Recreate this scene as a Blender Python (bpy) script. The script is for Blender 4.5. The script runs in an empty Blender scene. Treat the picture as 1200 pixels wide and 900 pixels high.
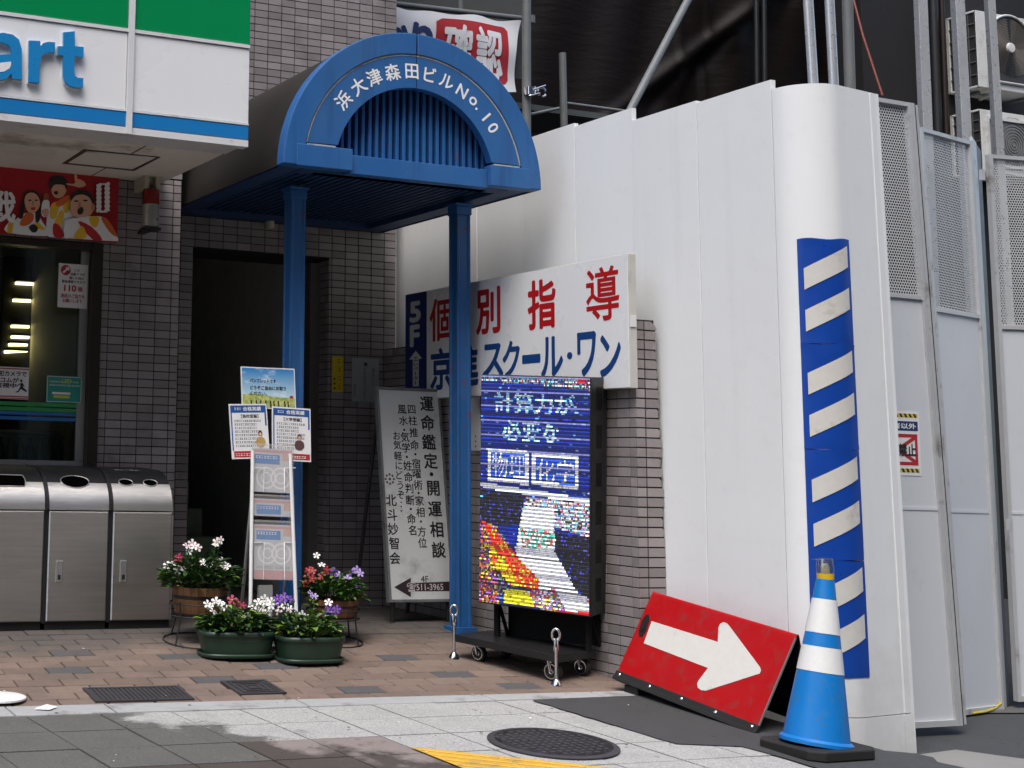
import bpy, bmesh, math, random
import numpy as np
from mathutils import Vector, Matrix
random.seed(7)
R = math.radians
scene = bpy.context.scene
col = scene.collection

# ------------------------------------------------------------------ camera
ZO = 1.14                                   # eye height above the pavement datum
F_PX, PPX, PPY = 1679.74, 182.97, 312.13    # pixels of a 1200 x 900 picture
YAW, PITCH, ROLL = 0.35900413, -0.13209286, 0.02581539

def cam_rot(y, p, r):
    cy, sy, cp, sp, cr, sr = math.cos(y), math.sin(y), math.cos(p), math.sin(p), math.cos(r), math.sin(r)
    m0 = np.array([[1, 0, 0], [0, 0, -1], [0, 1, 0]], float)
    ry = np.array([[cy, -sy, 0], [sy, cy, 0], [0, 0, 1]])
    rp = np.array([[1, 0, 0], [0, cp, -sp], [0, sp, cp]])
    rr = np.array([[cr, -sr, 0], [sr, cr, 0], [0, 0, 1]])
    return rr @ rp @ m0 @ ry

CM = cam_rot(YAW, PITCH, ROLL)
cam_data = bpy.data.cameras.new('camera')
cam = bpy.data.objects.new('camera', cam_data)
col.objects.link(cam)
rt, dn, fw = [Vector(CM[i]) for i in range(3)]
cam.matrix_world = Matrix(((rt.x, -dn.x, -fw.x, 0), (rt.y, -dn.y, -fw.y, 0), (rt.z, -dn.z, -fw.z, ZO), (0, 0, 0, 1)))
cam_data.sensor_width = 36.0
cam_data.lens = 36.0 * F_PX / 1200
cam_data.shift_x = (600 - PPX) / 1200
cam_data.shift_y = (PPY - 450) / 1200
cam_data.clip_start, cam_data.clip_end = 0.05, 2000
scene.camera = cam

# ------------------------------------------------------------------ light
to_sun = Vector((-0.46, -0.54, 1.30)).normalized()
world = bpy.data.worlds.new('World'); scene.world = world; world.use_nodes = True
wn = world.node_tree
sky = wn.nodes.new('ShaderNodeTexSky'); sky.sky_type = 'NISHITA'; sky.sun_disc = False
sky.sun_elevation = math.asin(to_sun.z); sky.sun_rotation = math.atan2(to_sun.x, to_sun.y)
sky.air_density = 1.0; sky.dust_density = 3.0; sky.ozone_density = 0.6
bg = wn.nodes['Background']; bg.inputs['Strength'].default_value = 0.10
wn.links.new(sky.outputs[0], bg.inputs['Color'])
sun_data = bpy.data.lights.new('sun', 'SUN'); sun_data.energy = 0.9; sun_data.angle = R(30); sun_data.color = (1, 0.98, 0.95)
sun = bpy.data.objects.new('sun', sun_data); col.objects.link(sun)
sun.rotation_euler = to_sun.to_track_quat('Z', 'Y').to_euler()
scene.view_settings.view_transform = 'Standard'; scene.view_settings.look = 'None'
scene.view_settings.gamma = 1.0; scene.view_settings.use_curve_mapping = False
scene.view_settings.exposure = 1.42
scene.cycles.diffuse_bounces = 2

# ------------------------------------------------------------------ measuring helpers
def ray(x, y):
    return CM.T @ np.array([(x - PPX) / F_PX, (y - PPY) / F_PX, 1.0])
def W(d): return Vector((float(d[0]), float(d[1]), float(d[2]) + ZO))
def PY(x, y, Y): d = ray(x, y); return W(d * (Y / d[1]))
def PX(x, y, X): d = ray(x, y); return W(d * (X / d[0]))
def PZ(x, y, Z): d = ray(x, y); return W(d * ((Z - ZO) / d[2]))
def proj(p):
    v = CM @ np.array([p[0], p[1], p[2] - ZO]); return (v[0] / v[2] * F_PX + PPX, v[1] / v[2] * F_PX + PPY, v[2])
def sstep(a, b, x):
    t = min(1, max(0, (x - a) / (b - a))); return t * t * (3 - 2 * t)
def gz(X, Y):
    """height of the ground: level at the shop front, a ramp of brick, a gently falling pavement, a dip at the site gate"""
    if Y >= 7.5: b = 0.20
    elif Y >= 6.15: b = 0.065 + (Y - 6.15) * 0.1
    else: b = 0.065 - 0.04 * (6.15 - max(Y, -3))
    t = sstep(4.95, 5.55, X)
    return b * (1 - t) + min(b, -0.105) * t
def PG(x, y):
    d = ray(x, y); lo, hi = 0.5, 40.0
    for _ in range(60):
        m = (lo + hi) / 2; p = d * (m / d[1])
        if p[2] + ZO < gz(p[0], p[1]): hi = m
        else: lo = m
    return W(d * (lo / d[1]))

class Fr:
    """a flat drawing frame: origin, right, up, and the side one looks at"""
    def __init__(s, O, u, v):
        s.O = Vector(O); s.u = Vector(u).normalized(); v = Vector(v); v = v - s.u * v.dot(s.u)
        s.v = v.normalized(); s.n = s.u.cross(s.v)
    def p(s, a, b, d=0.0): return s.O + s.u * a + s.v * b + s.n * d
    def px(s, x, y):
        d = Vector(ray(x, y)); e = Vector((0, 0, ZO)); t = (s.O - e).dot(s.n) / d.dot(s.n)
        q = e + d * t - s.O; return q.dot(s.u), q.dot(s.v)
    def shift(s, d): return Fr(s.O + s.n * d, s.u, s.v)
    def mat(s):
        return Matrix(((s.u.x, s.v.x, s.n.x, s.O.x), (s.u.y, s.v.y, s.n.y, s.O.y), (s.u.z, s.v.z, s.n.z, s.O.z), (0, 0, 0, 1)))
WORLD = Fr((0, 0, 0), (1, 0, 0), (0, 1, 0))

# ------------------------------------------------------------------ text outlines
_gl = {}
BOLD8 = [(0, 0), (1, 0), (-1, 0), (0, 1), (0, -1), (.7, .7), (-.7, .7), (.7, -.7), (-.7, -.7)]
def glyph(s, bold=0.0):
    k = (s, bold)
    if k not in _gl:
        c = bpy.data.curves.new('glyph', 'FONT'); c.body = s; c.size = 1.0; c.resolution_u = 3; c.fill_mode = 'FRONT'
        o = bpy.data.objects.new('glyph', c)
        m = o.to_mesh()
        V = [(v.co.x, v.co.y) for v in m.vertices]; Fc = [tuple(p.vertices) for p in m.polygons]
        o.to_mesh_clear(); bpy.data.objects.remove(o); bpy.data.curves.remove(c)
        if V:
            a = np.array(V); lo = a.min(0); hi = a.max(0)
        else: lo = np.zeros(2); hi = np.ones(2)
        _gl[k] = (V, Fc, lo, hi)
    return _gl[k]

# ------------------------------------------------------------------ mesh collector
class MB:
    def __init__(s): s.V = []; s.F = []; s.M = []; s.S = []
    def face(s, pts, m=0, sm=False):
        b = len(s.V); s.V += [tuple(p) for p in pts]; s.F.append(tuple(range(b, b + len(pts)))); s.M.append(m); s.S.append(sm)
    def mesh(s, V, F, m=0, sm=False):
        b = len(s.V); s.V += [tuple(v) for v in V]
        for f in F: s.F.append(tuple(b + i for i in f)); s.M.append(m); s.S.append(sm)
    def box(s, x0, x1, y0, y1, z0, z1, m=0): s.fbox(WORLD, x0, x1, y0, y1, z0, z1, m)
    def fbox(s, fr, a0, a1, b0, b1, d0, d1, m=0, ch=0.0):
        if ch <= 0:
            P = [fr.p(a, b, d) for d in (d0, d1) for a, b in ((a0, b0), (a1, b0), (a1, b1), (a0, b1))]
            s.mesh(P, [(3, 2, 1, 0), (4, 5, 6, 7), (0, 1, 5, 4), (1, 2, 6, 5), (2, 3, 7, 6), (3, 0, 4, 7)], m)
        else:
            P = []
            for d, c in ((d0, 0), (d1 - ch, 0), (d1, ch)):
                P += [fr.p(a, b, d) for a, b in ((a0 + c, b0 + c), (a1 - c, b0 + c), (a1 - c, b1 - c), (a0 + c, b1 - c))]
            F = [(3, 2, 1, 0), (8, 9, 10, 11)]
            for k in (0, 4):
                for i in range(4): j = (i + 1) % 4; F.append((k + i, k + j, k + 4 + j, k + 4 + i))
            s.mesh(P, F, m)
    def poly(s, fr, pts, d=0.0, m=0): s.face([fr.p(a, b, d) for a, b in pts], m)
    def prism(s, fr, pts, d0, d1, m=0, sm=False):
        n = len(pts); b = len(s.V)
        s.V += [tuple(fr.p(a, c, d)) for d in (d0, d1) for a, c in pts]
        s.F += [tuple(range(b + n - 1, b - 1, -1)), tuple(range(b + n, b + 2 * n))]; s.M += [m, m]; s.S += [False, False]
        for i in range(n):
            j = (i + 1) % n; s.F.append((b + i, b + j, b + n + j, b + n + i)); s.M.append(m); s.S.append(sm)
    def ring(s, C, ax, r, seg, ref=None):
        ax = Vector(ax).normalized(); ref = Vector(ref) if ref else (Vector((0, 0, 1)) if abs(ax.z) < .9 else Vector((1, 0, 0)))
        a = ax.cross(ref).normalized(); b = ax.cross(a)
        return [Vector(C) + a * (r * math.cos(2 * math.pi * i / seg)) + b * (r * math.sin(2 * math.pi * i / seg)) for i in range(seg)]
    def tube(s, pts, r, m=0, seg=10, cap=True, sm=True):
        pts = [Vector(p) for p in pts]; n = len(pts); rs = r if isinstance(r, (list, tuple)) else [r] * n
        b = len(s.V); ref = None
        for i, p in enumerate(pts):
            ax = (pts[min(i + 1, n - 1)] - pts[max(i - 1, 0)])
            if ref is None: ref = Vector((0, 0, 1)) if abs(ax.normalized().z) < .9 else Vector((1, 0, 0))
            s.V += [tuple(q) for q in s.ring(p, ax, rs[i], seg, ref)]
        for i in range(n - 1):
            for k in range(seg):
                l = (k + 1) % seg
                s.F.append((b + i * seg + k, b + i * seg + l, b + (i + 1) * seg + l, b + (i + 1) * seg + k)); s.M.append(m); s.S.append(sm)
        if cap:
            s.face([s.V[b + k] for k in range(seg)], m); s.face([s.V[b + (n - 1) * seg + k] for k in range(seg - 1, -1, -1)], m)
    def lathe(s, C, prof, seg=24, m=0, ax=(0, 0, 1), sm=True, sx=1.0, sy=1.0, caps=(True, True)):
        C = Vector(C); ax = Vector(ax).normalized(); ref = Vector((1, 0, 0)) if abs(ax.x) < .9 else Vector((0, 1, 0))
        a = (ref - ax * ref.dot(ax)).normalized(); bb = ax.cross(a); b = len(s.V)
        if sm and len(prof) > 2:      # split the profile where it turns sharply
            parts = [[prof[0]]]
            for i in range(1, len(prof)):
                parts[-1].append(prof[i])
                if i < len(prof) - 1:
                    t0 = math.atan2(prof[i][1] - prof[i - 1][1], prof[i][0] - prof[i - 1][0]); t1 = math.atan2(prof[i + 1][1] - prof[i][1], prof[i + 1][0] - prof[i][0])
                    if abs((t1 - t0 + math.pi) % (2 * math.pi) - math.pi) > .6: parts.append([prof[i]])
            if len(parts) > 1:
                for i, p_ in enumerate(parts): s.lathe(C, p_, seg, m, ax, sm, sx, sy, (i == 0, i == len(parts) - 1))
                return
        for r_, z_ in prof:
            for k in range(seg):
                t = 2 * math.pi * k / seg; s.V.append(tuple(C + a * (r_ * sx * math.cos(t)) + bb * (r_ * sy * math.sin(t)) + ax * z_))
        for i in range(len(prof) - 1):
            for k in range(seg):
                l = (k + 1) % seg; s.F.append((b + i * seg + k, b + i * seg + l, b + (i + 1) * seg + l, b + (i + 1) * seg + k)); s.M.append(m); s.S.append(sm)
        for i, rev in ((0, True), (len(prof) - 1, False)):
            if prof[i][0] > 1e-5 and caps[0 if rev else 1]:
                f = [s.V[b + i * seg + k] for k in range(seg)]; s.face(f[::-1] if rev else f, m)
    def grid(s, fn, nu, nv, m=0, sm=True):
        b = len(s.V); s.V += [tuple(fn(i / nu, j / nv)) for j in range(nv + 1) for i in range(nu + 1)]
        for j in range(nv):
            for i in range(nu):
                k = b + j * (nu + 1) + i; s.F.append((k, k + 1, k + nu + 2, k + nu + 1)); s.M.append(m); s.S.append(sm)
    def text(s, fr, t, a0, b0, a1, b1, d=0.002, m=0, bold=0.0):
        """the writing t stretched into the rectangle a0..a1, b0..b1 of a frame"""
        V, Fc, lo, hi = glyph(t)
        if not V: return
        w = max(hi[0] - lo[0], 1e-6) + 2 * bold; h = max(hi[1] - lo[1], 1e-6) + 2 * bold
        for k, (ox, oy) in enumerate(BOLD8 if bold else BOLD8[:1]):
            s.mesh([fr.p(a0 + (x - lo[0] + bold + ox * bold) / w * (a1 - a0), b0 + (y - lo[1] + bold + oy * bold) / h * (b1 - b0), d + k * 4e-5) for x, y in V], Fc, m)
    def text_px(s, fr, t, x0, y0, x1, y1, d=0.002, m=0, bold=0.0):
        xm, ym = (x0 + x1) / 2, (y0 + y1) / 2
        s.text(fr, t, fr.px(x0, ym)[0], fr.px(xm, y1)[1], fr.px(x1, ym)[0], fr.px(xm, y0)[1], d, m, bold)
    def line(s, fr, t, a, b, h, d=0.002, m=0, bold=0.0, align='C', wmax=None, rot=0.0):
        """a line of writing of em height h centred (or left aligned) at a, b"""
        V, Fc, lo, hi = glyph(t)
        if not V: return
        k = h; kx = k
        if wmax and (hi[0] - lo[0]) * k > wmax: kx = wmax / (hi[0] - lo[0])
        ox = -(lo[0] + hi[0]) / 2 if align == 'C' else -lo[0]; oy = -(lo[1] + hi[1]) / 2
        c, sn = math.cos(rot), math.sin(rot)
        for i, (bx, by) in enumerate(BOLD8 if bold else BOLD8[:1]):
            P = []
            for x, y in V:
                p, q = (x + ox + bx * bold) * kx, (y + oy + by * bold) * k
                P.append(fr.p(a + p * c - q * sn, b + p * sn + q * c, d + i * 4e-5))
            s.mesh(P, Fc, m)

def world_loc(o):
    v = Vector((0, 0, 0))
    while o is not None: v = v + o.location; o = o.parent
    return v
def newmesh(name, mb, mats, off=None):
    me = bpy.data.meshes.new(name)
    V = mb.V
    if off is not None and off.length > 0: V = [(v[0] - off.x, v[1] - off.y, v[2] - off.z) for v in V]
    me.from_pydata([tuple(v) for v in V], [], mb.F)
    for m in (mats if isinstance(mats, (list, tuple)) else [mats]): me.materials.append(m)
    me.polygons.foreach_set('material_index', mb.M); me.polygons.foreach_set('use_smooth', mb.S)
    me.update(); return me
def obj(name, mb, mats, parent=None, at=None, bevel=0.0, kind=None, label=None, merge=False):
    base = world_loc(parent) if parent else Vector((0, 0, 0))
    if at is not None: loc = Vector(at) - base; off = Vector(at)
    else: loc = Vector((0, 0, 0)); off = base
    if merge:      # weld smooth faces to smooth faces only, so that flat caps keep their own edge normals
        seen = {}; V2 = []; F2 = []
        for f, sm in zip(mb.F, mb.S):
            g = []
            for i in f:
                v = mb.V[i]; k = (round(v[0], 5), round(v[1], 5), round(v[2], 5)) if sm else None
                if k is None or k not in seen:
                    V2.append(v)
                    if k is not None: seen[k] = len(V2) - 1
                    g.append(len(V2) - 1)
                else: g.append(seen[k])
            F2.append(tuple(g))
        mb.V, mb.F = V2, F2
    me = newmesh(name, mb, mats, off)
    o = bpy.data.objects.new(name, me); col.objects.link(o)
    if parent: o.parent = parent
    o.location = loc
    if bevel:
        md = o.modifiers.new('bevel', 'BEVEL'); md.width = bevel; md.segments = 2; md.limit_method = 'ANGLE'; md.angle_limit = R(40)
    if kind: o['kind'] = kind
    if label: o['label'] = label
    return o
def fobj(name, mb, mats, fr, parent=None, label=None, kind=None):
    """mesh written in a frame's own axes (a, b, d)"""
    me = newmesh(name, mb, mats); o = bpy.data.objects.new(name, me); col.objects.link(o)
    M = fr.mat()
    if parent: o.parent = parent; M.translation = M.translation - world_loc(parent)
    o.matrix_local = M
    if label: o['label'] = label
    if kind: o['kind'] = kind
    return o
def inst(name, me, loc, parent=None, rot=None, scale=None, label=None):
    o = bpy.data.objects.new(name, me); col.objects.link(o)
    if parent: o.parent = parent; o.location = Vector(loc) - world_loc(parent)
    else: o.location = loc
    if rot is not None: o.rotation_euler = rot
    if scale is not None: o.scale = scale
    if label: o['label'] = label
    return o
def tag(o, label, cat, group=None):
    o['label'] = label; o['category'] = cat
    if group: o['group'] = group
    return o
def thing(name, label, cat, loc=(0, 0, 0), group=None):
    o = bpy.data.objects.new(name, None); o.empty_display_size = 0.1; col.objects.link(o); o.location = loc
    return tag(o, label, cat, group)
def struct(name, mb, mats, **k):
    o = obj(name, mb, mats, **k); o['kind'] = 'structure'; return o

# ------------------------------------------------------------------ materials
class NT:
    def __init__(s, name):
        s.m = bpy.data.materials.new(name); s.m.use_nodes = True; s.t = s.m.node_tree; s.b = s.t.nodes['Principled BSDF']; s.o = s.t.nodes['Material Output']
    def n(s, typ, ins=None, **kw):
        nd = s.t.nodes.new(typ)
        for k, v in kw.items(): setattr(nd, k, v)
        for k, v in (ins or {}).items():
            if isinstance(v, bpy.types.NodeSocket): s.t.links.new(v, nd.inputs[k])
            else: nd.inputs[k].default_value = v
        return nd
    def link(s, a, b): s.t.links.new(a, b)
    def math(s, op, a, b=None, c=None, clamp=False):
        d = {0: a}
        if b is not None: d[1] = b
        if c is not None: d[2] = c
        nd = s.n('ShaderNodeMath', d, operation=op); nd.use_clamp = clamp; return nd.outputs[0]
    def mix(s, f, a, b, bt='MIX'):
        nd = s.n('ShaderNodeMix', data_type='RGBA', blend_type=bt)
        for i, v in ((0, f), (6, a), (7, b)):
            if isinstance(v, bpy.types.NodeSocket): s.t.links.new(v, nd.inputs[i])
            elif i and len(v) == 3: nd.inputs[i].default_value = (*v, 1)
            else: nd.inputs[i].default_value = v
        return nd.outputs[2]
    def coord(s, kind='Object'): return s.n('ShaderNodeTexCoord').outputs[kind]
    def pos(s): return s.n('ShaderNodeNewGeometry').outputs['Position']
    def noise(s, vec, scale, detail=4, rough=.55, sc=None):
        if sc: vec = s.n('ShaderNodeVectorMath', {0: vec, 1: sc}, operation='MULTIPLY').outputs[0]
        return s.n('ShaderNodeTexNoise', {'Vector': vec, 'Scale': scale, 'Detail': detail, 'Roughness': rough}).outputs['Fac']
    def ramp(s, f, a, b): return s.n('ShaderNodeMapRange', {0: f, 1: a, 2: b, 3: 0.0, 4: 1.0}).outputs[0]
    def bump(s, h, st=.3, dist=.01):
        nd = s.n('ShaderNodeBump', {'Height': h, 'Strength': st, 'Distance': dist}); s.link(nd.outputs[0], s.b.inputs['Normal'])
    def set(s, **k):
        al = {'col': 'Base Color', 'rough': 'Roughness', 'metal': 'Metallic', 'spec': 'Specular IOR Level', 'coat': 'Coat Weight', 'crough': 'Coat Roughness', 'sheen': 'Sheen Weight',
              'emit': 'Emission Color', 'estr': 'Emission Strength', 'alpha': 'Alpha', 'sss': 'Subsurface Weight', 'trans': 'Transmission Weight', 'ior': 'IOR', 'aniso': 'Anisotropic'}
        for kk, v in k.items():
            i = s.b.inputs[al[kk]]
            if isinstance(v, bpy.types.NodeSocket): s.link(v, i)
            else: i.default_value = (*v, 1) if isinstance(v, tuple) and len(v) == 3 else v
        return s
def C(*c): return tuple(c)
def sc3(c, k): return tuple(min(1, x * k) for x in c)
def simple(name, c, rough=.55, metal=0.0, var=.18, scale=9, bump=0.0, bscale=90, dirt=None, dirt_amt=.5, dscale=5, spec=.5, rvar=.12, coat=0.0, island=0.0, stretch=None):
    t = NT(name); P = t.pos()
    f = t.noise(P, scale, 5, .6, stretch)
    cc = t.mix(f, sc3(c, 1 - var), sc3(c, 1 + var))
    if island:
        r = t.n('ShaderNodeNewGeometry').outputs['Random Per Island']; r2 = t.n('ShaderNodeObjectInfo').outputs['Random']
        rr = t.math('FRACT', t.math('ADD', r, r2))
        cc = t.mix(1.0, cc, t.n('ShaderNodeCombineColor', {0: t.math('MULTIPLY_ADD', rr, 2 * island, 1 - island), 1: t.math('MULTIPLY_ADD', rr, 2 * island, 1 - island), 2: t.math('MULTIPLY_ADD', rr, 2 * island, 1 - island)}).outputs[0], 'MULTIPLY')
    if dirt:
        g = t.noise(P, dscale, 7, .68); g = t.ramp(g, .62 - dirt_amt * .25, .72)
        cc = t.mix(g, cc, dirt)
    rf = t.noise(P, scale * 2.3, 3)
    t.set(col=cc, rough=t.math('MULTIPLY_ADD', rf, rvar * 2, rough - rvar, True), metal=metal, spec=spec, coat=coat)
    if bump: t.bump(t.noise(P, bscale, 4), bump, .004)
    return t.m
def emission(name, c, st):
    t = NT(name); t.set(col=(0.01, 0.01, 0.01), emit=c, estr=st, rough=.5); return t.m
# ------------------------------------------------------------------ materials in use
M = {}
def m_ground_stone(name, c, spec_amt, wet=False):
    t = NT(name); P = t.pos()
    a = t.noise(P, 105, 4, .8); b = t.noise(P, 5, 6, .68); c2 = t.noise(P, 260, 2)
    cc = t.mix(t.ramp(a, .3, .7), sc3(c, 1 - spec_amt), sc3(c, 1 + spec_amt))
    cc = t.mix(t.ramp(c2, .55, .72), cc, sc3(c, 1 + spec_amt * 1.6))
    cc = t.mix(t.math('MULTIPLY', t.ramp(b, .45, .75), .35), cc, sc3(c, .62))
    rough = .8
    if wet:   # water that has not dried yet: a patch with its own ragged outline
        xyz = t.n('ShaderNodeSeparateXYZ', {0: P})
        n1 = t.noise(P, 3.2, 5, .65); n2 = t.noise(P, 9, 4, .6)
        d = t.math('ADD', t.math('MULTIPLY_ADD', n1, 1.5, -.75), t.math('MULTIPLY_ADD', n2, .35, -.17))
        e = t.math('SUBTRACT', 2.42, xyz.outputs[0]); e = t.math('ADD', e, t.math('MULTIPLY', t.math('SUBTRACT', 5.62, xyz.outputs[1]), .85))
        n3 = t.noise(P, 38, 4, .7); d = t.math('ADD', d, t.math('MULTIPLY_ADD', n3, .22, -.11)); w = t.math('MULTIPLY', t.ramp(t.math('ADD', e, d), -.06, .15), .93)
        cc = t.mix(w, cc, t.mix(1.0, cc, (.27, .265, .25), 'MULTIPLY')); rough = t.math('MULTIPLY_ADD', w, -.28, .82)
    sp_ = t.n('ShaderNodeTexVoronoi', {'Vector': P, 'Scale': 7.0}).outputs['Distance']; gum = t.math('SUBTRACT', 1.0, t.ramp(sp_, .085, .10)); cc = t.mix(t.math('MULTIPLY', gum, .45), cc, sc3(c, .35))
    t.set(col=cc, rough=rough, spec=.35); t.bump(a, .25, .003); return t.m
M['granite'] = m_ground_stone('granite_slab', (.345, .345, .335), .50, True)
M['brownslab'] = m_ground_stone('brown_slab', (.235, .20, .185), .10, True)
M['kerb'] = simple('kerb_stone', (.34, .35, .35), .8, var=.18, scale=14, bump=.2, bscale=160, dirt=(.16, .155, .15), dirt_amt=.35)
M['asphalt'] = m_ground_stone('asphalt', (.050, .052, .054), .32)
M['ground'] = simple('ground', (.05, .05, .05), .9, var=.3, scale=20, bump=.3)
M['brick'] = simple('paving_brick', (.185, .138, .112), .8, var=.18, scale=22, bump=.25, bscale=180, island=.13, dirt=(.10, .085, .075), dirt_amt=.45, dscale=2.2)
t = NT('paving_brick_grey_back'); P = t.pos(); f_ = t.noise(P, 22, 5, .6); rr = t.n('ShaderNodeObjectInfo').outputs['Random']; ri = t.n('ShaderNodeNewGeometry').outputs['Random Per Island']
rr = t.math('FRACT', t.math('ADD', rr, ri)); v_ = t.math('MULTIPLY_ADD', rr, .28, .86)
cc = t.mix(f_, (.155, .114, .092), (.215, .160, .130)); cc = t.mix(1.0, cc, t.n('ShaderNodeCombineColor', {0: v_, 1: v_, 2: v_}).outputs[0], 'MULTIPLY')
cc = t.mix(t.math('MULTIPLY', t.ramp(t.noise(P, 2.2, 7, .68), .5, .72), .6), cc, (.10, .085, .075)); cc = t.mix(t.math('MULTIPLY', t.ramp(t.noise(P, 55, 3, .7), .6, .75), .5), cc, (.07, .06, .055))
sy = t.n('ShaderNodeSeparateXYZ', {0: P}); n_ = t.noise(P, 2.6, 6, .7); back_grey = t.ramp(t.math('ADD', sy.outputs[1], t.math('MULTIPLY_ADD', n_, 1.1, -.55)), 6.9, 7.4)  # bricks turn greyer and darker towards the building, with a ragged edge
cc = t.mix(t.math('MULTIPLY', back_grey, .8), cc, t.mix(f_, (.062, .062, .060), (.088, .087, .084))); t.set(col=cc, rough=.8, spec=.3); t.bump(t.noise(P, 170, 4), .28, .004); M['brick'] = t.m
M['brickgrey'] = simple('paving_brick_grey', (.082, .080, .083), .8, var=.2, scale=24, bump=.25, bscale=180)
M['tile'] = simple('wall_tile', (.265, .238, .237), .38, var=.10, scale=30, bump=.10, bscale=150, island=.20, dirt=(.15, .13, .125), dirt_amt=.30, dscale=1.5)
M['grout'] = simple('tile_grout', (.016, .014, .014), .9, var=.2)
M['conc'] = simple('concrete', (.22, .215, .205), .85, var=.15, scale=5, bump=.2)
M['darkwall'] = simple('dark_interior_plaster', (.10, .098, .092), .85, var=.15, scale=3)
M['soffit'] = simple('soffit_panel', (.80, .76, .69), .6, var=.06, scale=3, dirt=(.33, .30, .26), dirt_amt=.2, dscale=2)
M['white'] = simple('white_sign_panel', (.78, .79, .80), .28, var=.025, scale=2, rvar=.05)
M['whiteframe'] = simple('white_metal_trim', (.66, .67, .68), .35, var=.05, dirt=(.35, .34, .32), dirt_amt=.2)
M['green'] = simple('green_sign_panel', (.0, .24, .075), .22, var=.06, scale=2, rvar=.05)
M['blue'] = simple('blue_sign_panel', (.012, .19, .50), .25, var=.05, scale=3, rvar=.05)
M['letterblue'] = simple('letter_blue', (.012, .22, .52), .3, var=.03)
M['black'] = simple('black_plastic', (.012, .012, .013), .5, var=.2)
M['blackgloss'] = simple('black_gloss', (.008, .008, .009), .22, var=.2)
M['brownframe'] = simple('bronze_frame', (.035, .026, .02), .4, var=.15, metal=.4)
M['alu'] = simple('aluminium', (.40, .40, .39), .4, metal=.7, var=.08, scale=12)
M['chrome'] = simple('chrome', (.75, .76, .78), .12, metal=1.0, var=.03)
M['galv'] = simple('galvanised_steel', (.62, .64, .66), .30, metal=.55, var=.22, scale=11, stretch=(1, 1, .35), rvar=.12)
M['galvdull'] = simple('dull_galvanised_pipe', (.15, .16, .16), .5, metal=.1, var=.22, scale=9, dirt=(.2, .18, .16), dirt_amt=.2)
M['glassrefl'] = None
t = NT('window_glass')
mixn = t.n('ShaderNodeMixShader'); tr = t.n('ShaderNodeBsdfTransparent', {0: (.80, .86, .83, 1)}); gl = t.n('ShaderNodeBsdfGlossy', {0: (1, 1, 1, 1), 1: .02})
lw = t.n('ShaderNodeFresnel', {0: 1.5}); t.link(lw.outputs[0], mixn.inputs[0]); t.link(tr.outputs[0], mixn.inputs[1]); t.link(gl.outputs[0], mixn.inputs[2]); t.link(mixn.outputs[0], t.o.inputs[0])
M['glass'] = t.m
M['shelflight'] = emission('shelf_light_tube', (1, .80, .42), 2.2)

# ------------------------------------------------------------------ ground
xs = [-90, -30, -8, -2, 0, 1, 2, 3, 4, 4.4, 4.6, 4.8, 5, 5.2, 5.4, 5.6, 6, 8, 12, 30, 90]
ys = [-90, -30, -8, -3, 0, 2, 3, 4, 4.5, 5, 5.5, 6, 6.15, 6.5, 7, 7.5, 8.5, 10, 14, 30, 90]
b = MB()
for j in range(len(ys) - 1):
    for i in range(len(xs) - 1):
        b.face([(x, y, gz(x, y) - .02) for x, y in ((xs[i], ys[j]), (xs[i + 1], ys[j]), (xs[i + 1], ys[j + 1]), (xs[i], ys[j + 1]))])
struct('ground', b, M['ground'], merge=True)

Yk = lambda X: 6.13 - .055 * (X - 1.6)        # front edge of the brick apron
Yb = lambda X: 5.95 - .033 * (X - 1.6)        # front edge of the kerb stones
# kerb
b = MB(); kerb_root = struct('kerb', MB(), M['kerb'])
kx = [-2.6, -1.7, -.9, -.2, .75, 1.66, 2.1, 3.0, 3.95, 4.55, 4.9]
for i in range(len(kx) - 1):
    q = MB(); x0, x1 = kx[i] + .004, kx[i + 1] - .004
    top = [(x0, Yb(x0), gz(x0, Yb(x0)) + .004), (x1, Yb(x1), gz(x1, Yb(x1)) + .004), (x1, Yk(x1) - .006, gz(x1, Yk(x1)) + .004), (x0, Yk(x0) - .006, gz(x0, Yk(x0)) + .004)]
    q.mesh(top + [(x, y, z - .05) for x, y, z in top], [(0, 1, 2, 3), (0, 4, 5, 1), (1, 5, 6, 2), (2, 6, 7, 3), (3, 7, 4, 0)])
    obj('kerb_stone', q, M['kerb'], parent=kerb_root, bevel=.004)

# brick apron
b = MB(); b.grid(lambda u, v: (-2.6 + 7.6 * u, Yk(-2.6 + 7.6 * u) + (7.5 - Yk(-2.6 + 7.6 * u)) * v, gz(min(4.5, -2.6 + 7.6 * u), Yk(-2.6 + 7.6 * u) + (7.5 - Yk(-2.6 + 7.6 * u)) * v) - .015), 16, 40, 0, False)
b.face([(-2.6, 7.5, .185), (5.0, 7.5, .185), (5.0, 8.6, .185), (-2.6, 8.6, .185)])
apron = struct('brick_apron', b, M['grout'])
bb = MB(); bb.fbox(WORLD, -.1, .1, -.05, .05, -.03, 0, ch=.004)
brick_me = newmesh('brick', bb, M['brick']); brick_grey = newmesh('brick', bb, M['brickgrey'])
grey_px = [(66, 765), (97, 786), (215, 773), (257, 793), (417, 805), (466, 771), (518, 791), (330, 779), (600, 800)]
grey_w = [PG(*p) for p in grey_px]
rest = MB(); NB = 0; BR = []
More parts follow.
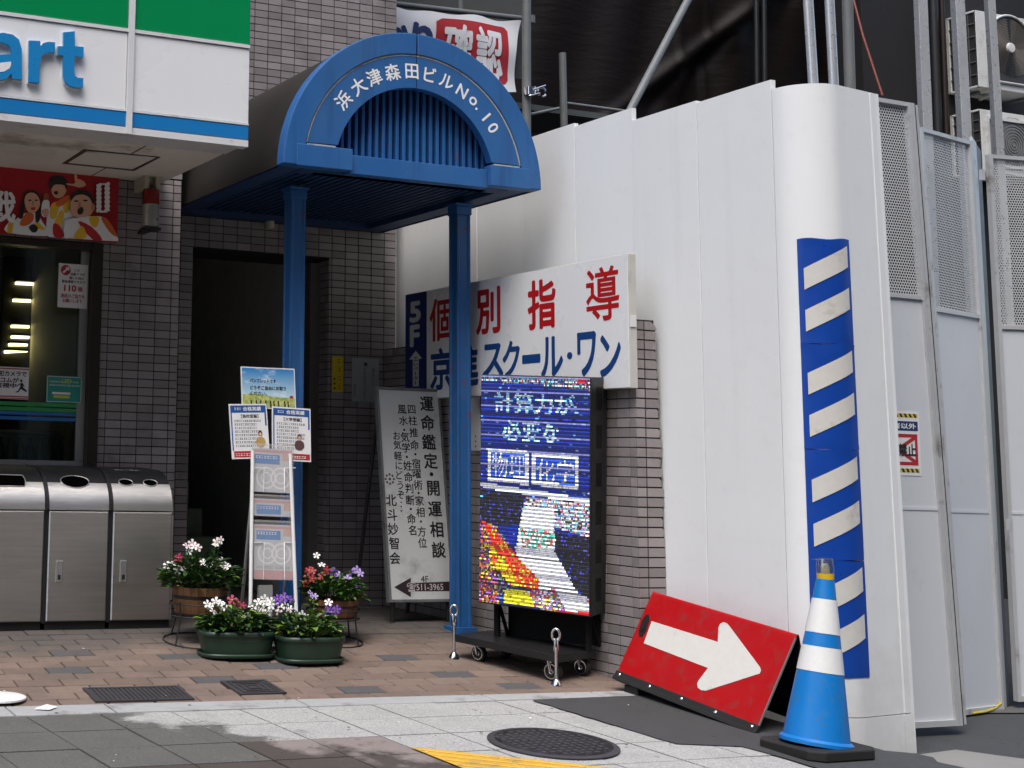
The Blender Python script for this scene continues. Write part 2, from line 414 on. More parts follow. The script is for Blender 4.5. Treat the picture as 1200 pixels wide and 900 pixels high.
for k in range(23):
    for i in range(-16, 19):
        X = .95 + .215 * i + (.1075 if k % 2 else 0) + .005 * math.sin(k * 7.3)
        tt = (k + .5) / 13
        y0 = Yk(X); Y = y0 + (7.55 - y0) * tt if tt < 1 else 7.55 + (tt - 1) * 13 * .112
        pit = (7.55 - y0) / 13 if tt < 1 else .112
        rz = math.atan(-.055 * max(0, 1 - tt)); rx = math.atan(.1) if 6.1 < Y < 7.5 else 0
        if X > 4.95 or Y > 8.5: continue
        BR.append((X, Y, pit, rz, rx))
greyi = set()
for g in grey_w: greyi.add(min(range(len(BR)), key=lambda i: abs(BR[i][0] - g.x) / 2 + abs(BR[i][1] - g.y)))
for i, (X, Y, pit, rz, rx) in enumerate(BR):
    px, py, _ = proj((X, Y, gz(X, Y)))
    z = gz(min(X, 4.5), Y) + random.uniform(-.0015, .0015) + .001
    if -20 < px < 790 and 742 < py < 835 and NB < 300:
        NB += 1
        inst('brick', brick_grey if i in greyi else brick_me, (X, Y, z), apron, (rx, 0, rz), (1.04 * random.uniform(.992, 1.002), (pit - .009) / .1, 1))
    else:
        f = Fr((X, Y, z), (math.cos(rz), math.sin(rz), 0), (0, 1, math.tan(rx)))
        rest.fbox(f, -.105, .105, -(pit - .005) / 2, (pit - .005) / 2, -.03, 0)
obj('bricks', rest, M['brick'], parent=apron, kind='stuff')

# pavement slabs
b = MB()
b.grid(lambda u, v: (-2.6 + 7.2 * u, 3.4 + 2.52 * v, gz(min(4.5, -2.6 + 7.2 * u), 3.4 + 2.52 * v) - .012), 8, 6)
pav = struct('pavement', b, M['grout'])
Yr = lambda X, k: 5.945 - .022 * (X - 1.6) - .29 * k
Xc = lambda Y, j: 1.722 + .32 * j + .09 * (5.7 - Y)
xl = lambda Y: 4.12 + .09 * (5.87 - Y) if Y > 4.94 else (4.46 + .1 * (4.9 - Y))
for k in range(-1, 6):
    for j in range(-13, 9):
        xa = Xc(5.7 - .29 * k, j) + .16; ya = Yr(xa, k + .5)
        if xa > xl(ya) + .2: continue
        q = MB(); g = .004; cs = []
        for (dj, dk) in ((0, 1), (1, 1), (1, 0), (0, 0)):
            y = Yr(xa, k + dk); x = Xc(y, j + dj); y = Yr(x, k + dk)
            if k == -1 or dk == 0 and k == 0: y = min(y, Yb(x) - .004)
            cs.append([x + (g if dj == 0 else -g), y + (g if dk == 1 else -g)])
        if k == -1: continue
        dz = random.uniform(-.002, .0015)
        top = [(x, y, gz(min(x, 4.5), y) + dz) for x, y in cs]
        q.mesh(top + [(x, y, z - .03) for x, y, z in top], [(0, 1, 2, 3), (0, 4, 5, 1), (1, 5, 6, 2), (2, 6, 7, 3), (3, 7, 4, 0)])
        brown = (k >= 2 and 2.53 < xa < 3.16 + .05 * (k - 2)) or (k >= 3 and xa < 2.7)
        obj('slab', q, M['brownslab'] if brown else M['granite'], parent=pav)

# asphalt by the gate and the site floor behind it
b = MB()
def asp(u, v):
    Y = -3 + (5.84 + 3) * (1 - (1 - v) ** 2)
    x0 = xl(Y) + .006 * math.sin(Y * 41); X = x0 + (14 - x0) * u ** 2.2
    if Y > 5.6 and X < 4.9: Y = min(Y, Yb(X) - .003)
    return (X, Y, gz(X, Y) + .005)
b.grid(asp, 24, 60); struct('asphalt', b, M['asphalt'])
M['sitefloor'] = simple('dark_site_floor', (.014, .014, .015), .95, var=.35, scale=7, bump=.5, bscale=30)
b = MB(); b.grid(lambda u, v: (4.99 + 9 * u, 5.84 + 8 * v, gz(6, 6) + .006 + .0 * u), 4, 4); struct('site_floor', b, M['sitefloor'])
# concrete apron strip at the gate threshold
b = MB(); P4 = [PG(1075, 886), PG(1110, 900), PG(1215, 920), PG(1215, 893), PG(1120, 880)]
b.face([p + Vector((0, 0, .006)) for p in P4]); struct('concrete_threshold', b, M['conc'])
b = MB(); P4 = [PG(1150, 838), PG(1195, 828), PG(1215, 828), PG(1215, 838)]
b.face([Vector((p.x, p.y, gz(6, 6) + .012)) for p in P4]); struct('concrete_patch', b, simple('dusty_concrete', (.09, .088, .085), .9))

# tactile paving
t_y = simple('tactile_yellow', (.62, .37, .04), .7, var=.22, scale=16, dirt=(.28, .2, .08), dirt_amt=.4, dscale=8)
A, B2, D = PG(480, 877), PG(692, 899), PG(545, 903)
dirv = (B2 - A).normalized(); zt = lambda p: gz(p.x, p.y) + .006
b = MB(); pl = [A, D, D + Vector((.05, -.5, 0)), B2 + Vector((.6, -1.2, 0)), B2 + dirv * .6]
b.face([Vector((p.x, p.y, zt(p))) for p in pl])
tac = struct('tactile_paving', b, t_y)
nrm = Vector((-dirv.y, dirv.x, 0)) * -1
for k in range(9):
    off = nrm * (.03 + .06 * k); s0 = max(0, (D - A).dot(dirv)) * 0
    p0 = A + off; u0 = (D - A); tpar = off.length / max(1e-6, abs(u0.dot(nrm))); p0 = A + u0 * tpar + dirv * .02; p1 = p0 + dirv * (1.15)
    f = Fr((p0.x, p0.y, zt(p0)), (p1.x - p0.x, p1.y - p0.y, zt(p1) - zt(p0)), (nrm.x * -1, nrm.y * -1, 0))
    q = MB(); q.fbox(f, 0, .30, -.016, .016, 0, .005, ch=.003); q.fbox(f, .32, .62, -.016, .016, 0, .005, ch=.003); q.fbox(f, .64, 1.1, -.016, .016, 0, .005, ch=.003)
    obj('raised_bar', q, t_y, parent=tac)

# manhole, grates, disc
iron = simple('cast_iron', (.055, .053, .058), .6, metal=.3, var=.25, scale=25, bump=.3, bscale=60)
def on_ground(x, y, dx, dy): p = (x + dx, y + dy); return Vector((p[0], p[1], gz(*p)))
c = PG(648, 872.5); slope = Fr(c, (1, 0, gz(c.x + .1, c.y) * 10 - gz(c.x, c.y) * 10), (0, 1, .04))
t_ = thing('manhole_cover', 'dark round iron manhole cover in the grey stone pavement', 'manhole cover', c)
b = MB(); b.lathe(slope.p(0, 0, .004), [(.0, 0), (.262, 0), (.262, .004), (.25, .008)], 40, 0, slope.n, False); obj('frame', b, iron, t_)
b = MB(); b.lathe(slope.p(0, 0, .006), [(.236, 0), (.236, .006), (0, .006)], 40, 0, slope.n, False)
for k in range(-6, 7):
    for l in range(-6, 7):
        a_, b_ = k * .037, l * .037
        if a_ * a_ + b_ * b_ < .044: b.fbox(slope, a_ - .011, a_ + .011, b_ - .011, b_ + .011, .011, .0128)
obj('lid', b, iron, t_)
def grate(name, lab, pts, bars, cat, solid=False):
    P = [PG(*p) for p in pts]; u = (P[1] - P[0]); v = P[3] - P[0]; f = Fr(P[3], P[2] - P[3], P[0] - P[3]); w = (P[2] - P[3]).length; h = abs((P[0] - P[3]).dot(f.v))
    f = f.shift(.005)
    r = thing(name, lab, cat, P[3]); b = MB(); e = .018
    for a0, a1, b0, b1 in ((0, w, 0, e), (0, w, h - e, h), (0, e, e, h - e), (w - e, w, e, h - e)): b.fbox(f, a0, a1, b0, b1, -.02, .004)
    obj('frame', b, iron, r)
    b = MB(); b.fbox(f, e, w - e, e, h - e, -.02, -.006 if not solid else .0005); obj('recess' if not solid else 'plate', b, M['black'] if not solid else iron, r)
    if solid:
        b = MB()
        for i in range(1, 4): 
            k = i * h * .12
            for a0, a1, b0, b1 in ((k, w - k, k, k + .008), (k, w - k, h - k - .008, h - k), (k, k + .008, k + .008, h - k - .008), (w - k - .008, w - k, k + .008, h - k - .008)): b.fbox(f, a0, a1, b0, b1, .0006, .005)
        obj('raised_pattern', b, iron, r)
    else:
        for i in range(bars):
            a = e + (w - 2 * e) * (i + .5) / bars; b = MB(); b.fbox(f, a - .0075, a + .0075, e, h - e, -.006, .002); obj('bar', b, iron, r)
grate('drain_grate', 'long iron drain grate set in the brick paving beside the kerb', [(96, 808), (207, 806), (228, 821), (112, 824)], 20, 'grate')
grate('utility_cover', 'small rusty square cover in the brick paving below the planters', [(266, 799.5), (312, 799), (336, 813.5), (282, 815.5)], 0, 'cover', True)
c = PG(-3, 819.5)
b = MB(); b.lathe(c + Vector((0, 0, .003)), [(.125, 0), (.125, .008), (.115, .013), (0, .014)], 32); o = obj('base_disc', b, simple('white_plastic', (.8, .8, .8), .5, var=.05), at=c)
tag(o, 'white round plastic disc lying on the brick paving at the kerb', 'disc')

# ------------------------------------------------------------------ tiled building
YP, YW = 8.10, 8.55
bld = thing('tiled_building', 'building faced in small mauve grey tiles above and beside the shop window', 'building', (4.0, YW, .2))
DX0, DX1, DZ = 3.46, 4.452, 2.495          # doorway
CX = 4.962                                  # right corner
b = MB()
def blk(x0, x1, y0, y1, z0, z1): b.box(x0, x1, y0, y1, z0, z1)
blk(DX1, CX, YW, 14, -.3, 9)                # right of the doorway
blk(3.19, DX0, YW, 9.2, -.3, 9); blk(DX0, DX1, YW, 9.0, DZ, 9)
blk(2.695, 3.19, YP, 9.2, -.3, 9)           # pier beside the window
blk(-4, 2.695, YP, 8.3, 2.40, 9); blk(-4, 2.695, YP, 8.3, -.3, 1.055)
obj('wall', b, M['grout'], bld)
b = MB(); b.box(-4, CX, 9.2, 14, 5, 9.0); b.box(-4, 2.69, 8.3, 9.2, 5, 9.0); b.box(3.19, CX + .004, YW - .006, YW + .01, 4.51, 9.01); b.box(-4, 3.194, YP - .006, YP + .01, 2.84, 9.01); b.box(CX + .0005, CX + .006, YW + .011, 14, 4.3, 9.01); b.box(-4, 1.29, YP - .006, YP + .01, -.2, 1.05); obj('upper_storey', b, M['tile'], bld)
b = MB()      # stairwell seen through the doorway
b.box(3.2, DX0, 9.2, 13.5, -.3, 5); b.box(DX0, DX1, 12.5, 12.6, -.3, 5); b.box(DX0, DX1, 9.0, 12.5, 3.0, 3.1); b.box(DX1 - .012, DX1 - .001, 9.0, 12.5, .2, 3.0)
obj('stairwell_wall', b, simple('stairwell_plaster', (.80, .78, .74), .8), bld)
b = MB()
for k in range(9): b.box(DX0 + .02, DX1 - .35, 9.3 + .27 * k, 9.3 + .27 * (k + 1), .1, .2 + .19 * (k + 1))
obj('stair', b, simple('stair_lino', (.42, .52, .36), .6, var=.2), bld)
b = MB(); b.box(DX0, DX1, 8.5, 12.5, .1, .196); obj('entrance_floor', b, M['conc'], bld)
b = MB(); b.box(DX1 - .075, DX1 - .004, YW + .12, YW + .2, .2, DZ - .02); obj('door_frame', b, simple('dull_door_frame', (.14, .135, .125), .5), bld)
b = MB(); b.box(4.0, 4.16, 12.44, 12.5, 1.75, 2.15); obj('meter_box', b, M['black'], bld)
# shop room behind the window
b = MB(); b.box(-4, 2.69, 11.9, 12, .2, 3); b.box(-4, 2.69, 8.3, 11.9, 2.95, 3.05); b.box(-4, 2.69, 8.3, 11.9, .1, .2); b.box(-4.1, -4, 8.3, 12, .1, 3); b.box(2.69, 2.76, 8.3, 12, .2, 3)
obj('shop_interior', b, simple('shop_interior', (.80, .72, .52), .8, var=.1), bld)

TP, TH = .1, .05
tile_b = MB(); tile_b.fbox(WORLD, -.0473, .0473, -.0223, .0223, -.004, .004, ch=.0012)
tile_me = newmesh('tile', tile_b, M['tile'])
cand = []; tiles_rest = MB()
def tile_wall(fr, w, h, holes=(), a_off=0.0, pick=None, out=None, cands=None, soldier=()):
    out = tiles_rest if out is None else out; cands = cand if cands is None else cands
    nj = int(h / TH) + 1; ni = int(w / TP) + 2
    for j in range(nj):
        if any(s0 <= j * TH + .02 < s1 for s0, s1 in soldier): continue
        for i in range(-1, ni):
            a0 = a_off + i * TP + .0027; a1 = a0 + TP - .0054; b0 = j * TH + .0027; b1 = b0 + TH - .0054
            a0 = max(a0, 0); a1 = min(a1, w); b1 = min(b1, h)
            if a1 - a0 < .006 or b1 - b0 < .006: continue
            segs = [(a0, a1)]; skip = False
            for h0, h1, k0, k1 in holes:
                if b0 < k1 and b1 > k0:
                    ns = []
                    for s0, s1 in segs:
                        if s1 <= h0 or s0 >= h1: ns.append((s0, s1)); continue
                        if s0 < h0: ns.append((s0, h0))
                        if s1 > h1: ns.append((h1, s1))
                    segs = ns
            for s0, s1 in segs:
                if s1 - s0 < .006: continue
                full = (s1 - s0) > TP - .006 and (b1 - b0) > TH - .006
                cx, cy = (s0 + s1) / 2, (b0 + b1) / 2; q = fr.p(cx, cy); px, py, dz = proj(q)
                if full and pick and pick(px, py): cands.append((dz, fr, cx, cy))
                else: out.fbox(fr, s0, s1, b0, b1, 0, .0044, ch=.001)
    for s0, s1 in soldier:
        n = int(w / TH)
        for i in range(n): out.fbox(fr, i * TH + .0035, (i + 1) * TH - .0035, s0 + .0035, s1 - .0035, 0, .0044, ch=.001)
def place_tiles(cands, root, limit, out):
    cands.sort(key=lambda c: c[0])
    for k, (dz, fr, a, b_) in enumerate(cands):
        if k < limit:
            o = inst('tile', tile_me, fr.p(a, b_), root); M3 = fr.mat(); M3.translation = fr.p(a, b_) - world_loc(root); o.matrix_local = M3
        else: out.fbox(fr, a - .0473, a + .0473, b_ - .0223, b_ + .0223, 0, .0044, ch=.001)
zt0 = -.30
f = Fr((3.19, YW, zt0), (1, 0, 0), (0, 0, 1))
tile_wall(f, CX - 3.19, 4.5 - zt0, holes=[(DX0 - 3.19, DX1 - 3.19, 0, DZ - zt0)], a_off=CX - 3.19 - 1.79, pick=lambda x, y: 296 < x < 463 and 0 < y < 95)
f = Fr((2.695, YP, zt0), (1, 0, 0), (0, 0, 1))
tile_wall(f, .495, 2.83 - zt0, a_off=.045 - .1, pick=lambda x, y: 105 < x < 212 and 200 < y < 556)
f = Fr((2.0, YP, 2.40), (1, 0, 0), (0, 0, 1)); tile_wall(f, .695, .43, a_off=-.05)
f = Fr((DX0 - .0, YW + .002, zt0), (0, 1, 0), (0, 0, 1))
f2 = Fr((DX1, YW + .45, zt0), (0, -1, 0), (0, 0, 1)); tile_wall(f2, .447, DZ - zt0 - .01)
f3 = Fr((3.19, YP, zt0), (0, 1, 0), (0, 0, 1)); tile_wall(f3, YW - YP - .003, 2.83 - zt0)
f4 = Fr((CX, YW, zt0), (0, 1, 0), (0, 0, 1)); tile_wall(f4, .8, 4.2)
place_tiles(cand, bld, 299, tiles_rest)
obj('tiles', tiles_rest, M['tile'], bld, kind='stuff')
# window
WX1, WZ0, WZ1 = 2.695, 1.055, 2.40
win = obj('window', (lambda b: (b.box(2.628, WX1 - .003, YP - .02, YP + .1, WZ0, WZ1 - .003), b.box(-4, 2.625, YP - .018, YP + .1, 2.355, WZ1 - .004), b)[-1])(MB()), M['brownframe'], bld)
b = MB(); b.box(2.575, 2.626, YP + .042, YP + .09, WZ0 + .05, 2.353); b.box(-4, 2.626, YP + .042, YP + .09, WZ0 + .003, WZ0 + .048); b.box(1.30, 1.35, YP + .042, YP + .09, WZ0 + .05, 2.353); obj('sash', b, M['alu'], win)
b = MB(); b.box(-4, 2.574, YP + .05, YP + .056, WZ0 + .05, 2.353); obj('pane', b, M['glass'], win)
fw_ = Fr((0, YP + .038, 0), (1, 0, 0), (0, 0, 1))
b = MB(); c1, c2 = simple('stripe_green', (.03, .26, .07), .4), simple('stripe_blue', (.02, .13, .36), .4)
for y0, y1, mi in ((472, 476.5, 0), (478, 482.5, 0), (483, 487, 1), (489, 493, 1)):
    z0 = fw_.px(52, y1)[1]; z1 = fw_.px(52, y0)[1]; b.fbox(fw_, -4, 2.573, z0, z1, 0, .0015, mi)
obj('stripe_film', b, [c1, c2], win)
# ------------------------------------------------------------------ goods and shelves behind the glass
shelfm = simple('dark_shelf', (.05, .045, .035), .5)
def shelf(name, lab, lines, x0p, x1p, Yd):
    lo = min(min(l[1], l[3]) for l in lines); hi = max(max(l[1], l[3]) for l in lines)
    p0 = PY(x0p, hi + 40, Yd); p1 = PY(x1p, lo - 30, Yd)
    r = thing(name, lab, 'shelf', (p0.x, Yd, .2), 'lit shelves behind the shop window')
    b = MB(); b.box(p0.x, p1.x, Yd + .02, Yd + .4, .2, p1.z); obj('cabinet', b, shelfm, r)
    for x0, y0, x1, y1 in lines:
        a, c = PY(x0, y0, Yd), PY(x1, y1, Yd); b = MB(); b.tube([a, c], .010, seg=8); obj('light_tube', b, M['shelflight'], r)
        q = MB(); q.box(min(a.x, c.x), max(a.x, c.x), Yd - .05, Yd + .018, min(a.z, c.z) + .012, min(a.z, c.z) + .026); obj('shelf_board', q, shelfm, r)
shelf('display_shelf', 'tall dark display shelf with six lit tubes behind the glass, nearer the left edge', [(18, 332, 41, 333), (15, 352, 36, 353), (13, 382.5, 34, 383), (13, 395, 34, 395.5), (10, 404, 32, 404), (5, 412.5, 32, 411)], 0, 46, 9.6)
shelf('display_shelf', 'short dark display shelf with three lit tubes below the white notice', [(67, 385, 93, 388), (67, 396.5, 93, 399), (67, 406, 93, 404)], 64, 96, 9.4)
r = thing('magazine_rack', 'wire rack of upright bottles along the bottom of the shop window', 'rack', PY(40, 545, 8.5))
b = MB(); z0 = PY(40, 545, 8.45).z; zt_ = PY(40, 507, 8.45).z; xa, xb = PY(-20, 520, 8.45).x, PY(84, 520, 8.45).x
b.tube([(xa, 8.42, zt_), (PY(70, 507, 8.42).x, 8.42, zt_)], .013); b.tube([(xb, 8.42, z0 - .05), (xb, 8.42, zt_ + .03)], .014); b.box(xa, xb, 8.40, 8.6, z0 - .06, z0); b.box(xa, xb, 8.62, 8.64, z0 - .06, zt_ - .01); obj('frame', b, M['alu'], r)
btl = MB(); btl.lathe((0, 0, 0), [(.024, 0), (.026, .01), (.026, .10), (.012, .135), (.011, .16), (.013, .165), (0, .165)], 10)
bm = [newmesh('bottle', btl, simple('bottle_glass', c, .15, var=.1)) for c in ((.20, .22, .20), (.05, .07, .06), (.30, .30, .28))]
k = 0; x = xa + .05
while x < xb - .04:
    o = inst('bottle', bm[k % 3], (x, 8.47, z0)); tag(o, 'small bottle standing in the wire rack inside the shop window', 'bottle', 'bottles inside the shop window'); k += 1; x += .062

# ------------------------------------------------------------------ shop sign over the window
YF = 6.816; FX1 = 3.062
fs = thing('shop_sign', 'green white and blue fascia sign box over the shop window', 'shop sign', (2.4, YF, 2.8))
ff = Fr((0, YF, ZO), (1, 0, 0), (0, 0, 1))
def bars(name, z0, z1, m, d=.0):
    for x0, x1 in ((2.402, FX1), (.9, 2.368), (-.6, .87)):
        b = MB(); b.fbox(ff, x0, x1, z0, z1, -.05, d, ch=.004); obj(name, b, m, fs)
bars('white_panel', 1.768, 2.178, M['white']); bars('green_panel', 2.200, 2.75, M['green'], .002); bars('blue_strip', 1.680, 1.757, M['blue'], .004)
b = MB(); b.fbox(ff, -.6, FX1 - .003, 1.641, 1.676, -.06, .006); b.fbox(ff, -.6, FX1 - .002, 1.758, 1.767, -.05, .007); b.fbox(ff, -.6, FX1 - .002, 2.180, 2.198, -.05, .008)
for x in (2.385, .885): b.fbox(ff, x - .0155, x + .0155, 1.640, 2.75, -.05, .016)
obj('trim', b, M['whiteframe'], fs)
b = MB(); b.box(-.6, FX1 - .004, YF + .051, YF + .3, 1.66 + ZO, 2.75 + ZO); obj('box', b, M['whiteframe'], fs)
letters = {'a': [(-62, 172), (-52, 140), (-30, 126), (5, 120), (40, 127), (62, 145), (71, 178), (72, 285), (37, 281), (35, 263), (16, 282), (-14, 289), (-46, 280), (-62, 255), (-60, 226), (-40, 206), (-8, 198), (33, 195), (32, 176), (22, 160), (0, 154), (-20, 158), (-28, 172)],
           'r': [(97, 147), (136, 149), (137, 168), (147, 156), (164, 152), (188, 154), (187, 191), (166, 189), (147, 195), (138, 208), (135, 230), (133, 296), (95, 292)],
           't': [(217, 119), (257, 115), (257, 167), (288, 170), (287, 206), (256, 203), (255, 258), (258, 272), (268, 278), (287, 279), (285, 312), (262, 313), (238, 306), (223, 292), (216, 270), (216, 200), (198, 198), (199, 167), (217, 168)]}
for ch, pts in letters.items():
    P_ = [ff.px(x / 3, y / 3) for x, y in pts]; cx_, cy_ = sum(p[0] for p in P_) / len(P_), sum(p[1] for p in P_) / len(P_)
    b = MB(); b.prism(ff, P_[::-1], .014, .030); o = obj('letter', b, M['letterblue'], fs)
    q = MB(); q.prism(ff, [(cx_ + (x - cx_) * 1.05, cy_ + (y - cy_) * 1.035) for x, y in P_][::-1], .0, .0135); obj('letter_backing', q, M['white'], fs)
    if ch == 'a':
        q = MB(); q.prism(ff, [ff.px(x / 3, y / 3) for x, y in [(33, 222), (0, 225), (-22, 234), (-25, 248), (-10, 259), (10, 256), (27, 246), (33, 234)]][::-1], .0302, .031); obj('counter', q, M['white'], o)
# soffit
SZ = 2.805
sof = thing('soffit', 'beige soffit under the shop sign with a hatch and dark vent slots', 'soffit', (2.4, 7.4, SZ))
b = MB(); b.box(-.6, FX1 - .006, YF + .052, YP + .0, SZ, SZ + .06); obj('panel', b, M['soffit'], sof)
b = MB()
for x in (2.60, 1.6): b.box(x - .003, x + .003, YF + .25, YP, SZ - .002, SZ)
b.box(-.6, FX1 - .01, YF + .245, YF + .255, SZ - .002, SZ); obj('joint', b, M['black'], sof)
def sofpoly(name, pts, m, d):
    b = MB(); P = [PZ(x, y, SZ - d) for x, y in pts]
    b.mesh([tuple(p) for p in P] + [(p.x, p.y, SZ + .0) for p in P], [(0, 1, 2, 3), (0, 4, 5, 1), (1, 5, 6, 2), (2, 6, 7, 3), (3, 7, 4, 0)]); return obj(name, b, m, sof)
sofpoly('vent_slot', [(25, 151), (110, 159), (104, 161.5), (25, 154)], M['black'], .003)
sofpoly('vent_slot', [(163, 166), (243, 174.5), (236, 177), (167, 169)], M['black'], .003)
sofpoly('hatch_frame', [(98, 175.5), (188, 184.5), (157, 200.5), (73, 192)], M['brownframe'], .004)
sofpoly('hatch', [(102, 177.5), (182, 185), (155, 198.5), (80, 191)], M['soffit'], .007)
sofpoly('strip_light', [(-20, 170), (66, 179.5), (60, 186.5), (-20, 178)], simple('dim_lamp_cover', (.7, .68, .6), .4), .02)

# poster over the window
pf = Fr((0, 8.072, ZO), (1, 0, 0), (0, 0, 1))
red = simple('poster_red', (.42, .008, .014), .4, var=.06); skin = simple('print_skin', (0.775, 0.419, 0.264), .5, var=.08); skin2 = simple('print_skin_shadow', (0.558, 0.248, 0.139), .5)
hair = simple('print_black', (0.0186, 0.0155, 0.0155), .5); pw = simple('print_white', (0.9, 0.9, 0.9), .5, var=.06); py_ = simple('print_yellow', (0.9, 0.527, 0.031), .5); po = simple('print_orange', (0.775, 0.155, 0.031), .5); pr = simple('print_red', (0.542, 0.0232, 0.0232), .5); pbrown = simple('print_brown', (0.341, 0.109, 0.0232), .5)
pos_ = thing('wall_poster', 'dark red poster of three shouting people above the shop window', 'poster', PY(70, 240, 8.08))
X0, X1, Z0, Z1 = .6, 2.775, 1.272, 1.668
b = MB(); b.fbox(pf, X0, X1, Z0, Z1, -.02, 0); obj('sheet', b, red, pos_)
lay = [0]
def blob(b, pts, m, smooth=True):
    lay[0] += 1; P = [pf.px(x / 8, 180 + y / 8) for x, y in pts]
    if smooth:
        n = len(P); Q = []
        for i in range(n):
            p0, p1, p2, p3 = P[i - 1], P[i], P[(i + 1) % n], P[(i + 2) % n]
            for t in (0, .34, .67):
                Q.append(tuple(.5 * (2 * p1[k] + (p2[k] - p0[k]) * t + (2 * p0[k] - 5 * p1[k] + 4 * p2[k] - p3[k]) * t * t + (3 * p1[k] - p0[k] - 3 * p2[k] + p3[k]) * t ** 3) for k in (0, 1)))
        P = Q
    Zt = [min(max(q[1], Z0), Z1) for q in P]
    b.poly(pf, [(min(q[0], X1), z) for q, z in zip(P, Zt)], .0006 * lay[0], m)
def ell(cx, cy, rx, ry, n=10, rot=0): return [(cx + rx * math.cos(2 * math.pi * i / n) * math.cos(rot) - ry * math.sin(2 * math.pi * i / n) * math.sin(rot), cy + rx * math.cos(2 * math.pi * i / n) * math.sin(rot) + ry * math.sin(2 * math.pi * i / n) * math.cos(rot)) for i in range(n)]
b = MB()
SK, SH, HA, WH, YE, OR, RE, BR_ = range(8)
# figure in the middle, behind the other two
blob(b, [(455, 780), (440, 600), (470, 500), (540, 450), (640, 430), (690, 520), (700, 780)], WH)
blob(b, [(470, 560), (480, 480), (530, 450), (560, 470), (520, 600), (480, 610)], YE); blob(b, [(590, 520), (600, 440), (650, 410), (660, 500), (620, 560)], YE); blob(b, [(520, 460), (640, 390), (650, 430), (560, 500)], OR)
blob(b, [(510, 660), (560, 540), (600, 560), (560, 690)], YE); blob(b, [(505, 780), (500, 660), (560, 680), (600, 780)], RE)
blob(b, [(480, 300), (500, 260), (560, 250), (610, 290), (620, 350), (580, 410), (520, 415), (485, 370)], SK); blob(b, [(500, 355), (540, 350), (545, 385), (510, 385)], SH)
blob(b, [(455, 300), (465, 235), (530, 205), (600, 225), (635, 280), (615, 340), (600, 300), (540, 290), (500, 300), (475, 340)], HA); blob(b, [(505, 360), (535, 355), (535, 380), (512, 382)], HA)
blob(b, [(620, 280), (690, 285), (720, 240), (780, 260), (800, 300), (740, 320), (690, 305), (630, 295)], SK); blob(b, [(695, 195), (715, 195), (720, 260), (700, 260)], SK)
# woman at the left
blob(b, [(60, 740), (75, 650), (140, 620), (230, 560), (330, 560), (400, 650), (440, 775)], WH)
blob(b, [(65, 740), (80, 650), (120, 640), (110, 740)], YE); blob(b, [(180, 660), (240, 560), (310, 570), (300, 640), (230, 680)], OR); blob(b, [(320, 690), (340, 640), (400, 690), (410, 720)], YE)
blob(b, [(170, 600), (200, 460), (230, 370), (300, 350), (360, 380), (380, 460), (370, 620), (330, 640), (320, 500), (240, 480), (210, 600)], HA)
blob(b, [(225, 440), (250, 380), (310, 370), (355, 410), (370, 480), (340, 540), (290, 560), (245, 530)], SK); blob(b, [(285, 510), (325, 505), (320, 530), (290, 530)], pr and RE)
blob(b, ell(275, 440, 16, 7), HA); blob(b, ell(335, 440, 16, 7), HA); blob(b, ell(303, 470, 8, 22), SH)
blob(b, [(265, 690), (310, 665), (350, 700), (330, 740), (290, 735)], HA)
blob(b, [(405, 450), (405, 385), (430, 375), (448, 390), (450, 450)], BR_); blob(b, [(395, 450), (455, 450), (450, 560), (410, 600), (380, 560)], WH); blob(b, [(380, 540), (440, 520), (450, 570), (420, 600)], SK)
# man shouting at the right
blob(b, [(600, 785), (600, 640), (680, 610), (860, 590), (980, 610), (1060, 720), (1100, 800), (1095, 825), (700, 800)], WH)
blob(b, [(830, 600), (920, 600), (900, 690), (850, 680)], YE); blob(b, [(940, 610), (1000, 620), (1095, 780), (1020, 740)], OR); blob(b, [(720, 640), (850, 690), (950, 810), (860, 810)], RE); blob(b, [(680, 790), (760, 680), (800, 790)], YE)
blob(b, [(650, 520), (665, 420), (720, 365), (800, 360), (850, 410), (870, 500), (840, 580), (760, 600), (680, 590)], SK); blob(b, [(660, 440), (680, 370), (760, 350), (830, 370), (870, 430), (860, 480), (830, 420), (770, 390), (700, 400)], HA)
blob(b, ell(745, 540, 28, 38, 10, .3), HA); blob(b, ell(705, 450, 22, 8), HA); blob(b, ell(790, 445, 22, 8), HA); blob(b, ell(735, 490, 12, 30), SH); blob(b, ell(860, 510, 18, 35), SH)
obj('printed_people', b, [skin, skin2, hair, pw, py_, po, pr, pbrown], pos_)
b = MB(); lay[0] += 1
b.text_px(pf, '戦', -18, 224, 17.5, 261, .0006 * lay[0], 0, .03); obj('lettering', b, pw, pos_); b = MB()
def jag(cx, y0, y1, w):
    P = []; n = 7
    for i in range(n): P += [(cx + w, y0 + (y1 - y0) * i / n), (cx + w + 10, y0 + (y1 - y0) * (i + .5) / n)]
    for i in range(n): P += [(cx - w, y1 - (y1 - y0) * i / n), (cx - w - 10, y1 - (y1 - y0) * (i + .5) / n)]
    return P
blob(b, jag(915, 280, 560, 18), 0, False); blob(b, jag(992, 270, 560, 18), 0, False); blob(b, jag(955, 285, 300, 30), 0, False); blob(b, jag(955, 540, 560, 30), 0, False)
obj('exclamation_mark', b, pw, pos_)

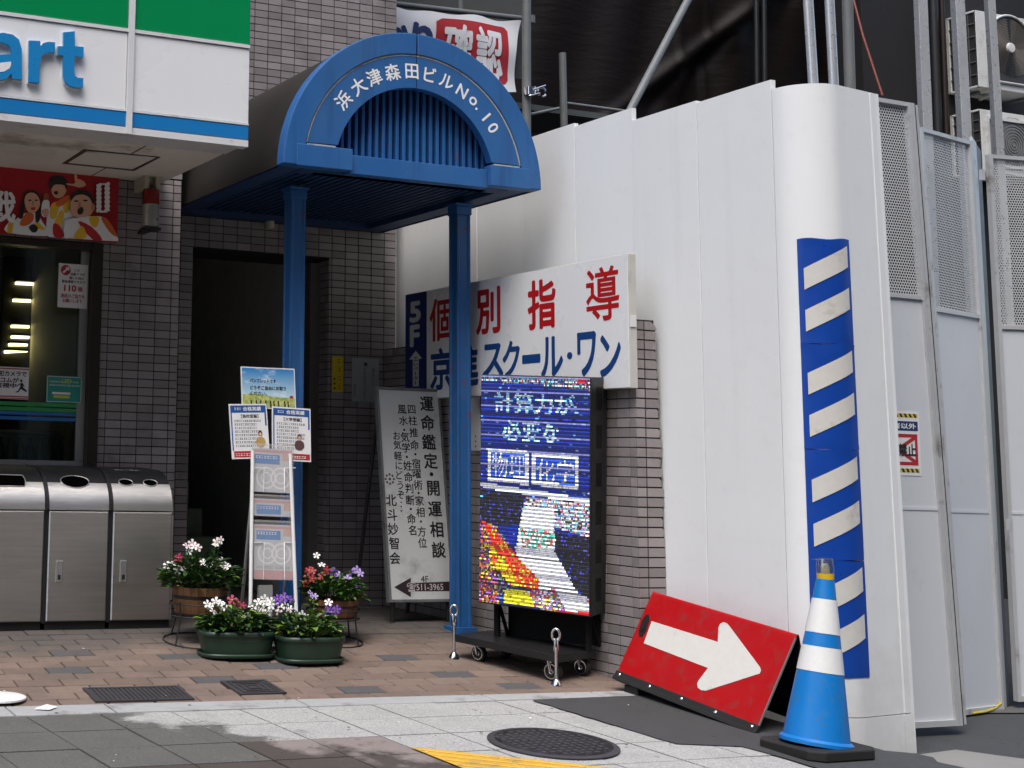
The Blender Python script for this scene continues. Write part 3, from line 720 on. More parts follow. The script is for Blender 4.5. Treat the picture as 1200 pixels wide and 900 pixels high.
# notices on the glass
gf = Fr((0, YP + .036, ZO), (1, 0, 0), (0, 0, 1))
ink = simple('ink_black', (.015, .015, .018), .5); inkred = simple('ink_red', (.42, .02, .03), .5); paper = simple('white_paper', (.74, .74, .74), .6, var=.03); inkblue = simple('ink_navy', (.012, .03, .14), .5)
def sheet(name, lab, cat, fr, x0, y0, x1, y1, m, d=.002):
    a0 = fr.px(x0, (y0 + y1) / 2)[0]; a1 = fr.px(x1, (y0 + y1) / 2)[0]; b0 = fr.px((x0 + x1) / 2, y1)[1]; b1 = fr.px((x0 + x1) / 2, y0)[1]
    r = thing(name, lab, cat, fr.p((a0 + a1) / 2, (b0 + b1) / 2)); b = MB(); b.fbox(fr, a0, a1, b0, b1, 0, d); obj('sheet', b, m, r)
    return r, a0, a1, b0, b1
def dashes(b, fr, a0, a1, bc, h, d, m=0, n=None):
    a = a0
    while a < a1 - h * .4:
        w = h * random.uniform(.55, .95); k = random.randint(0, 3)
        w = min(w, a1 - a)
        b.fbox(fr, a, a + w, bc + h * .25, bc + h * .42, 0, d, m); b.fbox(fr, a, a + w, bc - h * .42, bc - h * .25, 0, d * .97, m)
        if k: b.fbox(fr, a + w * .35, a + w * .6, bc - h * .25, bc + h * .25, 0, d * .94, m)
        a += h * 1.05
r, a0, a1, b0, b1 = sheet('door_notice', 'white paper notice with red circle and 110 on the shop glass', 'notice', gf, 68, 309.5, 102.5, 361, paper)
w, h = a1 - a0, b1 - b0; b = MB()
f = gf.shift(.002); b.prism(f, [(a0 + w * .24 + w * .17 * math.cos(t * .3), b1 - h * .15 + w * .17 * math.sin(t * .3)) for t in range(21)], 0, .0005, 0)
b.text(f, '110', a0 + w * .2, b0 + h * .37, a0 + w * .62, b0 + h * .52, .0006, 0, .04); b.text(f, '番', a0 + w * .66, b0 + h * .38, a0 + w * .84, b0 + h * .49, .0006, 0, .02)
b.line(f, '連絡のご協力を', a0 + w * .5, b0 + h * .27, h * .095, .0006, 0, .02, wmax=w * .8); b.line(f, 'お願いします', a0 + w * .5, b0 + h * .16, h * .095, .0006, 0, .02, wmax=w * .66)
obj('red_print', b, inkred, r); b = MB()
for t_x, cx, yy in (('この', .62, .86), ('自動ドアが', .66, .77), ('開いた時は', .62, .68), ('緊急事態ですので', .52, .595)): b.line(f, t_x, a0 + w * cx, b0 + h * yy, h * .07, .0006, 0, .02, wmax=w * .8)
obj('black_print', b, ink, r)
b = MB(); ax, ay = a0 + w * .24, b1 - h * .15; b.prism(f, [(ax - .02, ay - .012), (ax + .005, ay + .012), (ax - .002, ay + .018), (ax + .022, ay + .02), (ax + .02, ay - .004), (ax + .012, ay + .004), (ax - .012, ay - .02)], .0006, .0012); obj('white_arrow', b, paper, r)
r, a0, a1, b0, b1 = sheet('camera_notice', 'white sticker with running thief figure and red edges on the shop glass', 'notice', gf, -10, 430, 33.5, 467.5, paper)
w, h = a1 - a0, b1 - b0; f = gf.shift(.002); b = MB(); b.fbox(f, a0, a1 - .002, b1 - h * .07, b1 - h * .035, 0, .0005); b.fbox(f, a0, a1 - .002, b0 + h * .06, b0 + h * .1, 0, .0005); b.fbox(f, a0, a1 - .002, b0 + .002, b0 + h * .04, 0, .0005); obj('red_bar', b, inkred, r)
b = MB(); b.text_px(gf, '防犯カメラで', -8, 434.5, 31, 441, .0032, 0, .03); b.text_px(gf, 'セコムが', -8, 442, 22, 448, .0032, 0, .03); b.text_px(gf, '監視中', -6, 448.5, 19, 454.5, .0032, 0, .03)
rr = lambda pts: b.poly(gf, [gf.px(x / 6, 410 + y / 6) for x, y in pts], .0034)
rr([(138, 215), (150, 205), (158, 218), (148, 232)]); rr([(140, 235), (158, 232), (160, 265), (142, 268)]); rr([(142, 262), (158, 260), (188, 288), (184, 298), (150, 278)]); rr([(140, 262), (152, 268), (128, 298), (108, 300), (108, 294), (124, 290)]); rr([(135, 238), (142, 240), (120, 258), (116, 252)]); rr([(158, 236), (162, 240), (172, 258), (167, 262), (156, 246)])
obj('black_print', b, ink, r)
teal = simple('teal_sticker', (.02, .26, .21), .45, var=.06); cream = simple('print_cream', (.55, .62, .40), .5)
r, a0, a1, b0, b1 = sheet('energy_sticker', 'small teal sticker with pale edge on the shop glass', 'sticker', gf, 54.5, 440.8, 95.5, 472, teal)
w, h = a1 - a0, b1 - b0; f = gf.shift(.002); b = MB()
for q in ((a0 + .002, a1 - .002, b1 - .006, b1 - .003), (a0 + .002, a1 - .002, b0 + .003, b0 + .006), (a0 + .002, a0 + .005, b0 + .007, b1 - .007), (a1 - .005, a1 - .002, b0 + .007, b1 - .007)): b.fbox(f, *q, 0, .0005)
dashes(b, f, a0 + w * .08, a0 + w * .42, b0 + h * .78, h * .06, .0005); dashes(b, f, a0 + w * .74, a0 + w * .94, b0 + h * .78, h * .06, .0005); dashes(b, f, a0 + w * .08, a0 + w * .94, b0 + h * .65, h * .06, .0005)
b.fbox(f, a0 + w * .16, a0 + w * .68, b0 + h * .31, b0 + h * .39, 0, .0005); b.fbox(f, a0 + w * .2, a0 + w * .66, b0 + h * .17, b0 + h * .27, 0, .0005, 1)
b.text(f, 'LED', a0 + w * .43, b0 + h * .74, a0 + w * .71, b0 + h * .88, .0006, 1, .03); obj('print', b, [paper, simple('print_lime', (.5, .55, .05), .5)], r)

# ------------------------------------------------------------------ warning lamp under the soffit
al_c = PY(177, 235, 7.92)
r = thing('alarm_lamp', 'hanging alarm lamp with red dome and silver cylinder beside the poster', 'lamp', al_c)
zz = lambda y: PY(177, y, 7.92).z
b = MB(); b.box(al_c.x - .05, al_c.x - .022, 7.90, 8.09, zz(222), SZ - .001); b.box(al_c.x + .022, al_c.x + .05, 7.90, 8.09, zz(222), SZ - .001); b.box(al_c.x - .022, al_c.x + .022, 7.94, 8.09, zz(215), SZ - .001); obj('bracket', b, simple('beige_bracket', (.48, .44, .33), .5), r)
b = MB(); b.lathe((al_c.x, 7.92, zz(240)), [(0, 0), (.05, 0), (.05, zz(224) - zz(240)), (.043, zz(222) - zz(240)), (0, zz(222) - zz(240))], 20); obj('red_dome', b, simple('red_lens', (.22, .008, .008), .2), r)
b = MB(); b.lathe((al_c.x, 7.92, zz(267)), [(0, 0), (.044, 0), (.052, .008), (.052, zz(240) - zz(267) - .001), (0, zz(240) - zz(267) - .001)], 20); obj('cylinder', b, simple('silver_paint', (.42, .42, .38), .3, metal=.6), r)
b = MB(); b.box(al_c.x - .05, al_c.x + .05, 7.87, 7.97, zz(270.5), zz(267.5)); b.box(al_c.x - .02, al_c.x + .02, 7.971, 8.09, zz(270.5), zz(267.5)); obj('base_plate', b, M['black'], r)

# ------------------------------------------------------------------ waste bins
slotblack = simple('bin_inside', (.002, .002, .002), .95, spec=.0)
t = NT('brushed_stainless'); P = t.pos()
n1 = t.noise(P, 3, 5, .6, (1, 1, 18)); n2 = t.noise(P, 60, 2, .5, (.4, 1, 30)); n3 = t.noise(P, 1.6, 4)
t.set(col=t.mix(n1, (.54, .52, .485), (.80, .775, .73)), metal=1.0, rough=t.math('MULTIPLY_ADD', n3, .22, .24))
t.bump(t.math('ADD', t.math('MULTIPLY', n2, .2), t.noise(P, 3.5, 3)), .22, .05); M['steel'] = t.m
def bin_(x0, x1, lab, hole):
    Y0, Y1, z0, z1 = 7.55, 8.06, .20, 1.075
    r = thing('waste_bin', lab, 'waste bin', ((x0 + x1) / 2, Y0, z0), 'steel waste bins below the shop window')
    zs = PY(150, 598.5, Y0).z; Rr = z1 - zs - .01
    b = MB(); b.box(x0 + .012, x1 - .012, Y0 + .02, Y1, z0 + .002, z0 + .05); b.box(x0 + .002, x1 - .002, Y0 + .06, Y1, z0 + .05, zs - .005); obj('carcass', b, M['black'], r)
    b = MB(); f = Fr((x0, Y0, 0), (1, 0, 0), (0, 0, 1)); w = x1 - x0; b.fbox(f, .014, w - .014, z0 + .05, zs - .006, -.05, 0, ch=.006); obj('door', b, M['steel'], r)
    b = MB(); b.fbox(f, .058, .098, zs - .385, zs - .27, 0, .006, ch=.003); o = obj('lock_plate', b, M['alu'], r)
    b = MB(); b.fbox(f, .07, .086, zs - .37, zs - .345, .006, .0075); obj('lock', b, M['black'], r)
    prof = [(Y0, zs)] + [(Y0 + Rr * 1.15 - Rr * 1.15 * math.cos(a), zs + Rr * math.sin(a)) for a in [R(8 + i * 8.2) for i in range(11)]] + [(Y1, z1)]
    b = MB(); nn = len(prof); xa, xb = x0 + .012, x1 - .012
    for i in range(nn - 1):
        m = 0 if i < 5 else 1
        (ya, za), (yb, zb) = prof[i], prof[i + 1]; b.face([(xa, ya, za), (xb, ya, za), (xb, yb, zb), (xa, yb, zb)], m, True)
    for X, s in ((xa, 1), (xb, -1)):
        P = [(X, y, z) for y, z in prof] + [(X, Y1, zs)]; b.face(P[::-1] if s > 0 else P, 1)
    obj('hood', b, [M['steel'], M['black']], r, merge=True)
    if x1 > 3: pass
    b = MB()       # black dividing rib
    for X in (x0, ):
        for i in range(nn - 1):
            (ya, za), (yb, zb) = prof[i], prof[i + 1]; k = .006
            b.mesh([(X - .011, ya - k, za + k * .3), (X + .011, ya - k, za + k * .3), (X + .011, yb - k * .6, zb + k), (X - .011, yb - k * .6, zb + k)], [(0, 1, 2, 3)], 0, True)
        b.box(X - .011, X + .011, Y0 + .012, Y1, z0 + .04, zs)
    obj('edge_rib', b, M['black'], r, merge=True)
    # openings lie on the curve of the hood
    def onhood(x, t):
        s = t * 8; i = min(int(s), 7); k = s - i; (ya, za), (yb, zb) = prof[i], prof[i + 1]
        y, z = ya + (yb - ya) * k, za + (zb - za) * k; n = Vector((0, -(zb - za), (yb - ya))).normalized(); return Vector((x, y, z)) + n * .0025
    for hx, ht, rx, rt, sq in hole:
        b = MB(); pts = []
        n = 24
        for i in range(n):
            a = 2 * math.pi * i / n; cx, cs = math.cos(a), math.sin(a)
            if sq: k = 1 / max(abs(cx), abs(cs)) ** .85; cx *= k; cs *= k
            pts.append((hx + rx * cx, ht + rt * cs))
        c = onhood(hx, ht)
        for i in range(n): b.face([c, onhood(*pts[i]), onhood(*pts[(i + 1) % n])])
        obj('opening', b, slotblack, r, merge=True)
        b = MB(); b.tube([onhood(*q) for q in pts] + [onhood(*pts[0])], .003, seg=6, cap=False); obj('opening_rim', b, M['steel'], r)
    return r, prof
bx = [PY(53.5, 650, 7.55).x, PY(129, 650, 7.55).x, PY(203.5, 650, 7.55).x]; wd = bx[1] - bx[0]
bin_(bx[0] - wd * 1.45, bx[0], 'steel waste bin with a square opening at the left edge of the photo', [(bx[0] - wd * .82, .66, wd * .52, .16, True)])
bin_(bx[0], bx[1], 'steel waste bin with one round opening, between the other two bins', [(bx[0] + wd * .47, .66, .082, .17, False)])
rb, prof = bin_(bx[1], bx[2], 'steel waste bin with two small round openings, nearest the flower pots', [(bx[1] + wd * .28, .66, .042, .09, False), (bx[1] + wd * .68, .66, .042, .09, False)])
(ya, za), (yb, zb) = prof[9], prof[10]; f = Fr((0, ya, za), (1, 0, 0), (0, yb - ya, zb - za))
b = MB(); b.line(f, 'カン・ビン', bx[1] + wd * .42, .02, .03, .002, 0, .02); obj('lettering', b, paper, rb)
# right end panel of the row
b = MB(); b.box(bx[2] - .012, bx[2] + .002, 7.57, 8.06, .25, 0.82); obj('end_panel', b, M['steel'], rb)
# ------------------------------------------------------------------ blue barrel canopy
t = NT('blue_paint'); P = t.pos()
n = t.noise(P, 7, 5, .6); cc = t.mix(n, (.014, .095, .29), (.024, .13, .36))
fd = t.noise(P, 1.6, 5, .6, (1, 1, .4)); cc = t.mix(t.math('MULTIPLY', t.ramp(fd, .45, .75), .5), cc, (.06, .14, .27)); stq = t.noise(P, 14, 5, .65, (1, 1, .07)); cc = t.mix(t.math('MULTIPLY', t.ramp(stq, .52, .72), .4), cc, (.010, .035, .10)); chp = t.noise(P, 70, 3, .6); cc = t.mix(t.math('MULTIPLY', t.math('MULTIPLY', t.ramp(chp, .66, .70), t.ramp(fd, .4, .6)), .6), cc, (.10, .19, .30))
rs = t.noise(P, 16, 7, .75); rs2 = t.noise(P, 2.2, 3); rsm = t.math('MULTIPLY', t.ramp(rs, .57, .65), t.ramp(rs2, .53, .61))
cc = t.mix(rsm, cc, (.20, .035, .02)); t.set(col=cc, rough=.5, spec=.4); t.bump(t.noise(P, 30, 4), .12, .004); M['bluepaint'] = t.m
t = NT('canopy_skin'); P = t.pos(); n = t.noise(P, 3, 6, .7, (1, .5, 1)); n2 = t.noise(P, 18, 5, .7)
cc = t.mix(t.ramp(n, .35, .7), (.004, .0035, .0028), (.016, .0125, .008)); cc = t.mix(t.math('MULTIPLY', t.ramp(n2, .5, .75), .5), cc, (.012, .011, .010)); t.set(col=cc, rough=.62); M['skin'] = t.m
darkblue = simple('canopy_lining_and_beam_shade', (.012, .045, .13), .6, var=.2, scale=6)
CCX, CR, CZ, CYF, CYB = 4.047, .812, 2.70, 6.754, 8.545
can = thing('entrance_canopy', 'blue barrel roofed canopy on two posts over the building entrance', 'canopy', (CCX, 7.35, .2))
cf = Fr((CCX, CYF, CZ), (1, 0, 0), (0, 0, 1))
def arcp(r, a0, a1, n): return [(r * math.cos(a0 + (a1 - a0) * i / n), r * math.sin(a0 + (a1 - a0) * i / n)) for i in range(n + 1)]
b = MB(); N = 40
for i in range(N):
    a, c = math.pi * i / N, math.pi * (i + 1) / N
    def q(r, an, y): return (CCX + r * math.cos(an), y, CZ + r * math.sin(an))
    b.face([q(.806, a, CYF + .07), q(.806, a, CYB), q(.806, c, CYB), q(.806, c, CYF + .07)], 0, True)
    b.face([q(.79, c, CYF + .07), q(.79, c, CYB), q(.79, a, CYB), q(.79, a, CYF + .07)], 1, True)
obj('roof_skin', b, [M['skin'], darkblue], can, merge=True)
for a0, a1 in ((0, math.pi / 2 - .006), (math.pi / 2 + .006, math.pi)):
    b = MB(); b.prism(cf, arcp(CR, a0, a1, 24) + arcp(.690, a1, a0, 24), -.075, .012, 0, False); obj('arch_rim', b, M['bluepaint'], can, bevel=.006)
    b = MB(); a0b, a1b = (max(a0, .19), a1) if a0 < 1 else (a0, min(a1, math.pi - .19))
    b.prism(cf, arcp(.681, a0b, a1b, 24) + arcp(.502, a1b, a0b + (.075 if a0 < 1 else 0), 24) if a0 < 1 else arcp(.681, a0b, a1b, 24) + arcp(.502, a1b - .075, a0b, 24), -.05, .004, 0, False); obj('name_band', b, M['bluepaint'], can)
    b = MB(); b.prism(cf, arcp(.689, a0b, a1b, 24) + arcp(.6815, a1b, a0b, 24), -.03, .0055, 0); sgn = 1 if a0 < 1 else -1; xs0, xs1 = sorted((sgn * .50, sgn * .672)); b.fbox(cf, xs0, xs1, .1152, .124, -.02, .0055); obj('sealant', b, M.setdefault('seal', simple('old_sealant', (.42, .42, .38), .8, dirt=(.06, .06, .06), dscale=9)), can)
b = MB()
for s in (1, -1):
    b = MB(); xa, xb = sorted((s * .735, s * (.40 if s < 0 else .475))); b.fbox(cf, xa, xb, -.004, .115, -.06, .015); obj('side_block', b, M['bluepaint'], can, bevel=.004)
b = MB(); b.fbox(cf, -.40, .475, -.012, .092, -.09, -.02); obj('front_beam', b, M['bluepaint'], can, bevel=.003)
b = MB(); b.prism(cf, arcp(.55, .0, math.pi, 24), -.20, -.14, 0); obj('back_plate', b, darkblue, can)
for i in range(26):
    x = -.5375 + .043 * i
    if abs(x) > .53: continue
    h = math.sqrt(max(0, .56 ** 2 - x * x))
    if h < .1: continue
    b = MB(); b.fbox(cf, x - .0105, x + .0105, .05, h, -.139, -.09, ch=.003); obj('slat', b, M['bluepaint'], can)
b = MB()
for s in (1, -1):
    xa, xb = sorted((CCX + s * .785, CCX + s * .655)); b.box(xa, xb, CYF + .077, CYB, CZ + .004, CZ + .10)
b.box(CCX - .654, CCX + .654, CYF + .092, CYF + .20, CZ + .0, CZ + .09); b.box(CCX - .654, CCX + .654, CYB - .09, CYB, CZ + .001, CZ + .09)
obj('soffit_beam', b, darkblue, can)  # underside shade put into the colour: darker than the blue paint elsewhere
b = MB(); b.box(CCX - .653, CCX + .653, CYF + .201, CYB - .091, CZ + .06, CZ + .085)
for k in range(25): x = CCX - .62 + .0516 * k; b.box(x - .012, x + .012, CYF + .201, CYB - .091, CZ + .035, CZ + .0595)
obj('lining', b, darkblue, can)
# posts
for xc in (PY(345, 300, 7.33).x, PY(539, 450, 7.33).x):
    w = .0465; g = .006; k = .026
    pr_ = [(-w, -w), (-k - .006, -w), (-k, -w + g), (k, -w + g), (k + .006, -w), (w, -w), (w, -k - .006), (w - g, -k), (w - g, k), (w, k + .006), (w, w), (k, w), (-k, w), (-w, w), (-w, k + .006), (-w + g, k), (-w + g, -k), (-w, -k - .006)]
    f = Fr((xc, 7.33, .18), (1, 0, 0), (0, 1, 0)); b = MB(); b.prism(f, pr_, 0, CZ - .18 - .075); o = obj('post', b, M['bluepaint'], can, bevel=.003)
    b = MB(); b.fbox(f, -.0525, .0525, -.0525, .0525, CZ - .18 - .075, CZ - .18 - .02); b.fbox(f, -.062, .062, -.062, .062, CZ - .18 - .02, CZ - .18 - .004); obj('capital', b, M['bluepaint'], o, bevel=.004)
    b = MB(); b.fbox(f, -.07, .07, -.07, .07, -.02, .03); obj('foot_plate', b, M['bluepaint'], o)
# name lettering round the arch
letw = simple('letter_white', (.82, .82, .82), .5, var=.03)
chars = [('浜', 402, 118), ('大', 421, 103.5), ('津', 438.5, 92), ('森', 459.5, 85.5), ('田', 482, 83), ('ビ', 503.5, 86), ('ル', 523, 95.5), ('N', 541, 107), ('o', 554.5, 117.5), ('.', 562, 129), ('1', 571, 136), ('0', 580.5, 148)]
b = MB(); ang = []
for ch, x, y in chars:
    a, c = cf.px(x, y); ang.append(math.atan2(c, a))
for (ch, x, y), an in zip(chars, ang):
    r_ = .595; h = .098 if ch not in 'No.10' else .10; f2 = cf.shift(.0045)
    b.line(f2, ch, (r_ - (.04 if ch == '.' else 0)) * math.cos(an), r_ * math.sin(an) - (.0 if ch != '.' else 0), h, .001, 0, .018, rot=an - math.pi / 2)
obj('lettering', b, letw, can)
b = MB(); p = PY(317, 262, YW - .06); b.lathe((p.x, p.y, p.z - .03), [(0, 0), (.02, 0), (.026, .02), (.026, .07), (0, .07)], 14); b.box(p.x - .015, p.x + .015, p.y, YW - .005, p.z + .01, p.z + .035)
tag(obj('wall_sensor', b, simple('cream_plastic', (.55, .52, .38), .5), at=p), 'small cream sensor on the tiled wall under the canopy', 'sensor')

# ------------------------------------------------------------------ white hoarding round the building site
t = NT('fence_white'); P = t.pos(); n = t.noise(P, 2.2, 5, .6, (1, 1, .3)); n2 = t.noise(P, 12, 6, .7)
cc = t.mix(n, (.78, .80, .81), (.83, .85, .86)); cc = t.mix(t.math('MULTIPLY', t.ramp(n2, .55, .8), .18), cc, (.55, .55, .54)); sz = t.n('ShaderNodeSeparateXYZ', {0: P}).outputs[2]; spl = t.math('MULTIPLY', t.math('SUBTRACT', 1.0, t.ramp(t.math('ADD', sz, t.math('MULTIPLY_ADD', t.noise(P, 5, 6, .7), .9, -.45)), -.1, .45)), .42); cc = t.mix(spl, cc, (.42, .41, .38)); stk = t.noise(P, 9, 5, .6, (1, 1, .05)); cc = t.mix(t.math('MULTIPLY', t.ramp(stk, .55, .8), .16), cc, (.50, .50, .49)); scf = t.noise(P, 34, 4, .75); cc = t.mix(t.math('MULTIPLY', t.ramp(scf, .68, .74), .28), cc, (.40, .40, .39)); t.set(col=cc, rough=.36, spec=.3); t.bump(t.noise(P, 2.6, 3), .10, .03); M['fence'] = t.m
XF = 5.05
fen = thing('site_hoarding', 'tall glossy white panel hoarding that runs from the shop building to the gate', 'hoarding', (XF, 6.5, .0))
edges = [9.20, 8.695, 8.195, 7.69, 7.19, 6.69, 6.195, 5.70, 5.198]; tops = [1.95, 1.95, 1.97, 1.95, 1.96, 1.94, 1.867, 1.856]
for i in range(8):
    y0, y1 = edges[i + 1] + .0015, edges[i] - .0015; zt_ = tops[i] + ZO; off = .003 if i % 2 else 0
    f = Fr((XF + off, y1, -.14), (0, -1, 0), (0, 0, 1)); w = y1 - y0; b = MB()
    cr = [(0, -.028), (0, -.0008), (.0008, 0), (.03, .0006), (w / 2, .002), (w - .03, .0006), (w - .0008, 0), (w, -.0008), (w, -.028)]
    zz_ = zt_ + .14
    for k in range(len(cr) - 1):
        (a, d), (a2, d2) = cr[k], cr[k + 1]; sm = 2 < k < 5
        b.face([f.p(a, 0, d), f.p(a2, 0, d2), f.p(a2, zz_, d2), f.p(a, zz_, d)], 0)
    b.face([f.p(a, zz_, d) for a, d in cr]); b.face([f.p(0, 0, -.028), f.p(0, zz_, -.028), f.p(w, zz_, -.028), f.p(w, 0, -.028)])
    obj('fence_panel', b, M['fence'], fen)
# rounded corner panel
cp = [(XF + .004, 5.196), (XF + .004, 5.191)] + [(XF + .194 - .19 * math.cos(R(a)), 5.19 - .19 * math.sin(R(a))) for a in range(6, 85, 6)] + [(XF + .20, 5.002), (XF + .44, 5.038), (XF + .447, 5.046), (XF + .452, 5.040), (XF + .49, 5.046)]
cl = [0]
for k in range(1, len(cp)): cl.append(cl[-1] + math.dist(cp[k], cp[k - 1]))
ztc = 1.808 + ZO
def corner(s, z, d=0.0):
    s = min(max(s, 0), cl[-1] - 1e-6); k = 0
    while cl[k + 1] < s: k += 1
    u = (s - cl[k]) / (cl[k + 1] - cl[k]); x = cp[k][0] + (cp[k + 1][0] - cp[k][0]) * u; y = cp[k][1] + (cp[k + 1][1] - cp[k][1]) * u
    tx, ty = cp[k + 1][0] - cp[k][0], cp[k + 1][1] - cp[k][1]; l = math.hypot(tx, ty)
    lean = .022 * (ztc - z) * (s / cl[-1])
    return Vector((x + lean + ty / l * d, y - tx / l * d, z))
def corner_piece(z0, z1, d, m, name):
    b = MB(); n = len(cp); NZ = 6
    def col_at(k, z, dd):
        e = 1e-5 if k == 0 else (-1e-5 if k == n - 1 else 0); return corner(cl[k] + e, z, dd)
    V = [col_at(k, z0 + (z1 - z0) * j / NZ, d) for j in range(NZ + 1) for k in range(n)]
    base_ = len(b.V); b.V += [tuple(v) for v in V]
    for j in range(NZ):
        for k in range(n - 1):
            q0 = base_ + j * n + k; b.F.append((q0, q0 + 1, q0 + n + 1, q0 + n)); b.M.append(0); b.S.append(k < n - 5)
    for k in range(n - 1):
        b.face([col_at(k + 1, z0, d - .022), col_at(k, z0, d - .022), col_at(k, z1, d - .022), col_at(k + 1, z1, d - .022)], 0)
        b.face([col_at(k, z1, d), col_at(k + 1, z1, d), col_at(k + 1, z1, d - .022), col_at(k, z1, d - .022)], 0)
    return obj(name, b, m, fen)
zk = PY(1040, 838, 5.03).z
corner_piece(zk + .002, ztc, 0, M['fence'], 'corner_panel'); corner_piece(-.16, zk - .002, .003, M['fence'], 'corner_kick_panel')
b = MB(); e0, e1 = corner(cl[-1] - .001, -.15), corner(cl[-1] - .001, ztc)
b.mesh([e0, e1, e1 + Vector((.012, .07, 0)), e0 + Vector((.012, .07, 0)), e0 + Vector((.02, .0, 0)), e1 + Vector((.02, 0, 0)), e1 + Vector((.03, .07, 0)), e0 + Vector((.03, .07, 0))], [(0, 1, 2, 3), (4, 7, 6, 5), (0, 4, 5, 1), (1, 5, 6, 2), (2, 6, 7, 3)])
obj('corner_edge_post', b, M['fence'], fen)
# blue and white striped reflective sheets on the rounded corner
def find_s(x, y):
    best = min((abs(proj(corner(cl[-1] * i / 400, PY(x, y, 5.03).z))[0] - x), i) for i in range(401)); return cl[-1] * best[1] / 400
rb_ = simple('reflective_blue', (.006, .055, .34), .32, var=.12, scale=10, bump=.05, bscale=25); rw_ = simple('reflective_white', (.62, .61, .57), .5, var=.08, scale=30, dirt=(.42, .40, .35), dirt_amt=.2)
s0, s1 = find_s(936, 330), find_s(996, 330)
yb_ = [279.5, 402, 526, 656, 795]
for k in range(4):
    za, zb = PY(966, yb_[k], 5.02).z, PY(966, yb_[k + 1], 5.02).z
    r = thing('striped_sheet', 'blue and white striped reflective sheet on the hoarding corner, ' + ['topmost of four', 'second from top', 'third from top', 'lowest, behind the cone'][k], 'reflective sheet', corner((s0 + s1) / 2, (za + zb) / 2), 'striped reflective sheets on the hoarding corner')
    b = MB()
    def sp(u, v, d=.004): 
        cur = .004 * math.sin(u * 9 + k) * (1 if v < .04 else .3)
        return corner(s0 + (s1 - s0) * u, za + (zb - za) * v + (cur if v < .04 else 0), d + .003 * max(0, 1 - abs(v - .5) * 30) * 0 + .002 * math.sin(u * 6 + k * 2) * (1 if v < .05 or v > .96 else 0))
    b.grid(lambda u, v: sp(u, 1 - v), 12, 16); obj('backing', b, rb_, r)
    for v0 in (.285, .685):
        q = MB(); q.grid(lambda u, v: sp(.10 + .82 * u, (v0 + .205 * (1 - v)) - .225 * u, .007), 10, 2); obj('white_bar', q, rw_, r)

# ------------------------------------------------------------------ old tiled party wall and the signs on it
WXa, WYe, WZt = 4.885, 6.0, PY(742, 373, 6.0).z
pw_ = thing('party_wall', 'broken end of an old tiled garden wall between the canopy and the white hoarding', 'wall', (WXa, 7, .1))
b = MB(); b.box(WXa, WXa + .12, WYe, YW - .002, -.2, WZt - .004); obj('core', b, M['grout'], pw_)
cand2 = []; rest2 = MB()
f = Fr((WXa - .001, YW - .003, -.2), (0, -1, 0), (0, 0, 1)); tile_wall(f, YW - WYe - .004, WZt + .2 - .006, pick=lambda x, y: 548 < x < 775 and 460 < y < 720, out=rest2, cands=cand2)
place_tiles(cand2, pw_, 200, rest2); obj('tiles', rest2, M['tile'], pw_, kind='stuff')
f = Fr((WXa - .004, WYe - .001, -.2), (1, 0, 0), (0, 0, 1)); aj = f.px(756, 480)[0]; H_ = WZt + .2
broke = [(372, 769), (384, 769.5), (402, 767), (418, 770), (440, 771.5), (480, 772), (520, 775), (560, 775), (575, 778), (600, 777), (640, 780), (690, 783), (760, 786)]
def edge_u(z):
    ys = []
    for (ya, xa), (y2, x2) in zip(broke, broke[1:]):
        a1, z1 = f.px(xa, ya); a2, z2 = f.px(x2, y2)
        if z2 <= z <= z1: return a1 + (a2 - a1) * (z1 - z) / (z1 - z2 + 1e-9)
    return f.px(786, 760)[0] if z < f.px(786, 760)[1] else f.px(769, 372)[0]
core_pts = [(.006, .0), (edge_u(.1) - .006, 0)] + [(edge_u(H_ * k / 14) - .004, H_ * k / 14) for k in range(1, 14)] + [(edge_u(H_) - .008, H_ - .045), (edge_u(H_) - .024, H_ - .022), (edge_u(H_) - .046, H_ - .006), (.006, H_ - .006)]
b = MB(); b.prism(f, core_pts, -.10, 0); obj('broken_end', b, M['grout'], pw_)
for j in range(int(H_ / TH)):
    z0, z1 = j * TH + .0035, min((j + 1) * TH - .0035, H_ - .008); e0, e1 = edge_u(z0), edge_u(z1)
    b = MB(); b.fbox(f, .002, aj - .0035, z0, z1, 0, .0044, ch=.001); obj('tile', b, M['tile'], pw_)
    jit = random.uniform(-.004, .003) if random.random() < .7 else -.012
    b = MB(); P_ = [(aj + .0035, z0), (e0 + jit, z0), (e1 + jit * .5, z0 + (z1 - z0) * .75), (e1 + jit - .006, z1), (aj + .0035, z1)]
    if j == int(H_ / TH) - 1: P_ = [(aj + .0035, z0), (e0, z0), (e0 - .004, z0 + .012), (e0 - .018, z0 + .027), (e0 - .038, z1), (aj + .0035, z1)]
    b.prism(f, P_, 0, .0044); obj('tile', b, M['tile'], pw_)

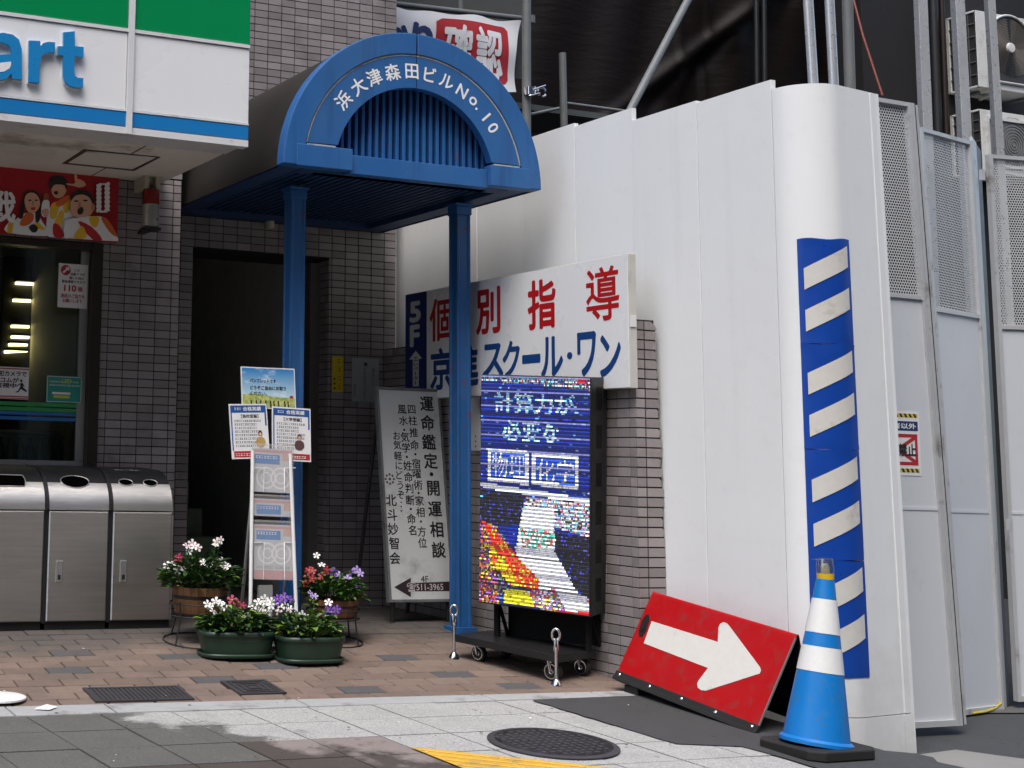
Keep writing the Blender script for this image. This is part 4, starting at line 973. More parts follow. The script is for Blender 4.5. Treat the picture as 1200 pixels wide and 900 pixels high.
XS = 4.82
sf = Fr((XS, PX(475, 345, XS).y, .408 + ZO), (0, -1, 0), (0, 0, 1)); sw = PX(475, 345, XS).y - 5.965; sh = .690
sg = thing('school_sign', 'long white sign with red and navy characters and a navy 5F strip, behind the screen', 'sign', sf.p(sw / 2, 0))
b = MB(); b.fbox(sf, 0, sw, 0, sh, -.052, -.004); obj('box', b, simple('old_sign_frame', (.50, .49, .46), .5, dirt=(.30, .27, .22), dirt_amt=.4), sg, bevel=.003)
an_ = sf.px(500, 400)[0]
b = MB(); b.fbox(sf, an_ + .001, sw - .004, .004, sh - .004, -.004, 0); obj('face', b, M['white'], sg)
nav = simple('sign_navy', (.010, .022, .14), .45, var=.06); b = MB(); b.fbox(sf, .003, an_, .004, sh - .004, -.004, .0005); obj('navy_strip', b, nav, sg)
b = MB(); sred = simple('sign_red', (.42, .008, .012), .42, var=.05); snavy = simple('sign_letter_navy', (.008, .05, .20), .42, var=.05)
for ch, *q in (('個', 503.5, 349, 530, 399.5), ('別', 558, 337, 586.5, 391.5), ('指', 618.5, 327, 651.5, 385.5), ('導', 687, 312.5, 726, 376)): b = MB(); b.text_px(sf, ch, *q, .001, 0, {'導': .012, '個': .018}.get(ch, .026)); obj('red_character', b, sred, sg)
for ch, *q in (('京', 504.5, 407.5, 530, 457), ('進', 532, 403, 561, 453), ('ス', 565.5, 402.5, 590, 442.5), ('ク', 589, 399, 609.5, 443), ('ー', 612, 415, 633.5, 426), ('ル', 634, 394, 660, 442), ('・', 664.5, 412.5, 671, 421), ('ワ', 676.5, 388.5, 699, 441), ('ン', 703, 391.5, 728, 442)): b = MB(); b.text_px(sf, ch, *q, .001, 0, .028); obj('navy_character', b, snavy, sg)
b = MB()
b.text_px(sf, '5', 480, 353, 493.5, 378, .0015, 0, .04); b.text_px(sf, 'F', 480.5, 380.5, 492, 406.5, .0015, 0, .04)
pp = lambda pts: [sf.px(460 + x / 5.293, 300 + y / 5.293) for x, y in pts]
b.poly(sf, pp([(145, 588), (184, 635), (164, 640), (164, 808), (127, 808), (127, 642), (105, 642)]), .0015); obj('white_lettering', b, simple('sign_cream', (.55, .56, .55), .5), sg)
b = MB()
for i, ch in enumerate('エレベーター'): b.text_px(sf, ch if ch != 'ー' else '|', 485.4 if ch != 'ー' else 487, 418.5 + i * 5.6, 490 if ch != 'ー' else 488, 423 + i * 5.6, .003, 0, .02)
obj('small_lettering', b, ink, sg)
b = MB(); f = Fr((XS + .0, 5.965, ZO), (1, 0, 0), (0, 0, 1)); b.fbox(f, .008, .044, .72, .78, .0, .006); obj('end_latch', b, M['whiteframe'], sg)
# small plate below the sign
wf = Fr((WXa - .006, 7, ZO), (0, -1, 0), (0, 0, 1))
r, a0, a1, b0, b1 = sheet('wall_plate', 'narrow white plate on the dark tiled wall between post and screen', 'plate', wf, 549, 456, 563, 528, paper, .004)
b = MB()
for k in range(3): b.fbox(wf, a0 + (a1 - a0) * .6, a0 + (a1 - a0) * .68, b0 + .02 + .03 * k, b0 + .03 + .03 * k, .004, .0045)
obj('print', b, ink, r)
# plates beside the entrance
ef = Fr((0, YW - .006, ZO), (1, 0, 0), (0, 0, 1))
yel = simple('yellow_plate', (.62, .50, .02), .45, var=.05)
r, a0, a1, b0, b1 = sheet('yellow_plate', 'small upright yellow plate with orange characters beside the entrance', 'plate', ef, 389, 417.5, 402, 459.5, yel, .004)
b = MB()
for i in range(4):
    y = 423 + i * 10.2; a = ef.px(397.5, y); dashes(b, ef.shift(.004), a[0] - .014, a[0] + .016, a[1], .03, .0006)
for i in range(3): a = ef.px(391.8, 444 + i * 5.5); b.fbox(ef.shift(.004), a[0] - .006, a[0] + .006, a[1] - .007, a[1] + .007, 0, .0005, 1)
obj('print', b, [simple('print_rust', (.45, .13, .02), .5), ink], r)
r, a0, a1, b0, b1 = sheet('grey_notice', 'pale grey notice board with columns of black writing beside the yellow plate', 'notice', ef, 412, 420, 443.5, 471, simple('grey_board', (.34, .36, .36), .5, var=.05), .006)
b = MB(); f = ef.shift(.006)
a = ef.px(428, 427); b.prism(f, [(a[0] + .014 * math.cos(t * .4), a[1] + .014 * math.sin(t * .4)) for t in range(16)], 0, .0004)
for x, y0, y1, w_ in ((427.5, 433, 466, .022), (437.5, 434, 450, .024), (415.5, 452, 465, .018)):
    c0, c1 = ef.px(x, y0), ef.px(x, y1); z = c0[1]
    while z > c1[1]: dashes(b, f, c0[0] - w_ / 2, c0[0] + w_ / 2, z, w_, .0006); z -= w_ * 1.2
obj('print', b, simple('print_dark_grey', (.06, .065, .07), .5), r)

# ------------------------------------------------------------------ leaning fortune teller's board
Yb_, = (7.62,)
BLp, BRp = PY(456, 706, Yb_), PY(533, 702, Yb_)
TLp = PX(440.5, 453, BLp.x + .0); u_ = Vector((BRp.x - BLp.x, 0, 0)); Hh = (TLp - BLp)
of = Fr(BLp, (1, 0, 0), Hh); ow, oh = u_.length, Hh.length
bd = thing('standing_board', 'grey standing board with columns of brush style characters, leaning by the entrance', 'sign board', (BLp.x + ow / 2, Yb_, .2))
b = MB(); fw2 = .016
for q in ((0, ow, 0, fw2), (0, ow, oh - fw2, oh), (0, fw2, fw2, oh - fw2), (ow - fw2, ow, fw2, oh - fw2)): b.fbox(of, *q, -.03, .006)
obj('frame', b, simple('grey_frame', (.20, .21, .21), .5, metal=.3, dirt=(.08, .08, .08), dirt_amt=.4), bd)
b = MB(); b.fbox(of, fw2, ow - fw2, fw2, oh - fw2, -.028, 0); obj('face', b, simple('aged_white_face', (.62, .64, .63), .5, var=.05, scale=4, dirt=(.38, .39, .38), dirt_amt=.3), bd)
b = MB()
for x in (.02, ow - .05): 
    p = of.p(x + .015, .0, -.02); b.tube([p, (p.x, p.y, gz(p.x, p.y))], .014)
    p2 = of.p(x + .015, oh * .92, -.04); b.tube([p2, (p2.x, p2.y + .30, gz(p2.x, p2.y + .3))], .012)
obj('leg', b, M['black'], bd)
def colm(b, chars_, pts, sz, bold, d=.001):
    for ch, (x, y) in zip(chars_, pts):
        a, c = of.px(430 + x / 3.214, 440 + y / 3.214); b.line(of, ch, a, c, sz * (.5 if ch == '・' and False else 1), d, 0, bold, rot=0)
b = MB()
colm(b, '運命鑑定・開運相談', [(225, 107), (228, 178), (233, 250), (240, 322), (243, 372), (250, 425), (256, 503), (262, 580), (270, 657)], .100, .022)
colm(b, '四柱推命・宿曜術・家相・方位', [(168, 128), (172, 170), (176, 215), (179, 262), (182, 297), (185, 332), (188, 370), (192, 412), (194, 443), (198, 472), (201, 515), (203, 550), (206, 588), (209, 630)], .064, .012)
colm(b, '風水・気学・姓命判断・命名', [(132, 128), (137, 170), (140, 205), (143, 232), (147, 272), (150, 307), (153, 340), (156, 383), (159, 425), (163, 470), (165, 503), (167, 540), (171, 583)], .064, .012)
colm(b, 'お気軽にどうぞ', [(112, 227), (114, 262), (117, 303), (120, 340), (122, 375), (125, 413), (127, 450)], .058, .01)
for k in range(3): a, c = of.px(430 + 129 / 3.214, 440 + (478 + 16 * k) / 3.214); b.fbox(of, a - .004, a + .004, c - .004, c + .004, 0, .001)
colm(b, '北斗妙智会', [(91, 470), (95, 525), (98, 578), (102, 632), (105, 688)], .076, .016)
a, c = of.px(430 + 217 / 3.214, 440 + 767 / 3.214); b.line(of, '4F', a, c, .055, .001, 0, .01)
obj('black_lettering', b, ink, bd)
b = MB(); plum = simple('plum_arrow', (.036, .020, .026), .5); q = lambda x, y: of.px(430 + x / 3.214, 440 + y / 3.214)
b.poly(of, [q(102, 797), q(165, 762), q(165, 782), q(312, 776), q(313, 812), q(165, 813), q(165, 835)], .001); obj('arrow', b, plum, bd)
b = MB(); a, c = q(219, 797); b.line(of, '☎511-3965', a + .0, c, .052, .0018, 0, .012, wmax=(q(288, 797)[0] - q(152, 797)[0])); obj('number', b, simple('pale_print', (.60, .55, .56), .5), bd)
b = MB(); a, c = q(86, 390)
for k in range(8): b.prism(of, [(a + .028 * math.cos(k * .785) + .008 * math.cos(j * 1.05), c + .028 * math.sin(k * .785) + .008 * math.sin(j * 1.05)) for j in range(6)], 0, .001)
b.prism(of, [(a + .009 * math.cos(j * .8), c + .009 * math.sin(j * .8)) for j in range(8)], 0, .001); obj('flower_crest', b, simple('brown_print', (.12, .09, .075), .5), bd)
# ------------------------------------------------------------------ LED screen on a trolley
LS = 1.0417; a_, ro, pi_ = -1.027, -.040, .053
U = Vector((math.cos(a_), math.sin(a_), 0)); Vv = Vector((0, 0, 1)); Nn = U.cross(Vv)
u2 = U * math.cos(ro) + Vv * math.sin(ro); v2 = Vv * math.cos(ro) - U * math.sin(ro); v2 = v2 * math.cos(pi_) + Nn * math.sin(pi_)
LW, LH = .6, 1.2
lc = Vector((4.345 * LS, 6.12 * LS, -.127 * LS + ZO)); lf = Fr(lc - u2 * LW / 2 - v2 * LH / 2, u2, v2)
base_p = Vector((lc.x, lc.y, gz(lc.x, lc.y)))
led = thing('led_screen', 'upright LED screen showing noisy blue picture with characters and red yellow stripes', 'screen', base_p)
DP = .225
b = MB(); b.fbox(lf, -.004, LW + .004, -.006, LH + .006, -DP, -.004); obj('cabinet', b, simple('cabinet_black', (.014, .015, .016), .45, var=.15), led, bevel=.004)
ef_ = Fr(lf.p(LW + .004, 0, -DP), -lf.n * -1, lf.v)   # right side
slotm = simple('slot_black', (.003, .003, .003), .8)
for k in range(6):
    b = MB(); z = .06 + k * .195; b.fbox(ef_, .07, .15, z, z + .12, 0, .001); obj('side_slot', b, slotm, led)
b = MB(); b.fbox(ef_, .012, .022, .01, LH - .01, 0, .004); b.fbox(ef_, .20, .215, .01, LH - .01, 0, .004); obj('side_rib', b, simple('cabinet_grey', (.035, .037, .04), .45), led)
b = MB(); hz0 = .74; hb = ef_.p(.02, hz0); b.tube([ef_.p(.018, hz0), ef_.p(.018, hz0, .05), ef_.p(.018, hz0 + .17, .05), ef_.p(.018, hz0 + .17)], .007); obj('handle', b, M['black'], led)
b = MB(); b.fbox(ef_, .04, .065, LH * .62, LH * .65, .001, .006); b.fbox(ef_, .045, .06, LH * .97, LH * .975, .001, .006); obj('lock', b, M['alu'], led)
# the moving picture, one lamp row after another
NX, NY = 112, 124
img = np.zeros((NY, NX, 3)); msk = np.zeros((NY, NX))
def fill(poly, colr):
    p = np.array(poly); x0, x1 = int(max(0, p[:, 0].min())), int(min(NX, p[:, 0].max() + 2)); y0, y1 = int(max(0, p[:, 1].min())), int(min(NY, p[:, 1].max() + 2))
    if x1 <= x0 or y1 <= y0: return
    yy, xx = np.mgrid[y0:y1, x0:x1] + .5; ins = np.zeros(xx.shape, bool); n = len(p)
    for i in range(n):
        xa, ya = p[i]; xb, yb2 = p[(i + 1) % n]
        if ya == yb2: continue
        ins ^= ((ya > yy) != (yb2 > yy)) & (xx < (xb - xa) * (yy - ya) / (yb2 - ya) + xa)
    if callable(colr): 
        for (j, i) in zip(*np.nonzero(ins)): img[y0 + j, x0 + i] = colr(x0 + i, y0 + j)
    else: img[y0:y1, x0:x1][ins] = colr
def led_text(s, x0, y0, x1, y1, colr, bold=.03):
    V, Fc, lo, hi = glyph(s)
    for f_ in Fc: fill([(x0 + (V[i][0] - lo[0]) / (hi[0] - lo[0]) * (x1 - x0), y1 - (V[i][1] - lo[1]) / (hi[1] - lo[1]) * (y1 - y0)) for i in f_], colr)
rng = np.random.default_rng(3)
def L(x, y):
    k = (x - 5) / 364; return (k * NX, (y - (57 + 13 * k)) / (728 + 60 * k) * NY)       # from a close look at the screen, sheared to its edges
img[:] = (.005, .02, .36)
gr = rng.random((NY, NX)); img[..., 2] *= (.5 + .6 * gr) * (.55 + .6 * rng.random((NY, 1)))
for _ in range(420): j, i, n_ = int(rng.integers(NY)), int(rng.integers(NX)), int(rng.integers(1, 5)); img[j, i:i + n_] = [(.05, .25, .6), (.0, .0, .1), (.02, .02, .75), (.2, .3, .7)][int(rng.integers(4))]
fill([L(5, 55), L(369, 55), L(369, 112), L(200, 90), L(5, 75)], lambda x, y: tuple(np.array([(.1, .6, .7), (.6, .55, .5), (.02, .02, .2), (.5, .1, .1), (.02, .02, .03)][rng.integers(5)])))
fill([L(90, 58), L(260, 58), L(250, 72), L(120, 68)], (.02, .02, .02)); fill([L(330, 70), L(352, 70), L(352, 90), L(330, 88)], (.8, .01, .02))
cy = lambda x, y: tuple(np.array([.30, .72, 1.0]) * rng.choice([.8, .9, 1.0, 1.0])) if rng.random() > .35 else (.9, .9, 1)
for sx_ in (0, .9):
    led_text('計算力が', *[q + (sx_ if k == 0 else 0) for k, q in enumerate(L(52, 112))], *[q + (sx_ if k == 0 else 0) for k, q in enumerate(L(318, 195))], cy); led_text('必要な', *[q + (sx_ if k == 0 else 0) for k, q in enumerate(L(80, 205))], *[q + (sx_ if k == 0 else 0) for k, q in enumerate(L(268, 285))], cy)
wt = lambda x, y: tuple(np.array([[.95, .95, 1], [.95, .95, 1], [.95, .95, 1], [.95, .95, 1], [.6, .85, 1], [.95, .95, 1], [.4, .45, .9], [1, .8, .8]][rng.integers(8)]))
for x0, x1, sft in ((30, 170, 0), (182, 334, 20)):
    fill([L(x0, 292 + sft), L(x1, 305 + sft), L(x1, 420 + sft), L(x0, 400 + sft)], wt); fill([L(x0 + 12, 306 + sft), L(x1 - 12, 318 + sft), L(x1 - 12, 405 + sft), L(x0 + 12, 388 + sft)], (.02, .08, .5))
led_text('物理', *L(45, 308), *L(158, 398), wt, .02); led_text('化学', *L(197, 335), *L(320, 420), wt, .02)
fill([L(5, 402), L(369, 472), L(369, 490), L(5, 420)], (.9, .95, 1))
fill([L(5, 422), L(200, 462), L(150, 545), L(70, 545), L(5, 530)], lambda x, y: (.012, .012, .016) if rng.random() > .15 else (.03, .04, .3))
fill([L(160, 455), L(369, 490), L(369, 600), L(250, 560), L(150, 500)], lambda x, y: [(.9, .95, 1), (.1, .6, .7), (.02, .02, .03), (.7, .2, .25), (.3, .4, .95), (.75, .75, .6)][rng.integers(6)])
fill([L(250, 575), L(369, 600), L(369, 800), L(320, 760), L(262, 640)], lambda x, y: (.012, .012, .015) if rng.random() > .12 else (.05, .05, .5))
fill([L(150, 490), L(255, 500), L(258, 640), L(330, 780), L(369, 800), L(369, 852), L(250, 835), L(170, 700), L(128, 640)], lambda x, y: (.95, .95, 1) if rng.random() > .2 else (.6, .65, 1))
fill([L(140, 560), L(255, 575), L(250, 630), L(150, 620)], lambda x, y: [(.05, .55, .5), (.8, .9, .9), (.6, .05, .05), (.1, .3, .2)][rng.integers(4)])
fill([L(5, 530), L(60, 545), L(70, 800), L(5, 785)], lambda x, y: [(.85, .65, .02), (.75, .06, .02), (.1, .05, .12), (.02, .02, .03), (.3, .1, .5)][rng.integers(5)])
fill([L(60, 545), L(135, 650), L(95, 750), L(65, 790)], lambda x, y: [(.02, .02, .03), (.1, .3, .1), (.25, .08, .4), (.02, .02, .02)][rng.integers(4)])
fill([L(5, 520), L(40, 545), L(205, 730), L(205, 775), L(150, 745), L(50, 610)], lambda x, y: (.85, .03, .02) if rng.random() > .25 else (.95, .6, .03))
fill([L(40, 600), L(150, 745), L(115, 750), L(40, 650)], lambda x, y: (.95, .65, .02) if rng.random() > .3 else (.7, .05, .02))
fill([L(95, 750), L(170, 765), L(190, 815), L(88, 795)], lambda x, y: (.95, .85, .02) if rng.random() > .12 else (.3, .25, .02))
fill([L(170, 765), L(260, 760), L(300, 845), L(190, 818)], lambda x, y: [(.7, .05, .05), (.9, .9, 1), (.1, .2, .1), (.9, .8, .1), (.2, .1, .6)][rng.integers(5)])
fill([L(230, 830), L(369, 845), L(369, 856), L(230, 842)], (.85, .02, .02))
# rolling scan: single rows that the shutter caught dark, and rows torn sideways
for j in range(NY):
    if rng.random() < .12: img[j] = np.roll(img[j], rng.integers(-3, 4), axis=0)
    if rng.random() < .10: img[j] *= .3
for j in range(0, 50):
    if j % 8 == 0: img[j] = img[j] * .4 + np.array([.16, .16, .34]) * .7
for j in range(NY):
    i = 0
    while i < NX: n_ = 1 if j < 62 else int(rng.integers(1, 3)); img[j, i:i + n_] = img[j, i]; i += n_
img[:, :] *= (.8 + .4 * rng.random((NY, NX, 1)))
img[1::2] *= .28
t = NT('screen_light'); vc = t.n('ShaderNodeAttribute', attribute_name='lamp'); t.set(col=(.012, .012, .014), rough=.5, emit=vc.outputs['Color'], estr=.80)
b = MB(); cw, chh = LW / NX, LH / NY; cols = []
for j in range(NY):
    for i in range(NX):
        x0, z1 = i * cw, LH - j * chh; b.face([lf.p(x0, z1 - chh * .80, 0), lf.p(x0 + cw, z1 - chh * .80, 0), lf.p(x0 + cw, z1, 0), lf.p(x0, z1, 0)]); cols.append((*np.clip(img[j, i], 0, 1), 1))
o = obj('screen_face', b, t.m, led)
ca = o.data.color_attributes.new('lamp', 'FLOAT_COLOR', 'CORNER'); ca.data.foreach_set('color', np.repeat(np.array(cols), 4, axis=0).astype(np.float32).ravel())
b = MB(); b.fbox(lf, 0, LW, 0, LH, -.004, -.002); obj('screen_mask', b, M['black'], led)
# trolley
J1, J2 = PG(532, 771), PG(652, 803); jd = Vector((J2.x - J1.x, J2.y - J1.y, 0)); back = Vector((-jd.y, jd.x, 0)).normalized()
if back.x < 0: back = -back
tz = PY(650, 761, J2.y).z - .01; tz1 = PY(532, 739, J1.y).z
tf = Fr(Vector((J1.x, J1.y, tz1 - .03)) + back * .0, Vector((J2.x - J1.x, J2.y - J1.y, tz - tz1)), back); tl = jd.length
tr = thing('trolley', 'black steel trolley on castors carrying the LED screen', 'trolley', (J2.x, J2.y, gz(J2.x, J2.y)))
td = .36
if tf.n.z < 0: tf = Fr(tf.O, tf.u, tf.v); 
up = Vector((0, 0, 1)) if True else None
def tp(a, c, h=0.0): return tf.O + tf.u * a + tf.v * c + Vector((0, 0, h))
def tbox(b, a0, a1, c0, c1, h0, h1, m=0):
    P_ = [tp(a, c, h) for h in (h0, h1) for a, c in ((a0, c0), (a1, c0), (a1, c1), (a0, c1))]; b.mesh(P_, [(0, 3, 2, 1), (4, 5, 6, 7), (0, 1, 5, 4), (1, 2, 6, 5), (2, 3, 7, 6), (3, 0, 4, 7)], m)
b = MB(); tbox(b, .0, tl, .0, td, 0, .012); tbox(b, 0, tl, -.003, .004, -.025, .012); tbox(b, 0, tl, td - .004, td + .003, -.025, .012); tbox(b, tl - .004, tl + .003, .0, td, -.025, .012); tbox(b, -.003, .004, 0, td, -.025, .012)
obj('deck', b, simple('trolley_black', (.013, .013, .014), .38, var=.3, scale=14), tr, bevel=.002)
b = MB(); lo_ = (lf.p(.05, 0, -DP * .5), lf.p(LW - .05, 0, -DP * .5))
flatb = simple('dull_black_paint', (.006, .006, .006), .7, spec=.2)
for p in lo_:
    b = MB(); b.tube([p, Vector((p.x, p.y, tz - .02))], .018); b.tube([p + Vector((0, 0, .02)), p + back * .10 + Vector((0, 0, -(p.z - tz)))], .010); obj('upright', b, flatb, tr)
b = MB(); pa, pb = lo_[0] + back * .10, lo_[1] + back * .10; b.mesh([pa, pb, (pb.x, pb.y, tz), (pa.x, pa.y, tz), pa + back * .02, pb + back * .02, (pb.x + back.x * .02, pb.y + back.y * .02, tz), (pa.x + back.x * .02, pa.y + back.y * .02, tz)], [(0, 3, 2, 1), (4, 5, 6, 7), (0, 1, 5, 4), (1, 2, 6, 5), (2, 3, 7, 6), (3, 0, 4, 7)]); obj('void_shade_board', b, flatb, tr)  # added black board in place of the dark, shaded void under the screen
def castor(a, c):
    p = tp(a, c, -.026); g = gz(p.x, p.y); h = p.z - g; rw = min(.055, h * .46); cw_ = Vector((p.x, p.y, g + rw)) + tf.u * .012
    o = obj('castor', (lambda b: (b.tube([p, p + Vector((0, 0, -.014))], .022), b.fbox(Fr(p, tf.u, tf.v), -.035, .035, -.03, .03, -.004, .004), b.tube([p + tf.v * -.022, cw_ + tf.v * -.022], .009), b.tube([p + tf.v * .022, cw_ + tf.v * .022], .009), b)[-1])(MB()), M['chrome'], tr)
    b = MB(); b.lathe(cw_ + tf.v * -.016, [(rw * .8, 0), (rw, 0.002), (rw, .03), (rw * .8, .032)], 24, 0, tf.v); obj('tyre', b, simple('black_rubber', (.012, .012, .012), .7) if 'rub' not in M else M['rub'], o)
    b = MB(); b.lathe(cw_ + tf.v * -.019, [(0, .004), (rw * .3, .002), (rw * .32, 0.009), (rw * .68, .009), (rw * .7, 0), (rw * .81, .0), (rw * .81, .036), (0, .036)], 18, 0, tf.v); obj('rim', b, M['chrome'], o)
M['rub'] = simple('black_rubber', (.013, .013, .013), .72, var=.2)
for a, c in ((.10, .07), (tl - .07, .06), (tl - .06, td - .05), (.1, td - .05)): castor(a, c)
for Jp, top in ((J1, PY(532, 709, J1.y).z), (J2, PY(652, 737, J2.y).z)):
    b = MB(); b.lathe(Jp, [(.0, 0), (.028, 0), (.026, .008), (.013, .028), (.0, .028)], 18); b.tube([Jp + Vector((0, 0, .02)), (Jp.x, Jp.y, top - .045)], .0085)
    b.lathe((Jp.x, Jp.y, top - .105), [(0, 0), (.014, 0), (.016, .02), (.011, .05), (0, .05)], 14)
    ring = [(Jp.x + .019 * math.cos(t * math.pi / 8) * .8, Jp.y - .019 * math.cos(t * math.pi / 8) * .6, top - .03 + .03 * math.sin(t * math.pi / 8)) for t in range(17)]
    b.tube(ring, .0065, cap=False); obj('levelling_jack', b, M['chrome'], tr)

# ------------------------------------------------------------------ red arrow board
s_, ya, pp_, AL, AH, th = 5.05, -.02, .098, .96, .478, .452
BRr = ray(886, 859); BRr = W(BRr / BRr[1] * s_)
d = Vector((-math.sin(ya) * math.cos(pp_), math.cos(ya) * math.cos(pp_), math.sin(pp_))); inn = Vector((0, 0, 1)).cross(d).normalized()
if inn.x < 0: inn = -inn
upv = d.cross(inn); upv = upv if upv.z > 0 else -upv
ab = thing('arrow_board', 'red folding board with a big white arrow pointing right, beside the blue cone', 'sign', BRr)
sA = 1.0
dir1 = upv * math.cos(th) + inn * math.sin(th); bx_ = .32
apex = dir1 * AH; foot = inn * bx_ + Vector((0, 0, .012)); dir2 = (foot - apex).normalized(); rr_ = .022
prof2 = [Vector((0, 0, 0)), dir1 * (AH - .03)]
p0_, p1_, p2_ = dir1 * (AH - .03), apex + dir1 * .004, apex + dir2 * .03
for k in range(1, 6): t_k = k / 6; prof2.append(p0_ * (1 - t_k) ** 2 + p1_ * 2 * t_k * (1 - t_k) + p2_ * t_k ** 2)
prof2 += [p2_, foot]
b = MB()
for m, off in ((0, 0), (1, -.004)):
    pts = []
    for k, p in enumerate(prof2):
        tn = (prof2[min(k + 1, len(prof2) - 1)] - prof2[max(k - 1, 0)]).normalized(); nr = tn.cross(d); nr = nr if nr.dot(p - inn * .15 - upv * .1) > 0 else -nr; pts.append(BRr + p + nr * off)
    for k in range(len(pts) - 1):
        b.face([pts[k], pts[k + 1], pts[k + 1] + d * AL, pts[k] + d * AL], m, 1 <= k <= len(pts) - 3)
redp = simple('red_sheet', (.40, .004, .007), .36, var=.10, scale=4, dirt=(.24, .03, .03), dirt_amt=.45, dscale=16, bump=.06, bscale=12)
obj('folded_sheet', b, [redp, M['black']], ab, merge=True)
af = Fr(BRr + d * AL, -d, dir1)
qa = lambda x, y: af.px(x, y)
b = MB(); aw = [(764, 728), (841.5, 752.4), (842.4, 735), (844.5, 731), (848, 729.2), (852, 730.5), (854.5, 733), (891, 782), (892.3, 786), (890.5, 789.5), (828, 809.5), (822, 809), (818, 806), (817.3, 801.5), (819, 797.5), (830, 783), (754.7, 754)]
b.poly(af, [qa(*p) for p in aw], .002); obj('arrow', b, rw_, ab)
b = MB(); hs = [(758, 720.5), (761, 721), (761.5, 726), (757.5, 739), (753, 746), (749.5, 745.5), (749, 740), (753, 727)]; b.prism(af, [qa(*p) for p in hs], .0005, .004); b.prism(af, [(p[0] * .55 + q2[0] * .45, p[1] * .55 + q2[1] * .45) for p, q2 in zip([qa(*p) for p in hs], [qa(755, 733)] * 8)], .004, .009); obj('hand_grip', b, M['black'], ab)
b = MB(); b.fbox(af, -.004, AL + .004, -.012, .034, -.006, .007); b.fbox(af, -.004, AL + .004, -.012, .006, -.02, .012)
obj('rubber_foot', b, M['rub'], ab, bevel=.002)
for k in range(5): b = MB(); p = af.p(.03 + (AL - .06) * k / 4, .018, .007); b.lathe(p, [(.009, 0), (.009, .002), (.005, .005), (0, .005)], 12, 0, af.n); obj('bolt', b, M['chrome'], ab)
b = MB(); b.fbox(af, AL - .004, AL + .002, .034, AH - .03, -.004, .003); obj('edge_strip', b, M['alu'], ab)
# rubber block that levels its far end
e_ = BRr + d * (AL - .12); b = MB(); b.box(e_.x + .0, e_.x + .26, e_.y - .05, e_.y + .05, gz(e_.x, e_.y) - .005, e_.z - .014); tag(obj('rubber_block', b, M['rub'], at=(e_.x, e_.y, gz(e_.x, e_.y)), bevel=.004), 'black rubber block under the far end of the red arrow board', 'block')

# ------------------------------------------------------------------ cone
YC = 4.72; cc_ = PY(962, 866, YC); zc = lambda y: PY(966, y, YC).z; g0 = gz(cc_.x, YC)
cone = thing('traffic_cone', 'blue and white traffic cone with a clear lamp on its tip', 'traffic cone', (cc_.x, YC, g0))
ztop, zbot = zc(679), zc(868); kx_ = math.cos(math.atan2(cc_.x, YC)) * .97; rtop = kx_ * (PY(978.5, 682, YC).x - PY(956.5, 682, YC).x) / 2; rbot = kx_ * (PY(998, 862, YC).x - PY(914, 862, YC).x) / 2
cxc = (PY(998, 862, YC).x + PY(914, 862, YC).x) / 2; cxt = (PY(978.5, 682, YC).x + PY(956.5, 682, YC).x) / 2
axis = Vector((cxt - cxc, 0, ztop - zbot)); Hc = axis.length; base = Vector((cxc, YC, zbot)); rad = lambda h: rbot + (rtop - rbot) * h / Hc
cb = simple('cone_blue', (.005, .175, .53), .38, spec=.45, var=.14, scale=7, rvar=.1, bump=.08, bscale=22, dirt=(.05, .15, .30), dirt_amt=.3, dscale=28); cwm = simple('cone_white_sleeve', (.70, .71, .71), .5, var=.06, scale=60, dirt=(.5, .49, .47), dirt_amt=.1, dscale=45)
hz = lambda y: (zc(y) - zbot) / (ztop - zbot) * Hc
for name, y0, y1, m, e in (('body', 868, 787, cb, 0), ('white_band', 787, 757.5, cwm, .0015), ('blue_band', 757.5, 742, cb, 0), ('white_band', 742, 702, cwm, .0015), ('tip', 702, 679, cb, 0)):
    h0, h1 = hz(y0) + .0005, hz(y1) - .0005; b = MB(); b.lathe(base, [(rad(h0) + e, h0), (rad(h1) + e, h1)] + ([(0, h1)] if name == 'tip' else []), 40, 0, axis); obj(name, b, m, cone)
b = MB(); b.lathe(base, [(rbot + .012, -.01), (rbot + .012, .004), (rbot + .002, .014), (rbot - .004, .014)], 40, 0, axis); obj('skirt', b, cb, cone)
b = MB(); hs_ = .175; oc = [(hs_, -hs_ * .72), (hs_, hs_ * .72), (hs_ * .72, hs_), (-hs_ * .72, hs_), (-hs_, hs_ * .72), (-hs_, -hs_ * .72), (-hs_ * .72, -hs_), (hs_ * .72, -hs_)]
fz = Fr((cxc, YC, g0), (1, 0, 0), (0, 1, 0)); b.prism(fz, oc, .0, max(.02, zbot - g0 - .006)); obj('base', b, M['rub'], cone, bevel=.006)
t = NT('clear_plastic'); mixn = t.n('ShaderNodeMixShader', {0: .30}); tr_ = t.n('ShaderNodeBsdfTransparent', {0: (.92, .93, .9, 1)}); gl_ = t.n('ShaderNodeBsdfGlossy', {0: (.8, .8, .8, 1), 1: .12}); t.link(tr_.outputs[0], mixn.inputs[1]); t.link(gl_.outputs[0], mixn.inputs[2]); t.link(mixn.outputs[0], t.o.inputs[0]); M['clear'] = t.m
tip = base + axis; lp = tag(thing('lamp_tmp', 'x', 'x', tip), 'clear plastic lamp with a yellow collar on the tip of the blue cone', 'lamp'); lp.name = 'cone_lamp'
r_l = kx_ * (PY(979, 668, YC).x - PY(957, 668, YC).x) / 2; hl = zc(655) - zc(680)
b = MB(); b.lathe(tip, [(0, .001), (r_l * .95, .001), (r_l * .98, hl * .28), (0, hl * .28)], 24); obj('collar', b, simple('lamp_yellow', (.72, .46, .01), .35), lp)
